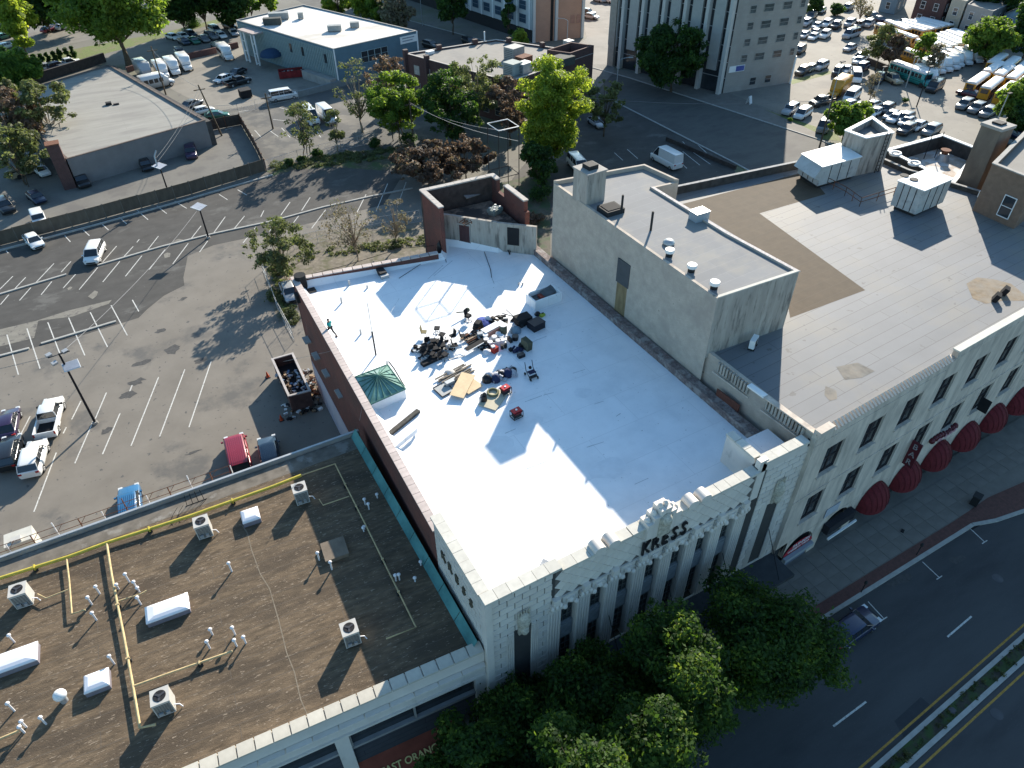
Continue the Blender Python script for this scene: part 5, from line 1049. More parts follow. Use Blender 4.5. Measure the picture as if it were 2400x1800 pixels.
def roofpipe(name,label,px,py,z,r,h,mat,cap=0.,capm=None,cat='vent pipe',group=None):
    x,y=G(px,py,z); t=thing(name,label,cat,(x,y,z),0,group); MB().cyl(0,0,0,h,r,n=8).build('pipe',mat,t)
    if cap: m_=MB(); m_.ball(0,0,h,cap,cap*.8,8,5); m_.build('cap',capm or M_white,t)
    return t
roofpipe('vent_pipe','slim white pipe at the back edge of the dark brick building',1136,98,ZD,.15,2.0,M_white)
for i,(px,py) in enumerate(((1254,158),(1262,152),(1272,157),(1275,166))): roofpipe('turbine_vent',['leftmost','farthest back','second from the right','rightmost'][i]+' turbine vent of the cluster beside the boxes on the brick roof',px,py,ZD-.1,.22,1.0,M_galv,.4,M_galv,group='turbine vents on the brick roof')
# ================= apartment block =================
pts=[G(1250,100),G(1364,90)]; a0=G(1250,100); a1=G(1366,88); a2=(a1[0]+4,a1[1]+70); a3=(G(960,0)[0]-2,a0[1]+72)
AP=thing('apartment_block','pale apartment block with pink brick end walls across the side street','building',(a0[0],a0[1],0)); R0_=lambda p:(p[0]-a0[0],p[1]-a0[1])
pa=[R0_(p) for p in (a0,a1,a2,a3)]
MB().prism(pa,.0,22).build('wall',mk('pink_brick',(.4,.24,.17),var=.08,scale=.6,brick=(.5,.18,.015,(.32,.2,.15),'wall')),AP)
mb=MB(); w0=Vector(pa[0]); w1=Vector(pa[3]); d=(w1-w0).normalized(); mb.prism(ccw([(w0.x-.06,w0.y+.3),(w0.x-.3,w0.y+.3),(w1.x-.3,w1.y),(w1.x-.06,w1.y)]),2.8,22.1); mb.build('white_front',mk('white_panel',(.46,.47,.46),var=.06,scale=.5),AP)
mb=MB(); mb.prism(ccw([(w0.x-.07,w0.y+.2),(w0.x-.1,w0.y+.2),(w1.x-.1,w1.y),(w1.x-.07,w1.y)]),0,2.79); mb.build('dark_base',M_dark,AP)
windows_on(AP,(w1.x-.32,w1.y),(w0.x-.32,w0.y+.3),4.9,6,3.0,14,2.6,1.9,mat=mk('blue_window_glass',(.04,.07,.1),var=.2,rough=.1,spec=.6),frame=mk('grey_frame',(.25,.28,.3)),u0=.02,u1=.985)
for k in range(15):
    u=.985-k*.0686; P=w0+(w1-w0)*(1-u) ; MB().box(P.x-.5,P.y-.2,2.8,P.x-.3,P.y+.2,22).build('wall_rib',M_white,AP)
for u in (0.0,.44,.97): P=lerp(pa[0],pa[1],u); MB().box(P[0]-.3,P[1]-.35,0,P[0]+.4,P[1]-.01,22).build('corner_strip',mk('white_panel',(.46,.47,.46)),AP)
P=lerp(pa[0],pa[1],.36); MB().box(P[0]-.35,P[1]-.1,0,P[0]+.35,P[1]+.05,22).build('stair_window',M_black,AP)
windows_on(AP,lerp(pa[0],pa[1],.72),lerp(pa[0],pa[1],.95),4.5,4,6,2,1.0,1.8,mat=mk('pink_shutter',(.3,.17,.13)),frame=mk('pink_brick',(.4,.24,.17)),u0=0,u1=1)
# ================= office tower =================
t0=G(1694,219); t1=G(1432,151); t2=G(1851,194); t3=(t1[0]+t2[0]-t0[0],t1[1]+t2[1]-t0[1]); HT=28
TW=thing('office_tower','tall office tower with vertical white fins and a beige side wall','building',(t0[0],t0[1],0)); r_=lambda p:(p[0]-t0[0],p[1]-t0[1])
tp_=[r_(t0),r_(t2),r_(t3),r_(t1)]
MB().prism(tp_,0,HT).build('wall',mk('beige_tower_wall',(.34,.31,.275),var=.07,scale=.4,brick=(1.1,.45,.02,(.3,.275,.245),'wall'),c2=(.3,.27,.24),c2s=.15),TW)
a=Vector(tp_[0]); b=Vector(tp_[3]); d=(b-a); L=d.length; d.normalize(); nr=Vector((-d.y,d.x)); nr=nr if nr.x<0 else -nr; rz_=atan2(d.y,d.x)
mb=MB(); P=a+nr*.05; Q=b+nr*.05; mb.wall((P.x,P.y),(Q.x,Q.y),.12,0,HT,side=1 if (-d.y*nr.x+d.x*nr.y)>0 else -1); mb.build('dark_glazing',M_win,TW)
def finat(u,w,dep,z0,name,mat):
    P=a+d*(L*u)+nr*(.2+dep/2); MB().box(-w/2,-dep/2,z0,w/2,dep/2,HT+.1).build(name,mat,TW,loc=(P.x,P.y,0),rz=rz_)
wf=mk('white_fin',(.5,.48,.44),var=.05); pf=mk('pale_panel',(.38,.37,.34),var=.07)
for k in range(6):
    u=.02+k*.175; finat(u,.7,1.2,0,'fin',wf); 
    if k<6 and u+.1<1: finat(u+.0925,2.3,.5,4.2,'panel',pf)
finat(.985,1.6,.9,0,'fin',mk('tan_fin',(.34,.29,.24)))
for z_ in range(3,28,3): 
    P=a+d*(L*.5)+nr*.2; MB().box(-L/2,-.05,z_,L/2,.05,z_+.12).build('transom',M_galv,TW,loc=(P.x,P.y,0),rz=rz_)
for (u,w) in ((.22,1.3),(.44,2.2),(.7,2.0),(.92,1.0)):
    windows_on(TW,lerp(tp_[0],tp_[1],u-.07),lerp(tp_[0],tp_[1],u+.07),6.4,8,3.0,1,w,1.3,u0=0,u1=1,frame=M_conc,mat=mk('office_glass',(.08,.09,.09),var=.6,scale=.7,rough=.15))
(P,rz)=on(tp_[0],tp_[1],.13,.05); c=MB(); c.box(-1.7,-.06,4.0,2.0,.02,5.2); c=c.build('sign_board',M_white,TW,loc=(P[0],P[1],0),rz=rz); c2=MB(); c2.box(-.1,-.08,4.1,1.9,-.065,5.1); c2.build('sign_print',mk('blue_print',(.08,.1,.3)),c)
c=MB(); P=tp_[1]; c.box(P[0]-.5,P[1]-.5,0,P[0]-.2,P[1]-.25,5.5); c.build('white_pipe',M_white,TW)
windows_on(TW,lerp(tp_[0],tp_[1],.3),lerp(tp_[0],tp_[1],.75),1.6,1,3,2,1.4,1.4,u0=0,u1=1,frame=M_conc)
# ================= brick neighbour on the right edge with chimney =================
z_=21.0; o_,rp_=bpoly([(2326,384),(2430,425),(2560,330),(2420,290)],z_)
RB_=thing('brick_house','tan brick building with a sash window at the right edge of the picture','building',(o_[0],o_[1],0))
tb=mk('tan_brick',(.22,.145,.1),var=.2,scale=2,brick=(.24,.08,.012,(.17,.12,.09),'wall'))
shell(RB_,rp_,z_-.6,z_,tb,mk('grey_flat_roof',(.24,.225,.2)),M_conc,t=.3,cap=.1)
windows_on(RB_,lerp(rp_[0],rp_[1],.45),lerp(rp_[0],rp_[1],.9),z_-3.2,1,3,1,1.1,2.0,u0=0,u1=1)
cx,cy=G(2275,450,15.0); CH=thing('chimney_stack','thick weathered chimney stack rising beside the tan brick building','chimney',(cx+1,cy+.6,0))
MB().box(-1.1,-1.1,10,1.1,1.1,21.8).build('stack',mk('worn_stack',(.2,.16,.12),var=.3,scale=.8,stretch=(1,1,.4),brick=(.24,.08,.012,(.15,.12,.1),'wall')),CH); MB().box(-1.2,-1.2,21.81,1.2,1.2,22.1).build('cap',M_conc,CH); MB().box(-.5,-.5,22.11,.5,.5,22.3).build('flue',M_dark,CH)
# ================= far houses =================
def house(name,label,pts,h,wall,roofm,gable=True,rows=2,cols=3,hr=2.6):
    w=[G(a,b) for a,b in pts]; o=w[0]; p=ccw([(x-o[0],y-o[1]) for x,y in w]); t=thing(name,label,'house' if gable else 'building',(o[0],o[1],0))
    for i in range(4):
        j=(i+1)%4; q=inset(p,.25); MB().prism([p[i],p[j],q[j],q[i]],0,h).build('wall',wall,t)
        Lw=hypot(p[j][0]-p[i][0],p[j][1]-p[i][1]); windows_on(t,p[i],p[j],1.8,rows,3.0,max(1,int(Lw/3.2)),1.1,1.6,u0=.05,u1=.95)
    if gable:
        m0=lerp(p[0],p[1],.5); m1=lerp(p[3],p[2],.5); P=[(*p[0],h),(*p[1],h),(*p[2],h),(*p[3],h),(*m0,h+hr),(*m1,h+hr)]
        g_=MB(); g_.add([P[0],P[1],P[4]],[(0,1,2)]); g_.add([P[2],P[3],P[5]],[(0,1,2)]); g_.build('gable',wall,t)
        r_=MB(); o1=inset(p,-.4); m0=lerp(o1[0],o1[1],.5); m1=lerp(o1[3],o1[2],.5)
        Q=[(*o1[0],h-.2),(*o1[1],h-.2),(*o1[2],h-.2),(*o1[3],h-.2),(*m0,h+hr+.1),(*m1,h+hr+.1)]; dn=lambda c:(c[0],c[1],c[2]-.15)
        for f in ((0,4,5,3),(4,1,2,5)):
            r_.add([Q[i] for i in f]+[dn(Q[i]) for i in f],[(0,1,2,3),(7,6,5,4),(0,4,5,1),(1,5,6,2),(2,6,7,3),(3,7,4,0)])
        r_.build('roof',roofm,t)
    else: q=inset(p,.2); MB().prism(q,h-.5,h-.3).build('roof',roofm,t)
    return t
M_sh=mk('slate_shingles',(.08,.085,.1),var=.25,scale=3)
house('house','blue gabled house with white window trim in the upper right corner',[(2330,96),(2392,122),(2440,100),(2372,75)],6.2,mk('blue_siding',(.13,.24,.34),var=.08,brick=(8,.2,.01,(.09,.17,.25),'wall')),M_sh)
house('flat_building','cream two storey building with dark round headed windows left of the blue house',[(2206,72),(2238,80),(2262,62),(2222,52)],7.5,mk('cream_render',(.42,.38,.3),var=.08),mk('grey_flat_roof',(.24,.225,.2)),False)
house('flat_building','pale building with railed balconies next to the cream building',[(2242,82),(2300,100),(2345,78),(2268,60)],7.0,mk('pale_render',(.33,.32,.3),var=.1),mk('grey_flat_roof',(.24,.225,.2)),False)
house('flat_building','brick building with a large dark glazed front at the back of the bus yard',[(2130,55),(2196,70),(2226,52),(2150,30)],8.0,B_brickdk,mk('grey_flat_roof',(.24,.225,.2)),False)
house('flat_building','small grey building with three narrow windows at the top edge above the parking rows',[(2058,26),(2095,34),(2120,18),(2080,8)],7.0,mk('blue_grey_render',(.2,.25,.28),var=.1),mk('grey_flat_roof',(.24,.225,.2)),False)
house('house','shaded wooden house behind the dark trees at the top left',[(378,14),(412,10),(420,-6),(380,-4)],5.5,mk('brown_siding',(.2,.15,.13),var=.1),M_sh)
# ================= things on the brown roof =================
M_cond=mk('condenser_case',(.46,.44,.4),var=.07,scale=2,rough=.55); M_pvc=mk('white_pvc',(.7,.68,.68),var=.06)
GH='air conditioning condensers on the brown roof'
def condenser(px,py,label,w=.95,h=1.35,rz=0.):
    x,y=G(px,py,ZN+h); t=thing('air_conditioner',label,'air conditioner',(x,y,ZN),rz,GH)
    b=MB(); b.box(-w/2,-w/2,.1,w/2,w/2,h); b.box(-w/2-.02,-w/2-.02,h,w/2+.02,w/2+.02,h+.05); b.build('case',M_cond,t)
    b=MB(); 
    for k in range(9): 
        z=.2+k*(h-.3)/9
        b.box(-w/2-.012,-w/2+.06,z,-w/2-.002,w/2-.06,z+.06); b.box(-w/2+.06,-w/2-.012,z,w/2-.06,-w/2-.002,z+.06)
    b.build('louvre_panel',M_dark,t)
    b=MB(); b.cyl(0,0,h+.051,h+.07,w*.36,n=20,m=0); b.build('fan_opening',M_black,t)
    b=MB()
    for k in range(3): a=2*pi*k/3+.4; b.obox((w*.17*cos(a),w*.17*sin(a),h+.085),w*.32,.12,.015,rz=a)
    b.cyl(0,0,h+.07,h+.11,.09,n=8); b.build('fan_blade',mk('dark_fan',(.05,.05,.055),rough=.4),t)
    MB().box(-w*.35,-w/2-.12,.3,-w*.1,-w/2-.014,.55).build('service_box',M_galv,t); MB().box(w*.05,-w/2-.1,.25,w*.25,-w/2-.014,.5).build('service_box',M_galv,t)
    b=MB(); b.tube([(w/2,-.2,.4),(w/2+.25,-.25,.35),(w/2+.35,-.3,.05)],.035,5); b.build('refrigerant_pipe',M_pvc,t)
for px,py,l in ((701,1143,'air conditioner beside the edge of the big shadow on the brown roof'),(470,1222,'air conditioner touching the yellow gas main on the brown roof'),(40,1382,'air conditioner under the yellow main near the left edge of the roof'),(374,1632,'air conditioner at the end of the long pale pipe low on the roof'),(818,1472,'air conditioner closest to the store with its pipe running into the shadow')): condenser(px,py,l,rz=radians(-5))
R_dome=mk('milky_dome',(.75,.74,.76),var=.03,rough=.25,spec=.6)
def skylight(px,py,sx,sy,label):
    x,y=G(px,py,ZN+.5); t=thing('skylight',label,'skylight',(x,y,ZN),radians(-4),'white skylights on the brown roof')
    MB().box(-sx/2,-sy/2,0,sx/2,sy/2,.38).build('kerb',mk('skylight_kerb',(.2,.18,.2),var=.1),t)
    d=MB(); r=[]
    for k,(s,z) in enumerate(((1.02,.385),(1.02,.46),(.9,.56),(.6,.64),(.2,.67))): r.append([(-sx/2*s,-sy/2*s,z),(sx/2*s,-sy/2*s,z),(sx/2*s,sy/2*s,z),(-sx/2*s,sy/2*s,z)])
    d.loft(r,smooth=False); d.build('dome',R_dome,t)
skylight(391,1424,2.5,1.25,'largest white skylight between the pale pipe and a cluster of vents'); skylight(28,1544,2.6,1.3,'long white skylight cut by the left edge of the picture'); skylight(225,1594,1.3,1.15,'small square skylight between the turbine vent and the pale pipe'); skylight(586,1206,1.2,1.15,'small square skylight near the back between two air conditioners')
bl=lambda x,y:(x/2.765,1200+y/2.765); kc=lambda x,y:(800+x/2.765,1200+y/2.765); k4=lambda x,y:(400+x/4.148,950+y/4.148)
VP=[(*bl(1503,385),.9,'lone white capped vent midway up the brown roof'),(*bl(840,455),.9,'tall capped vent just right of the long pale pipe top'),(*bl(770,500),.5,'short vent close against the pale pipe'),(*bl(895,505),.9,'leaning pair vent above the largest skylight'),(*bl(905,520),.5,'stub vent at the end of the small yellow branch'),(*bl(915,600),.8,'vent at the upper left corner of the largest skylight'),(*bl(648,530),.8,'vent standing above the short yellow branch pipe'),(*bl(597,600),.8,'vent at the end of the short yellow branch pipe'),(*bl(626,700),.8,'vent below the short yellow branch pipe'),(*bl(95,845),.8,'vent above the skylight at the left edge'),(*bl(742,985),.9,'vent at the upper right of the small square skylight'),(*bl(95,1290),.9,'leftmost vent low on the brown roof'),(*bl(172,1395),.7,'upper vent of the pair at the lower left pipe end'),(*bl(160,1430),.7,'lower vent of the pair at the lower left pipe end'),(*bl(300,1375),.8,'vent to the right of the lower left pair'),(*bl(1362,885),.8,'vent left of the lower yellow branch end'),(*bl(1378,795),.6,'small vent farthest back near the lower yellow branch'),(*bl(1525,795),.8,'tallest vent beyond the end of the lower yellow branch'),(*bl(1535,870),.7,'vent right at the end of the lower yellow branch'),(*bl(1594,850),.7,'rightmost vent of the group around the lower yellow branch'),(*bl(2070,312),.8,'left vent of the pair at the shadow edge'),(*bl(2152,372),.8,'right vent of the pair at the shadow edge'),(*kc(146,125),.4,'vent in the shadow beside the thin pipe bend'),(*kc(516,345),.4,'vent in the shadow near the teal flashing'),(*kc(479,450),.4,'vent in the shadow below the one near the flashing'),(*kc(355,445),.6,'left hooked pipe beside the long thin pipe in shadow'),(*kc(378,440),.6,'right hooked pipe beside the long thin pipe in shadow'),(*k4(1893,965),.6,'hooked pipe in shadow left of the teal flashing top'),(*k4(1930,1010),.6,'hooked pipe just below the other hooked one in shadow'),(*k4(2010,900),.4,'small vent in the top corner of the shadow'),(*k4(1885,1205),.3,'short cap on the thin pipe line in shadow')]
for px,py,h,l in VP: roofpipe('vent_pipe',l,px,py,ZN,.055,h,M_pvc,.13,M_pvc,group='white vent pipes on the brown roof')
x,y=G(*bl(420,1225),ZN); t=thing('turbine_vent','round white turbine vent left of the small square skylight','vent',(x,y,ZN)); MB().cyl(0,0,0,.45,.2,n=12).build('pipe',M_galv,t); d=MB(); d.ball(0,0,.7,.36,.33,14,8); d.build('turbine_head',M_white,t)
x,y=G(784,1286,ZN+.35); t=thing('roof_hatch','square brown roof hatch crossing the edge of the big shadow','hatch',(x,y,ZN),radians(-5)); MB().box(-.75,-.75,0,.75,.75,.32).build('kerb',mk('hatch_felt',(.17,.135,.1),var=.2,scale=2),t); MB().box(-.8,-.8,.321,.8,.8,.38).build('lid',mk('hatch_felt',(.17,.135,.1)),t)
# gas pipes (each run is one pipe with its supports)
M_gas=mk('yellow_gas_paint',(.5,.4,.06),var=.15,scale=3,rough=.5); M_gas2=mk('faded_yellow_pipe',(.5,.38,.2),var=.2,scale=4)
def gaspipe(pts,r,mat,label,zz=.32,name='gas_pipe'):
    w=[G(a,b,ZN+zz) for a,b in pts]; o=w[0]; t=thing(name,label,'pipe',(o[0],o[1],ZN))
    m_=MB(); m_.tube([(x-o[0],y-o[1],zz) for x,y in w],r,7); m_.build('pipe',mat,t)
    for p,q in zip(w[:-1],w[1:]):
        L=hypot(q[0]-p[0],q[1]-p[1]); n=int(L/3.2)
        for k in range(1,n+1):
            u=k/(n+1); c=(p[0]+(q[0]-p[0])*u-o[0],p[1]+(q[1]-p[1])*u-o[1]); MB().box(c[0]-.14,c[1]-.1,0,c[0]+.14,c[1]+.1,zz-r).build('support_block',M_dark,t)
            f=MB(); f.obox((c[0],c[1],zz),.09,r*2+.06,r*2+.06,rz=atan2(q[1]-p[1],q[0]-p[0])); f.build('coupling',mat,t)
gaspipe([(-60,1376),(0,1355),(160,1305),(250,1272),(446,1209),(640,1140),(706,1114)],.12,M_gas,'thick yellow gas main running along the back of the brown roof')
gaspipe([(706,1114),(785,1087),(862,1240),(975,1470),(905,1497)],.05,M_gas2,'thin yellow pipe continuing from the main down through the shadow')
gaspipe([(250,1274),(262,1350),(290,1490),(310,1600),(328,1706),(365,1698)],.08,M_gas2,'long pale pipe running down the middle of the brown roof')
gaspipe([(156,1311),(162,1360),(168,1439),(200,1429)],.06,M_gas2,'short pale branch pipe below the main near the left')
gaspipe([(164,1380),(108,1402),(88,1392)],.04,M_gas2,'thin spur joining the left air conditioner to the short branch')
gaspipe([(311,1609),(388,1581),(545,1526)],.07,M_gas2,'lower yellow branch leading right from the long pale pipe')
gaspipe([(274,1410),(330,1392),(344,1384)],.05,M_gas2,'small branch by the vents at the top of the long pale pipe')
gaspipe([(-20,1740),(44,1713)],.07,M_gas2,'pipe stub at the lower left ending at a vent pair')
gaspipe([(818,1163),(757,1184),(748,1170)],.035,M_gas2,'thin loop joining the back air conditioner to the shadow pipe')
# rail and bracket behind the rear wall, white canopy
t=thing('rear_railing','thin rusty railing along the rear edge of the brown roof','railing',(*NR.w(-28,22.6),ZN)); m_=MB(); o=NR.w(-28,22.6)
A=Vector((*NR.l(-27,43.3),0)); 
t.location=(0,0,0)
wA=Vector((-17,43.5,0)); wB=Vector((-.5,43.3,0)); Lr=(wB-wA).length
for z in (ZN-.25,ZN+.35,): m_=MB(); m_.tube([(wA.x,wA.y,z),(wB.x,wB.y,z)],.03,4); m_.build('rail',M_rust,t)
for k in range(12): p=wA+(wB-wA)*(k/11); m_=MB(); m_.tube([(p.x,p.y,ZN-1.2),(p.x,p.y,ZN+.8 if k%3==0 else ZN+.35)],.04,4); m_.build('rail_post',M_pvc if k%2 else M_rust,t)
for k in range(11): p=wA+(wB-wA)*(k/11); m_=MB(); m_.tube([(p.x,p.y,ZN-.25),(p.x+.5,p.y+.05,ZN+.35)],.02,4); m_.build('rail_brace',M_rust,t)
x,y=G(455,1170,ZN+.4); t=thing('antenna_bracket','tangled rusty bracket on the rear edge of the brown roof','bracket',(x,y,ZN)); r_=random.Random(8)
m_=MB()
for k in range(4): m_.tube([(-.6+k*.4,0,0),(-.5+k*.35,.1,1.0)],.025,4)
m_.tube([(-.7,0,.5),(.8,.1,.55)],.02,4); m_.tube([(-.7,0,.02),(.8,0,.02),(.2,-.5,.02)],.03,4); m_.build('bracket_bars',M_black,t)
for k in range(2): m_=MB(); m_.tube([(-.8-k*.4,-.1,.3),(-1.2-k*.4,-.4,.1),(-1.4-k*.5,-.9,.02),(-1.3-k*.5,-1.3,.02)],.02,4); m_.build('cable',M_dark,t)
x,y=G(42,1283,ZN-.2); t=thing('white_bulkhead','white painted bulkhead rising behind the brown roof at the left','bulkhead',(x,y+.4,0)); MB().box(-.85,0,0,.9,1.3,ZN-.2).build('wall',mk('cream_bulkhead',(.5,.48,.42),var=.1),t); MB().box(-.35,.1,ZN-.195,.25,.55,ZN).build('lid',M_cond,t)
# ================= things on the white roof =================
Z=ZK
def at(px,py,z=0.): x,y=G(px,py,Z+z); return x,y
# pyramid skylight
x,y=at(892,925,.0); x,y=G(890,912,Z+.6); S=thing('glass_skylight','green glass pyramid skylight on a white kerb at the brick parapet','skylight',(13.35,38.4,Z),0)
cs_=[G(828,885,Z+.9),G(868,948,Z+.9),G(950,912,Z+.9),G(908,855,Z+.9)]; ap=G(882,876,Z+1.9); lc=[(a-13.35,b-38.4) for a,b in cs_]; ap=(sum(a for a,b in lc)/4,sum(b for a,b in lc)/4)
lc=ccw(lc); MB().prism(lc,0,.85).build('kerb',R_white,S)
M_gg=mk('green_glass',(.13,.25,.21),var=.5,scale=.9,rough=.15,spec=.7); M_cu=mk('green_frame',(.07,.17,.14),var=.2)
for i in range(4):
    j=(i+1)%4; n=5
    for k in range(n):
        a=lerp(lc[i],lc[j],k/n); b=lerp(lc[i],lc[j],(k+1)/n); m_=MB(); m_.add([(*a,.9),(*b,.9),(*ap,1.75)],[(0,1,2)]); m_.build('glass_pane',M_gg,S)
        m_=MB(); m_.tube([(*a,.93),(ap[0],ap[1],1.79)],.035,4); m_.build('glazing_bar',M_cu,S)
    m_=MB(); m_.tube([(*lc[i],.9),(*lc[j],.9)],.08,4); m_.build('edge_frame',M_cu,S)
t=thing('lightning_rod','thin leaning rod by the skylight corner','rod',(*G(948,905,Z),Z)); m_=MB(); m_.tube([(0,0,0),(-.35,.9,1.3),(-.5,1.6,1.6)],.05,5); m_.build('rod',M_dark,t)
# poles with guy wires
x,y=at(881,832); t=thing('roof_pole','tall dark pole with thin guy wires left of the junk piles','pole',(x,y,Z)); MB().cyl(0,0,0,2.4,.07,n=8).build('pole',M_dark,t); MB().cyl(0,0,2.4,5.2,.03,n=6).build('mast',M_galv,t)
for a,b in ((-7,3),(5,7),(-4,-7)): m_=MB(); m_.tube([(0,0,2.2),(a*.5,b*.5,.7),(a,b,.02)],.012,3); m_.build('guy_wire',M_galv,t)
def dark(name,label,px,py,cat,fn,z=0.,rz=0.,group=None):
    x,y=at(px,py); t=thing(name,label,cat,(x,y,Z+z),rz,group); fn(t); return t
t=dark('roof_drain_box','dark open box by the rear parapet of the white roof',893,640,'box',lambda t:(MB().box(-.35,-.8,0,.35,.8,.45).build('box',M_dark,t),MB().box(-.4,-1.2,0,.4,-.8,.3).build('scoop',M_galv,t)))
def slat(t): 
    m_=MB(); m_.obox((0,0,.12),3.6,.35,.24,rz=.42); m_.build('beam',mk('weathered_timber',(.07,.065,.055),var=.4,scale=4),t)
dark('timber_beam','dark timber beam lying alone in front of the glass skylight',943,996,'beam',slat)
def slat2(t): m_=MB(); m_.obox((0,0,.35),2.6,.06,.4,rz=.42); m_.obox((-.9,-.4,.17),.1,.1,.34); m_.obox((.9,.42,.17),.1,.1,.34); m_.build('low_rail',R_white,t)
dark('white_rail','low white curb panel below the dark timber beam',950,1040,'panel',slat2)
def trough(t):
    m_=MB(); m_.box(-1.45,-.8,0,1.45,-.68,1.0); m_.box(-1.45,.68,0,1.45,.8,1.0); m_.box(-1.45,-.67,0,-1.33,.67,1.0); m_.box(1.33,-.67,0,1.45,.67,1.0); m_.build('box_side',R_white,t)
    m_=MB(); m_.box(-1.3,-.65,.0,1.3,.65,.6); m_.build('contents',mk('grey_rubbish',(.1,.1,.1),var=.5,scale=5),t)
    m_=MB(); m_.box(-.5,-.3,.62,.1,.3,.82); m_.build('red_bundle',mk('dull_red',(.3,.06,.04)),t); m_=MB(); m_.obox((.6,.1,.9),1.6,.9,.05,rz=.3,tilt=.35); m_.build('dark_sheet',mk('grey_sheet2',(.12,.13,.14),var=.3),t)
dark('box_trough','long white box full of grey rubbish standing in the shade',1274,708,'bin',trough,rz=.05)
# --- helpers for junk ---
PAL=[M_black,M_dark,mk('dark_blue_plastic',(.02,.03,.09)),M_galv,mk('brown_cardboard',(.25,.17,.1),var=.2),M_rust,M_white]
def jk(px,py,ox=960,oy=700,s=5.53): return (ox+px/s,oy+py/s)
def chair(t,h=0.,m=None,lean=0.):
    m=m or M_black; m_=MB(); m_.obox((0,0,.45+h),.48,.46,.07,tilt=lean); m_.build('seat',m,t); m_=MB(); m_.obox((0,.24,.75+h),.46,.06,.5,tilt=-.15+lean); m_.build('backrest',m,t)
    for a in (-.2,.2):
        for b in (-.2,.2): m_=MB(); m_.tube([(a,b,.42+h),(a*1.2,b*1.2,h)],.018,4); m_.build('leg',M_chrome,t)
def wheelbase(t,h=0.):
    m_=MB(); m_.cyl(0,0,h+.08,h+.5,.03,n=6)
    for k in range(5): a=2*pi*k/5; m_.tube([(0,0,h+.12),(.32*cos(a),.32*sin(a),h+.08)],.025,4)
    m_.build('pedestal',M_chrome,t)
    for k in range(5): a=2*pi*k/5; w=MB(); w.ball(.32*cos(a),.32*sin(a),h+.05,.05,None,6,4); w.build('caster',M_black,t)
    m_=MB(); m_.obox((0,0,h+.52),.5,.48,.1); m_.build('seat',M_black,t)
rj=random.Random(21)
# office chair cluster on the left
spots=[(190,470,'chair','khaki seated chair at the top left of the black chair heap'),(360,430,'wheel','stool standing apart at the top of the black chair heap'),(425,510,'wheel','office chair at the upper right of the black chair heap'),(230,580,'chair','black chair in the upper left of the heap'),(310,590,'wheel','black office chair with its seat up in the middle of the heap'),(390,600,'chair','black chair near the right side of the heap'),(200,650,'wheel','office chair at the left edge of the heap'),(270,680,'chair','black chair at the centre left of the heap'),(340,690,'wheel','stool with bright base at the centre of the heap'),(430,650,'wheel','office chair at the right edge of the heap'),(200,740,'chair','chair at the lower left of the heap'),(290,760,'wheel','tipped office chair low in the heap'),(370,770,'chair','chair low on the right of the heap'),(460,770,'wheel','office chair at the lower right corner of the heap'),(560,520,'chair','chair with a pale frame between the two big heaps'),(690,520,'chair','chair standing against the planks'),(590,640,'chair','black chair beside the empty white frames')]
for a,b,k,l in spots: dark('chair' if k=='chair' else 'office_chair',l,*jk(a,b+14),'chair',(lambda t:chair(t,0,mk('khaki_cloth',(.2,.17,.09)) if 'khaki' in l else M_black)) if k=='chair' else wheelbase,rz=rj.uniform(0,6),group='chairs heaped on the white roof')
for a,b,w,h,l in ((250,700,1.5,.35,'black slab under the chair heap'),(320,800,2.4,.28,'long black cushion lying at the foot of the chair heap')): dark('black_cushion',l,*jk(a,b),'cushion',lambda t:(lambda m_:(m_.obox((0,0,h/2),w,.5,h,rz=.15),m_.build('cushion_body',M_black,t)))(MB()))
dark('bicycle_frame','white metal wheeled frame beside the black chair heap',*jk(600,730),'frame',lambda t:[(lambda m_:(m_.tube([(-.7,-.3,.05),(.6,-.5,.05),(.8,.4,.3),(-.4,.6,.5),(-.7,-.3,.05)],.03,4),m_.build('tube_frame',M_galv,t)))(MB()),(lambda m_:(m_.tube([(-.3,.2,.4),(.1,-.3,.05)],.03,4),m_.build('cross_bar',M_galv,t)))(MB())])
dark('mobility_stool','single dark scooter like seat at the top of the piles',*jk(760,290),'seat',lambda t:(chair(t,.2),wheelbase(t)),rz=.5)
dark('fan_stand','toppled metal stand behind the single dark seat',*jk(690,225),'stand',lambda t:(lambda m_:(m_.tube([(-.6,0,.6),(.5,0,.3)],.06,5),m_.ball(.5,0,.5,.22),m_.tube([(.3,0,.4),(.3,-.2,0)],.03,4),m_.build('stand',mk('olive_metal',(.12,.12,.08)),t)))(MB()))
for a_,b_,sx_,sy_,h_,sd,nn,l in ((300,640,1.5,1.0,.9,61,90,'tangle of black chair parts filling the middle of the black heap'),(860,470,.9,.6,.8,62,40,'jumble of black pieces between the suitcases and the planks'),(1000,600,.8,.5,.6,63,36,'dark clutter in between the round white tubs'),(1440,250,.7,.4,.8,64,24,'twisted dark rods on top of the black wheeled cart')):
    JUNK=(a_,b_,sx_,sy_,h_,sd,nn,l); LATER=globals().setdefault('LATER',[]); LATER.append(JUNK)
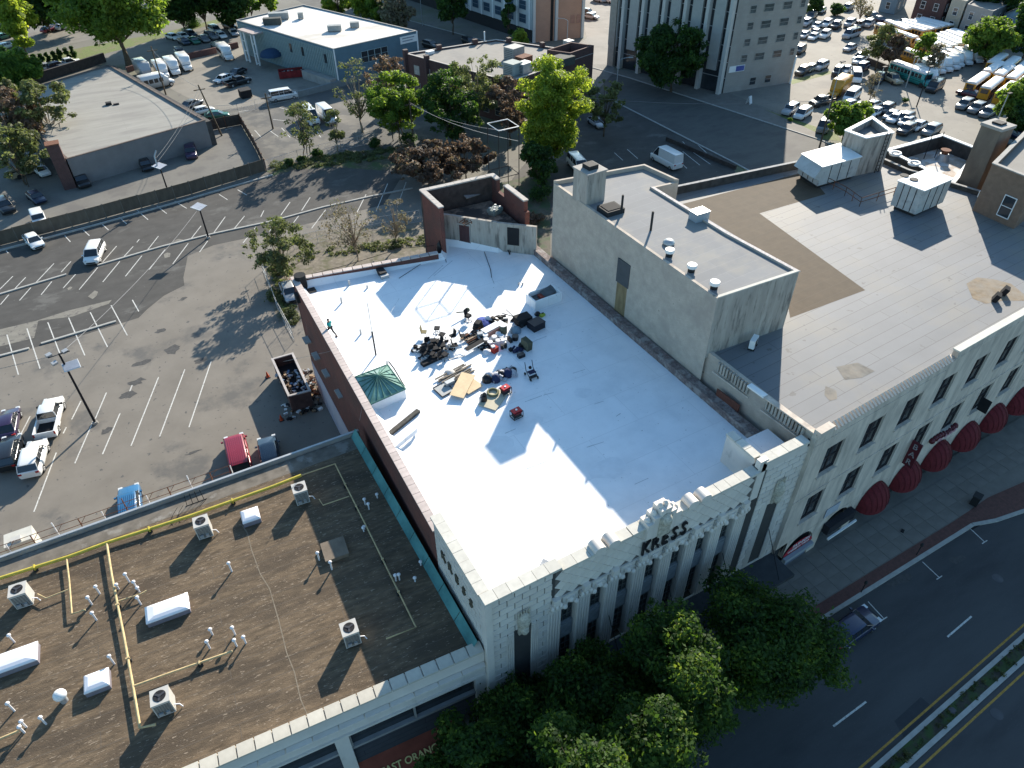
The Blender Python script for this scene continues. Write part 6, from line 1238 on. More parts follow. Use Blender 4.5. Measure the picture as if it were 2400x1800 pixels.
# tarps and bags
def heapf(mat,sx,sy,h,seed=1,name='heap',n=30):
    r_=random.Random(seed); m_=MB()
    for k in range(n):
        x=r_.uniform(-1,1)*sx; y=r_.uniform(-1,1)*sy; z=h*max(.1,1-(x/sx)**2*.8-(y/sy)**2*.8)*r_.uniform(.3,1); m_.obox((x,y,z*.5+.05),r_.uniform(.15,.5),r_.uniform(.12,.35),r_.uniform(.05,.3),rz=r_.uniform(0,3),tilt=r_.uniform(-.6,.6),tax=r_.uniform(0,3),m=r_.randrange(len(mat)))
    return m_,mat
def bag(t,mat,r=.5,h=.45,seed=1):
    r_=random.Random(seed); m_=MB(); n=12; rings=[]
    for k in range(6):
        u=k/5; rr=r*sqrt(max(.02,1-u*u)); rings.append([(rr*cos(2*pi*j/n)*r_.uniform(.8,1.15),rr*sin(2*pi*j/n)*r_.uniform(.8,1.15),h*u*r_.uniform(.9,1.1)) for j in range(n)])
    m_.loft(rings); m_.build('bag',mat,t)
M_tarp=mk('blue_tarp',(.03,.06,.25),var=.3,scale=3); M_bag=mk('black_bag',(.015,.015,.018),rough=.3)
dark('blue_tarp','crumpled blue and white tarp beside the brown heap',*jk(960,320),'tarp',lambda t:(bag(t,M_tarp,.85,.35,2),),rz=.2)
dark('white_sack','white sack lying on the blue tarp',*jk(1020,285),'sack',lambda t:bag(t,mk('white_sacking',(.6,.6,.62),var=.15),.4,.5,5))
def pile(mats,sx,sy,h,seed,n): return lambda t:(lambda q:tag(q[0].build('scrap_pieces',q[1],t),kind='stuff'))(heapf(mats,sx,sy,h,seed,'x',n))
for a_,b_,sx_,sy_,h_,sd,nn,l in LATER: dark('clutter_heap',l,*jk(a_,b_+20),'heap',pile([M_black,M_dark,M_black,M_galv],sx_,sy_,h_,sd,nn))
dark('clutter_heap','dark brown conical heap of scrap at the top of the piles',*jk(1150,310),'heap',lambda t:(pile([M_black,mk('dark_brown',(.05,.035,.025)),M_dark,M_galv],.75,.6,1.3,3,40)(t)))
dark('tool_cart','black wheeled cart with bent handles in the shade',*jk(1480,320),'cart',lambda t:(MB().box(-.8,-.5,.25,.6,.5,.8).build('tray',M_black,t),(lambda m_:(m_.tube([(-.8,.3,.8),(-1.8,.7,1.3)],.04,4),m_.tube([(-.8,-.3,.8),(-1.3,.9,1.4)],.04,4),m_.build('handle',M_dark,t)))(MB()),*[link('wheel',wheel_mesh(.34)[0],t,loc=(a,b,.22),scale=(.6,.6,.6)) for a in (-.5,.5) for b in (-.5,.5)],pile([M_black,M_dark,mk('deep_plum',(.05,.015,.03))],.6,.4,.6,9,18)(t)))
dark('black_case','large black rectangular case on the right of the piles',*jk(1640,375),'case',lambda t:(MB().box(-.62,-.5,0,.62,.5,.62).build('case_body',mk('black_plastic',(.015,.015,.022),rough=.5),t),MB().box(-.64,-.52,.621,.64,.52,.68).build('lid',mk('black_plastic',(.015,.015,.022)),t)),rz=.15)
dark('trash_bag','clear grey plastic bag in the shade beside the black cart',*jk(1375,430),'bag',lambda t:bag(t,mk('grey_plastic',(.2,.27,.33),rough=.3),.5,.6,7))
dark('small_bucket','small black bucket beneath the grey plastic bag',*jk(1370,530),'bucket',lambda t:MB().cyl(0,0,0,.4,.26,.3,12).build('bucket_body',M_bag,t))
dark('rubber_boot','narrow dark object standing left of the small bucket',*jk(1300,550),'boot',lambda t:MB().box(-.12,-.3,0,.12,.3,.35).build('boot_body',M_dark,t))
dark('folded_chairs','stack of folded olive chairs at the shaded right end',*jk(1525,640),'chairs',lambda t:[MB().obox((k*.09-.3,0,.45),.05,.95,.9,tilt=.1).build('folded_chair',mk('olive_metal',(.12,.12,.08)),t) for k in range(6)],rz=.15)
dark('navy_crates','tumbled navy crates between the bucket and the folded chairs',*jk(1400,660),'crates',lambda t:pile([mk('navy_plastic',(.015,.02,.06)),M_black],.7,.4,.6,13,16)(t))
dark('small_box','small black box on the ground below the navy crates',*jk(1445,752),'box',lambda t:MB().box(-.3,-.2,0,.3,.2,.3).build('box_body',M_bag,t))
dark('yellow_tool','small yellow and dark tool lying under the white box',*jk(1720,225),'tool',lambda t:(MB().obox((0,0,.1),.5,.3,.2,rz=.3).build('tool_body',mk('lime_plastic',(.35,.42,.06)),t),MB().obox((.1,.12,.22),.2,.1,.06).build('tool_grip',M_black,t)))
dark('black_helmet','round black lump beside the yellow tool',*jk(1660,210),'lump',lambda t:bag(t,M_bag,.3,.35,3))
# planks and boards
def boards(specs,mat): return lambda t:[MB().obox((x,y,z),l,w,.05,rz=r,tilt=tl).build('board',mat,t) for (x,y,z,l,w,r,tl) in specs]
M_ply=mk('plywood',(.62,.47,.29),var=.1,scale=2); M_ply2=mk('old_wood',(.28,.2,.13),var=.3,scale=3,stretch=(1,5,1))
dark('plank_stack','stack of brown and black planks behind the round white lamps',*jk(860,520),'planks',lambda t:[MB().obox((rj.uniform(-.1,.1),-.5+k*.17,.1+.08*(k%4)),2.2+rj.uniform(-.4,.3),.16,.09,rz=.28+rj.uniform(-.05,.05)).build('plank',[M_ply2,M_black,M_rust,M_ply2,M_white][k%5],t) for k in range(9)])
dark('black_table','black folding table with white edge in front of the plank stack',*jk(850,650),'table',lambda t:(MB().obox((0,0,.4),1.9,.5,.06,rz=.25).build('table_top',M_black,t),MB().obox((0.02,-.3,.42),1.9,.05,.08,rz=.25).build('table_edge',M_white,t)))
dark('lying_panel','long white panel lying between the planks and the blue tarp',*jk(1080,420),'panel',lambda t:(MB().obox((0,0,.35),2.2,.7,.35,rz=.22).build('panel_body',M_white,t),MB().obox((.1,-.42,.25),2.0,.08,.4,rz=.22).build('panel_side',mk('dusty_pink',(.3,.18,.16)),t)))
dark('black_suitcase','black suitcase stack above the plank stack',*jk(890,400),'suitcase',lambda t:[MB().obox((0,0,.15+.2*k),.9-.1*k,.5,.18,rz=.2*k).build('suitcase_shell',M_black,t) for k in range(4)])
dark('olive_barrel','olive drum with a pale rim right of the white panel',*jk(1215,440),'drum',lambda t:(MB().cyl(0,0,0,.8,.33,n=14).build('drum_body',mk('olive_metal',(.12,.12,.08)),t),MB().cyl(0,0,.801,.85,.35,n=14).build('rim',M_galv,t)))
# round white lamps / buckets
for i,(a,b,l) in enumerate(((985,520,'round white tub at the upper left of the tub group'),(995,575,'round white tub left of centre in the tub group'),(1045,610,'round white tub at the lower left of the tub group'),(1100,540,'round white tub in the middle of the tub group'),(1150,500,'round white tub farthest back in the tub group'),(1150,590,'round white tub right of centre in the tub group'),(1205,580,'round white tub at the right end of the tub group'),(1190,530,'round white tub just behind the rightmost one'))):
    dark('paint_tub',l,*jk(a,b),'tub',lambda t:(MB().cyl(0,0,0,.42,.2,.23,14).build('tub_body',M_white,t),MB().cyl(0,0,.421,.45,.24,n=14).build('lid',M_pvc,t)),group='round white tubs on the roof')
dark('bottle_crate','grey crate of bottles left of the round white tubs',*jk(965,620),'crate',lambda t:pile([M_dark,M_galv,M_black],.35,.3,.6,31,16)(t))
dark('red_jack','red tool with white casing at the foot of the white tubs',*jk(1105,690),'tool',lambda t:(MB().obox((0,0,.25),.55,.4,.5,rz=.3).build('red_casing',mk('tool_red',(.35,.03,.02)),t),MB().obox((-.1,.1,.56),.3,.3,.12).build('white_cover',M_white,t)))
dark('white_bags','small white bags in front of the crate of bottles',*jk(1000,700),'bags',lambda t:(bag(t,mk('white_sacking',(.6,.6,.62)),.4,.3,8)))
dark('grey_canister','pair of dark canisters right of the red tool',*jk(1200,650),'canisters',lambda t:[MB().cyl(k*.32,0,0,.4,.14,n=10).build('canister_body',M_dark,t) for k in range(2)])
# lumber pile with plywood
dark('lumber_pile','long pile of weathered lumber strips behind the plywood sheets',*jk(590,1010),'lumber',lambda t:[MB().obox((rj.uniform(-.35,.35),-.45+k*.13,.08+.05*(k%3)),3.0+rj.uniform(-.8,.4),.1,.08,rz=.2+rj.uniform(-.08,.08)).build('plank',mk('grey_timber',(.2,.17,.13),var=.4,scale=4),t) for k in range(9)])
dark('insulation_roll','pale crumpled roll at the top of the lumber strips',*jk(525,970),'roll',lambda t:bag(t,mk('pale_foam',(.45,.44,.42),var=.2),.5,.3,12))
dark('plywood_sheet','large diagonal sheet of plywood lying on top of the lumber',*jk(690,1155),'plywood',lambda t:MB().obox((0,0,.3),2.9,1.15,.04,rz=.78,tilt=.08).build('sheet',M_ply,t))
dark('plywood_sheet','smaller plywood sheet sticking out on the right under the diagonal one',*jk(790,1150),'plywood',lambda t:MB().obox((0,0,.16),1.5,1.3,.04,rz=.25).build('sheet',M_ply,t))
dark('window_frame','empty grey window frame partly under the left of the plywood',*jk(430,1190),'frame',lambda t:(lambda m_:(m_.tube([(-.4,-.8,.1),(.8,-.5,.1),(.5,.8,.1),(-.6,.55,.1),(-.4,-.8,.1)],.05,4),m_.build('frame_bars',M_dark,t),MB().add([(-.4,-.8,.08),(.8,-.5,.08),(.5,.8,.08),(-.6,.55,.08)],[(0,1,2,3)]).build('frame_board',mk('grey_board',(.4,.4,.38)),t)))(MB()))
dark('metal_box','grey metal electrical box on the lumber in front of the roll',*jk(535,1110),'box',lambda t:(MB().obox((0,0,.25),.95,.4,.3,rz=.15).build('box_body',M_galv,t),MB().cyl(.45,-.05,.1,.42,.15,n=10).build('box_end',M_dark,t)))
# clothes heap
def cloth_heap(t):
    r_=random.Random(5)
    for k in range(9): 
        x=-1.2+k*.3; m_=MB(); m_.ball(x,r_.uniform(-.3,.3),.12,r_.uniform(.3,.5),r_.uniform(.3,.55),8,5); m_.build('bundle',[M_bag,mk('pale_cloth',(.42,.42,.45),var=.3,scale=4),mk('navy_cloth',(.02,.03,.08)),mk('pale_cloth',(.42,.42,.45))][k%4],t)
    pile([M_bag,mk('pale_cloth',(.42,.42,.45)),mk('navy_cloth',(.02,.03,.08))],1.4,.6,.7,6,40)(t)
dark('clothes_heap','heap of grey, white and navy bags and cloth in front of the piles',*jk(1180,1010),'heap',cloth_heap)
# generator set on a pallet board, coil
dark('base_board','pale board carrying the red generator and the hose coil',*jk(1090,1310),'board',lambda t:MB().obox((0,0,.1),2.3,1.5,.06,rz=.6).build('board_sheet',mk('cream_board',(.5,.45,.33),var=.1),t))
dark('hose_coil','olive hose coil on the pale board',*jk(1080,1240),'coil',lambda t:(lambda m_:(m_.tube([(.42*cos(a/9*pi),.42*sin(a/9*pi),.22) for a in range(19)],.09,6),m_.build('coil_loop',mk('olive_hose',(.2,.19,.1)),t)))(MB()))
def gen(t):
    f=MB(); 
    for sx in (-.4,.4): f.tube([(sx,-.3,.05),(sx,-.3,.6),(sx,.3,.6),(sx,.3,.05),(sx,-.3,.05)],.03,5)
    for y_,z_ in ((-.3,.05),(.3,.05),(-.3,.6),(.3,.6)): f.tube([(-.4,y_,z_),(.4,y_,z_)],.03,5)
    f.build('frame',M_black,t); e=MB(); e.box(-.3,-.22,.1,.32,.2,.45); e.build('engine',M_dark,t); e=MB(); e.box(-.34,-.25,.46,.34,.25,.7); e.build('fuel_tank',mk('generator_red',(.42,.015,.02),rough=.35),t); e=MB(); e.cyl(0,0,.7,.76,.08,n=8); e.build('cap',M_white,t)
dark('generator','red generator on the pale board half in shadow',*jk(1240,1230),'generator',gen,rz=.2); dark('generator','red generator standing alone in the shade near the front',*jk(1385,1530),'generator',gen,rz=.1)
dark('compressor','small dark air compressor left of the hose coil',*jk(960,1330),'compressor',lambda t:(MB().cyl(0,0,.15,.6,.3,.25,12).build('tank',M_bag,t),MB().box(-.35,-.1,0,-.2,.1,.5).build('motor',M_galv,t),MB().ball(.1,0,.68,.16).build('gauge_head',M_dark,t)))
def walker(t):
    for s_ in (-.33,.33):
        m_=MB(); m_.tube([(s_,.5,1.25),(s_,.3,.6),(s_*1.05,-.45,.1)],.03,5); m_.tube([(s_,.1,.5),(s_,.45,.08)],.03,5); m_.build('side_frame',M_black,t)
        for y_ in (-.45,.45): link('wheel',wheel_mesh(.34)[0],t,loc=(s_,y_,.12),rz=pi/2,scale=(.35,.35,.35))
    MB().box(-.3,-.25,.5,.3,.15,.56).build('seat',mk('navy_plastic',(.015,.02,.06)),t); MB().box(-.3,-.45,.2,.3,-.2,.3).build('basket',M_dark,t); MB().ball(0,.2,.8,.14).build('bag_knob',M_black,t)
dark('hand_cart','black two handled cart standing alone in the shade',*jk(1578,1010),'cart',walker)
for i,(a,b,h,l) in enumerate(((819,668,.5,'small vent stub near the left rear corner of the white roof'),(861,675,.3,'tiny dark stub right of the left rear vent'),(801,710,.6,'curled pipe stub by the brick parapet'),(846,783,.5,'short stub left of the tall dark pole'),(873,785,.35,'shorter stub beside the tall dark pole'),(1216,668,.25,'tiny stub in the sunlit patch near the block wall'),(1225,667,.25,'second tiny stub in the sunlit patch near the block'),(908,857,.5,'dark stub right behind the glass skylight'))): roofpipe('roof_stub',l,a,b,Z,.09,h,M_galv,cat='pipe stub')
for pts,l in ((((1395,730),(1392,726)),0),): pass
for pts,l in (([(700,650),(810,622),(940,582),(1025,575)],'thin black cable along the rear parapet of the white roof'),([(935,652),(1000,610),(1040,590),(1046,615)],'thin black cable running diagonally to the stair house'),([(1135,590),(1150,632),(1152,650)],'short cable loop below the stair house'),([(1020,585),(1040,576)],'cable end by the stair house corner')):
    w=[G(a,b,Z+.04) for a,b in pts]; o=w[0]; m_=MB(); m_.tube([(x-o[0],y-o[1],.04) for x,y in w],.03,4); ob=m_.build('cable',M_dark,loc=(o[0],o[1],Z)); tag(ob,l,'cable')
dark('black_bag','tall black bag against the stucco wall by the roof',*(1031,592),'bag',lambda t:(bag(t,M_bag,.35,1.3,4)))
dark('black_tool','black forked tool lying on the shaded roof by the stair house',*(1195,598),'tool',lambda t:(lambda m_:(m_.tube([(0,0,.1),(.2,1.0,.3)],.06,4),m_.tube([(0,0,.1),(.5,.8,.2)],.04,4),m_.build('tool_bars',M_bag,t)))(MB()))
# ---- person walking on the roof ----
def person(label,x,y,z,rz,shirt,trousers,skin,hair):
    t=thing('person',label,'person',(x,y,z),rz)
    def skinned(name,verts,edges,rad,mat,root=0,sub=1):
        me=bpy.data.meshes.new(name); me.from_pydata(verts,edges,[]); o=link(name,me,t); me.materials.append(mat)
        mo_=o.modifiers.new('skin','SKIN'); mo_.use_smooth_shade=True
        for i,r in enumerate(rad): sv=me.skin_vertices[0].data[i]; sv.radius=(r,r) if not isinstance(r,tuple) else r; sv.use_root=(i==root)
        s=o.modifiers.new('sub','SUBSURF'); s.levels=s.render_levels=sub
        dg=bpy.context.evaluated_depsgraph_get(); dg.update(); m2=bpy.data.meshes.new_from_object(o.evaluated_get(dg)); o.modifiers.clear(); o.data=m2; m2.name=name
        if not m2.materials: m2.materials.append(mat)
        return o
    # striding body: pelvis, spine, neck, head; arms; legs
    V=[(0,0,.95),(0,.02,1.15),(0,.05,1.38),(0,.07,1.5),(0,.09,1.6),(0,.1,1.7),(-.19,.05,1.42),(-.3,-.1,1.2),(-.24,.12,1.02),(.19,.05,1.42),(.34,.1,1.22),(.4,.34,1.12),(-.1,0,.92),(-.12,.3,.56),(-.12,.2,.1),(-.12,.33,.05),(.1,0,.92),(.12,-.1,.52),(.13,-.48,.16),(.13,-.38,.06)]
    Ee=[(0,1),(1,2),(2,3),(3,4),(4,5),(2,6),(6,7),(7,8),(2,9),(9,10),(10,11),(0,12),(12,13),(13,14),(14,15),(0,16),(16,17),(17,18),(18,19)]
    Rr=[(.15,.11),(.14,.1),(.16,.1),.06,.095,.08,.065,.048,.038,.065,.048,.038,.09,.065,.045,.04,.09,.065,.045,.04]
    skinned('body',V,Ee,Rr,skin)
    skinned('shirt',[(0,0,.97),(0,.02,1.15),(0,.05,1.38),(0,.065,1.46),(-.19,.05,1.42),(-.27,-.06,1.26),(.19,.05,1.42),(.3,.09,1.28)],[(0,1),(1,2),(2,3),(2,4),(4,5),(2,6),(6,7)],[(.175,.135),(.165,.12),(.18,.12),.085,.085,.07,.085,.07],shirt)
    skinned('trousers',[(0,0,.98),(-.1,0,.92),(-.12,.3,.56),(-.12,.21,.16),(.1,0,.92),(.12,-.1,.52),(.13,-.44,.2)],[(0,1),(1,2),(2,3),(0,4),(4,5),(5,6)],[(.16,.125),.105,.085,.07,.105,.085,.07],trousers)
    h=MB(); h.ball(0,.08,1.7,.105,.1,12,6,half=True); h.build('hair',hair,t)
    for sx,vx in ((-.24,.12),(.4,.34)):
        z0=1.02 if sx<0 else 1.12
        f=MB()
        for k in range(4): f.tube([(sx-.03+k*.02,vx,z0),(sx-.03+k*.02,vx+.05,z0-.05),(sx-.03+k*.02,vx+.05,z0-.09)],.009,5)
        f.tube([(sx,vx-.02,z0),(sx+.03,vx-.01,z0-.05)],.01,5); f.build('hand',skin,t)
    for x_,y_,z_ in ((-.12,.28,.05),(.13,-.42,.07)):
        f=MB(); f.loft([[(x_-.045,y_-.1,z_-.05),(x_+.045,y_-.1,z_-.05),(x_+.045,y_-.1,z_+.06),(x_-.045,y_-.1,z_+.06)],[(x_-.05,y_+.05,z_-.05),(x_+.05,y_+.05,z_-.05),(x_+.04,y_+.05,z_+.05),(x_-.04,y_+.05,z_+.05)],[(x_-.03,y_+.17,z_-.05),(x_+.03,y_+.17,z_-.05),(x_+.03,y_+.17,z_-.01),(x_-.03,y_+.17,z_-.01)]]); f.build('shoe',M_dark,t)
    f=MB(); f.ball(0,.2,1.66,.018,.025,6,4); f.build('nose',skin,t)
    return t
x,y=at(778,788); person('person in a turquoise shirt and black trousers striding across the sunlit white roof',x,y,Z+.01,.5,mk('turquoise_shirt',(.02,.3,.28),var=.1),mk('black_trousers',(.015,.017,.02)),mk('skin',(.2,.11,.07),var=.05),mk('dark_hair',(.015,.01,.008)))
# ================= things on the beige roof =================
P=BR.g(1430,497,zb)
def onroof(name,label,cat,px,py,z,fn,rz=0.,group=None): x,y=G(px,py,z); t=thing(name,label,cat,(x,y,z),BR.a*0+rz,group); fn(t); return t
onroof('roof_hatch','low dark square hatch beside the chimney on the raised block','hatch',1431,496,zb,lambda t:(MB().box(-.9,-.8,0,.9,.8,.45).build('frame',M_dark,t),MB().box(-.7,-.6,.451,.7,.6,.5).build('grating',M_black,t)))
for px,py,l in ((1456,500,'dark upright pipe beside the hatch on the raised block'),(1525,540,'dark upright pipe alone on the raised block')): roofpipe('roof_pipe',l,px,py,zb,.1,1.7,M_dark,group='dark pipes on the raised block')
for px,py,l in ((1568,600,'mushroom vent with white lid farthest from the street corner'),(1620,636,'white lidded vent in the middle of the row of three'),(1673,676,'white lidded vent nearest the front corner of the block')): onroof('mushroom_vent',l,'vent',px,py,zb,lambda t:(MB().cyl(0,0,0,.35,.28,n=12).build('collar',M_dark,t),MB().cyl(0,0,.35,.62,.38,.36,14).build('lid',M_white,t)),group='lidded vents on the raised block')
onroof('dome_vent','grey folded vent cover behind the row of lidded vents','vent',1567,572,zb,lambda t:MB().ball(0,0,.1,.5,.35,10,6,half=True).build('cover',M_galv,t))
onroof('vent_box','pale blue box on the edge between the block and brown patch','box',1637,513,zb,lambda t:(MB().box(-.7,-.5,0,.7,.5,.7).build('box_body',mk('pale_blue_metal',(.3,.34,.37)),t),MB().box(-.75,-.55,.701,.75,.55,.78).build('lid',mk('pale_blue_metal',(.3,.34,.37)),t)))
M_hv=mk('hvac_case',(.42,.43,.41),var=.12,scale=.9,rough=.5,c2=(.25,.26,.26),c2s=1.2,c2t=.63)
def mini(t): MB().box(-.5,-.2,.2,.5,.2,.95).build('case',M_white,t); f=MB(); f.obox((0,-.21,.57),.55,.02,.55); f.build('fan_grille',M_dark,t); MB().box(-.45,-.25,0,-.35,.25,.2).build('foot',M_dark,t); MB().box(.35,-.25,0,.45,.25,.2).build('foot',M_dark,t)
onroof('split_unit','small white split unit in the blue shade by the stained wall','air conditioner',1763,815,ZB,mini,.5); onroof('split_unit','small white split unit at the foot of the penthouse','air conditioner',2043,400,ZB,mini,-.4)
# two large packaged units
c=[G(a,b,ZB+2.6) for a,b in ((1885,358),(1935,388),(2012,365),(1965,342))]
def packaged(label,pts,z0,z1,fans,slope):
    w=ccw([G(a,b,z1) for a,b in pts]); o=w[0]; t=thing('rooftop_unit',label,'air conditioner',(o[0],o[1],z0)); p=[(x-o[0],y-o[1]) for x,y in w]
    MB().prism(p,.4,z1-z0).build('case',M_hv,t); MB().prism(inset(p,-.1),z1-z0+.001,z1-z0+.1).build('top_cover',M_white,t); MB().prism(inset(p,.3),0,.4).build('base_frame',M_dark,t)
    for i in range(4):
        j=(i+1)%4; L=hypot(p[j][0]-p[i][0],p[j][1]-p[i][1])
        for k in range(1,4): (P,rz)=on(p[i],p[j],k/4,.02); MB().box(-.03,-.02,.45,.03,.02,z1-z0-.05).build('panel_seam',M_dark,t,loc=(P[0],P[1],0),rz=rz)
    cxx=sum(a for a,b in p)/4; cyy=sum(b for a,b in p)/4
    for k in range(fans): f=MB(); f.cyl(p[0][0]*.45+cxx*.55+k*.9*0,p[0][1]*.45+cyy*.55+k*1.1,z1-z0+.101,z1-z0+.18,.42,n=16); f.build('fan_grille',M_dark,t)
    return t,p
t,p=packaged('long white packaged unit with a sloped hood beside the penthouse',((1880,362),(1928,392),(2018,368),(1968,338)),ZB,ZB+2.5,0,True)
a,b=min(range(4),key=lambda i:p[i][0]),None
d0=sorted(p,key=lambda q:q[0])[:2]; m_=MB(); (x0,y0),(x1_,y1_)=d0; m_.add([(x0,y0,2.5),(x1_,y1_,2.5),(x0-1.0,y0-.1,1.5),(x1_-1.0,y1_-.1,1.5),(x0,y0,1.0),(x1_,y1_,1.0)],[(0,1,3,2),(2,3,5,4),(0,2,4),(1,5,3)]); m_.build('intake_hood',M_hv,t)
t,p=packaged('large grey packaged unit with two roof fans casting a long shadow',((2106,425),(2166,448),(2232,420),(2174,398)),ZB,ZB+2.9,2,False)
# pipe railing
w=[G(a,b,ZB+.9) for a,b in ((1930,412),(1985,440),(2020,465),(2100,440))]; o=w[0]; t=thing('guard_rail','low dark guard rail beside the large grey unit','railing',(o[0],o[1],ZB))
for z_ in (.5,.95): m_=MB(); m_.tube([(x-o[0],y-o[1],z_) for x,y in w],.04,5); m_.build('rail',M_rust,t)
for p0,p1 in zip(w[:-1],w[1:]):
    for u in (0,.5,1): m_=MB(); q_=lerp(p0,p1,u); m_.cyl(q_[0]-o[0]+.0,q_[1]-o[1],0,.95,.035,n=5); m_.build('rail_post',M_rust,t)
# penthouse fittings
ct_=BR.w(*lerp(pl_[0],pl_[1],.5)); 
pc=[BR.w(*q_) for q_ in pl_]
lo_=sorted(pc,key=lambda q_:q_[1])[:2]; lo_=sorted(lo_); (P,rz)=on(lo_[0],lo_[1],.75,.25)
t=thing('wall_ladder','dark steel ladder fixed up the penthouse wall','ladder',(P[0],P[1],ZB),rz)
for s_ in (-.25,.25): MB().box(s_-.03,-.03,0,s_+.03,.03,4.6).build('stile',M_black,t)
for k in range(10): MB().box(-.22,-.02,.4+k*.42,.22,.02,.44+k*.42).build('rung',M_black,t)
for px,py,l in ((2097,365,'pale ring lying on the parapet left of the large unit'),(2141,388,'pale ring on the parapet nearer the large unit')): onroof('roof_ring',l,'ring',px,py,ZB+.9,lambda t:(lambda m_:(m_.tube([(.65*cos(a*pi/8),.5*sin(a*pi/8),.25) for a in range(17)],.14,5),m_.build('ring_body',M_white,t)))(MB()))
onroof('exhaust_fan','grey conical exhaust fan on the patched annex roof','fan unit',2208,375,14.0,lambda t:(MB().cyl(0,0,0,.8,.8,.5,12).build('cowl',M_galv,t),MB().cyl(0,0,.8,1.3,.35,.6,10).build('fan_head',M_rust,t)))
for px,py,l in ((2352,690,'larger dark scrap leaning at the street parapet'),(2332,705,'smaller dark scrap beside the leaning one at the street parapet')): onroof('parapet_scrap',l,'scrap',px,py,ZB,lambda t:MB().obox((0,0,.35),.7,.4,.7,rz=.5,tilt=.3).build('scrap_piece',M_black,t))
for px,py,l,h in ((2190,370,'thin pole on the annex roof near its left parapet',3.2),(2165,372,'second thin pole on the annex roof',3.0),(2252,440,'dark leaning post by the large grey unit',1.6)): roofpipe('thin_pole',l,px,py,14.2,.05,h,M_black,cat='pole')
for px,py,l in ((2292,462,'first short white stub on the right parapet'),(2324,482,'middle white stub on the right parapet'),(2336,486,'third white stub on the right parapet'),(2378,512,'last white stub on the right parapet')): roofpipe('parapet_stub',l,px,py,ZB+.3,.1,.7,M_white,cat='pipe stub')
# ================= poles, lamps, wires =================
def solar_pole(label,px,py,h,panel=True,ang=0.,heads=True):
    x,y=G(px,py); t=thing('lamp_pole',label,'lamp pole',(x,y,0)); MB().cyl(0,0,0,h,.13,.09,8).build('pole',M_black,t); MB().cyl(0,0,0,.25,.28,n=10).build('base',M_conc,t)
    if panel:
        m_=MB(); m_.obox((0,0,h*.93 if heads else h),1.5,1.5,.06,rz=ang,tilt=.18); m_.build('solar_panel',mk('solar_cells',(.3,.33,.38),var=.05,rough=.25,brick=(.25,.25,.012,(.5,.5,.52),'flat')),t)
        f=MB(); 
        for s_ in (-.76,.76): f.obox((s_*cos(ang),s_*sin(ang),h*.93 if heads else h),.05,1.56,.09,rz=ang,tilt=.18)
        f.build('panel_frame',M_white,t)
    return t
t=solar_pole('tall lamp pole with floodlights and a solar panel among the parked cars',224,992,9.0,False)
m_=MB(); m_.obox((.5,-.3,7.6),1.35,1.0,.06,rz=.1,tilt=.3); m_.build('solar_panel',mk('solar_cells',(.3,.33,.38)),t); m_=MB(); m_.obox((.5,-.3,7.57),1.45,1.1,.05,rz=.1,tilt=.3); m_.build('panel_frame',M_white,t); m_=MB(); m_.tube([(-1.0,.1,8.8),(.9,.1,8.9)],.05,5); m_.build('cross_arm',M_dark,t)
for p_ in ((-.9,.4,8.9),(-.6,-.6,8.5),(.5,.3,8.9)): m_=MB(); m_.obox(p_,.5,.35,.25,rz=.5,tilt=.3); m_.build('floodlight',M_galv,t)
solar_pole('lamp pole with a flat solar panel standing on the kerb divider',489,558,4.9,True,.75,False)
t=solar_pole('lamp pole with a solar panel standing at the wooden fence',396,455,4.7,True,.75,False); m_=MB(); m_.tube([(-.3,0,4.7),(-.2,.2,6.2),(.3,.5,6.9)],.12,6); m_.build('lamp_arm',M_galv,t)
def street_lamp(label,px,py,h,arm,mat=M_galv):
    x,y=G(px,py); t=thing('street_lamp',label,'street lamp',(x,y,0)); MB().cyl(0,0,0,h,.12,.08,8).build('pole',mat,t); m_=MB(); m_.tube([(0,0,h),(arm[0]*.4,arm[1]*.4,h+.5),(arm[0],arm[1],h+.7)],.06,5); m_.build('arm',mat,t); m_=MB(); m_.obox((arm[0]*1.15,arm[1]*1.15,h+.68),.9,.35,.15,rz=atan2(arm[1],arm[0])); m_.build('lamp_head',mat,t); return t
street_lamp('grey street lamp on the side street in front of the tower',1443,228,7.0,(1.8,-1.0)); street_lamp('pale street lamp with a single arm behind the dark brick building',1328,130,7.5,(-2.2,.5)); street_lamp('street lamp beyond the white office roof',990,60,7,(-1.5,0))
for px,py,h,l in ((2148,250,7.5,'black lot lamp beside the teal bus'),(2045,244,7,'slim lot lamp among the white cars'),(2318,327,8,'thin grey pole in the empty right part of the lot'),(1933,290,11,'tall grey pole by the grass strip and the grey van'),(2190,205,7,'lot lamp beside the dark van among the shuttle rows'),(2122,205,6,'short lot post behind the teal bus')): x,y=G(px,py); t=thing('lot_pole',l,'pole',(x,y,0)); MB().cyl(0,0,0,h,.12,.08,7).build('pole',M_black if 'black' in l else M_galv,t); m_=MB(); m_.obox((.3,0,h),1.0,.5,.15); m_.build('lamp_head',M_dark,t)
def upole(label,px,py,h,lean=(0,0)):
    x,y=G(px,py); t=thing('utility_pole',label,'utility pole',(x,y,0)); m_=MB(); m_.tube([(0,0,0),(lean[0],lean[1],h)],.17,7,r1=.12); m_.build('pole',M_bark,t); m_=MB(); m_.box(lean[0]-1,lean[1]-.06,h-.9,lean[0]+1,lean[1]+.06,h-.75); m_.build('cross_arm',M_bark,t); return (x+lean[0],y+lean[1],h-.5)
U1=upole('leaning wooden utility pole at the corner of the warehouse yard',520,318,9.0,(-1.5,1.2)); U2=upole('utility pole standing in front of the small buses',389,222,9.5); U3=upole('short pole at the corner of the side lot near the white van',640,302,6.5); U4=upole('pale wooden pole among the thin trees',970,340,8); U5=upole('utility pole at the street corner behind the beige roof',1919,350,9)
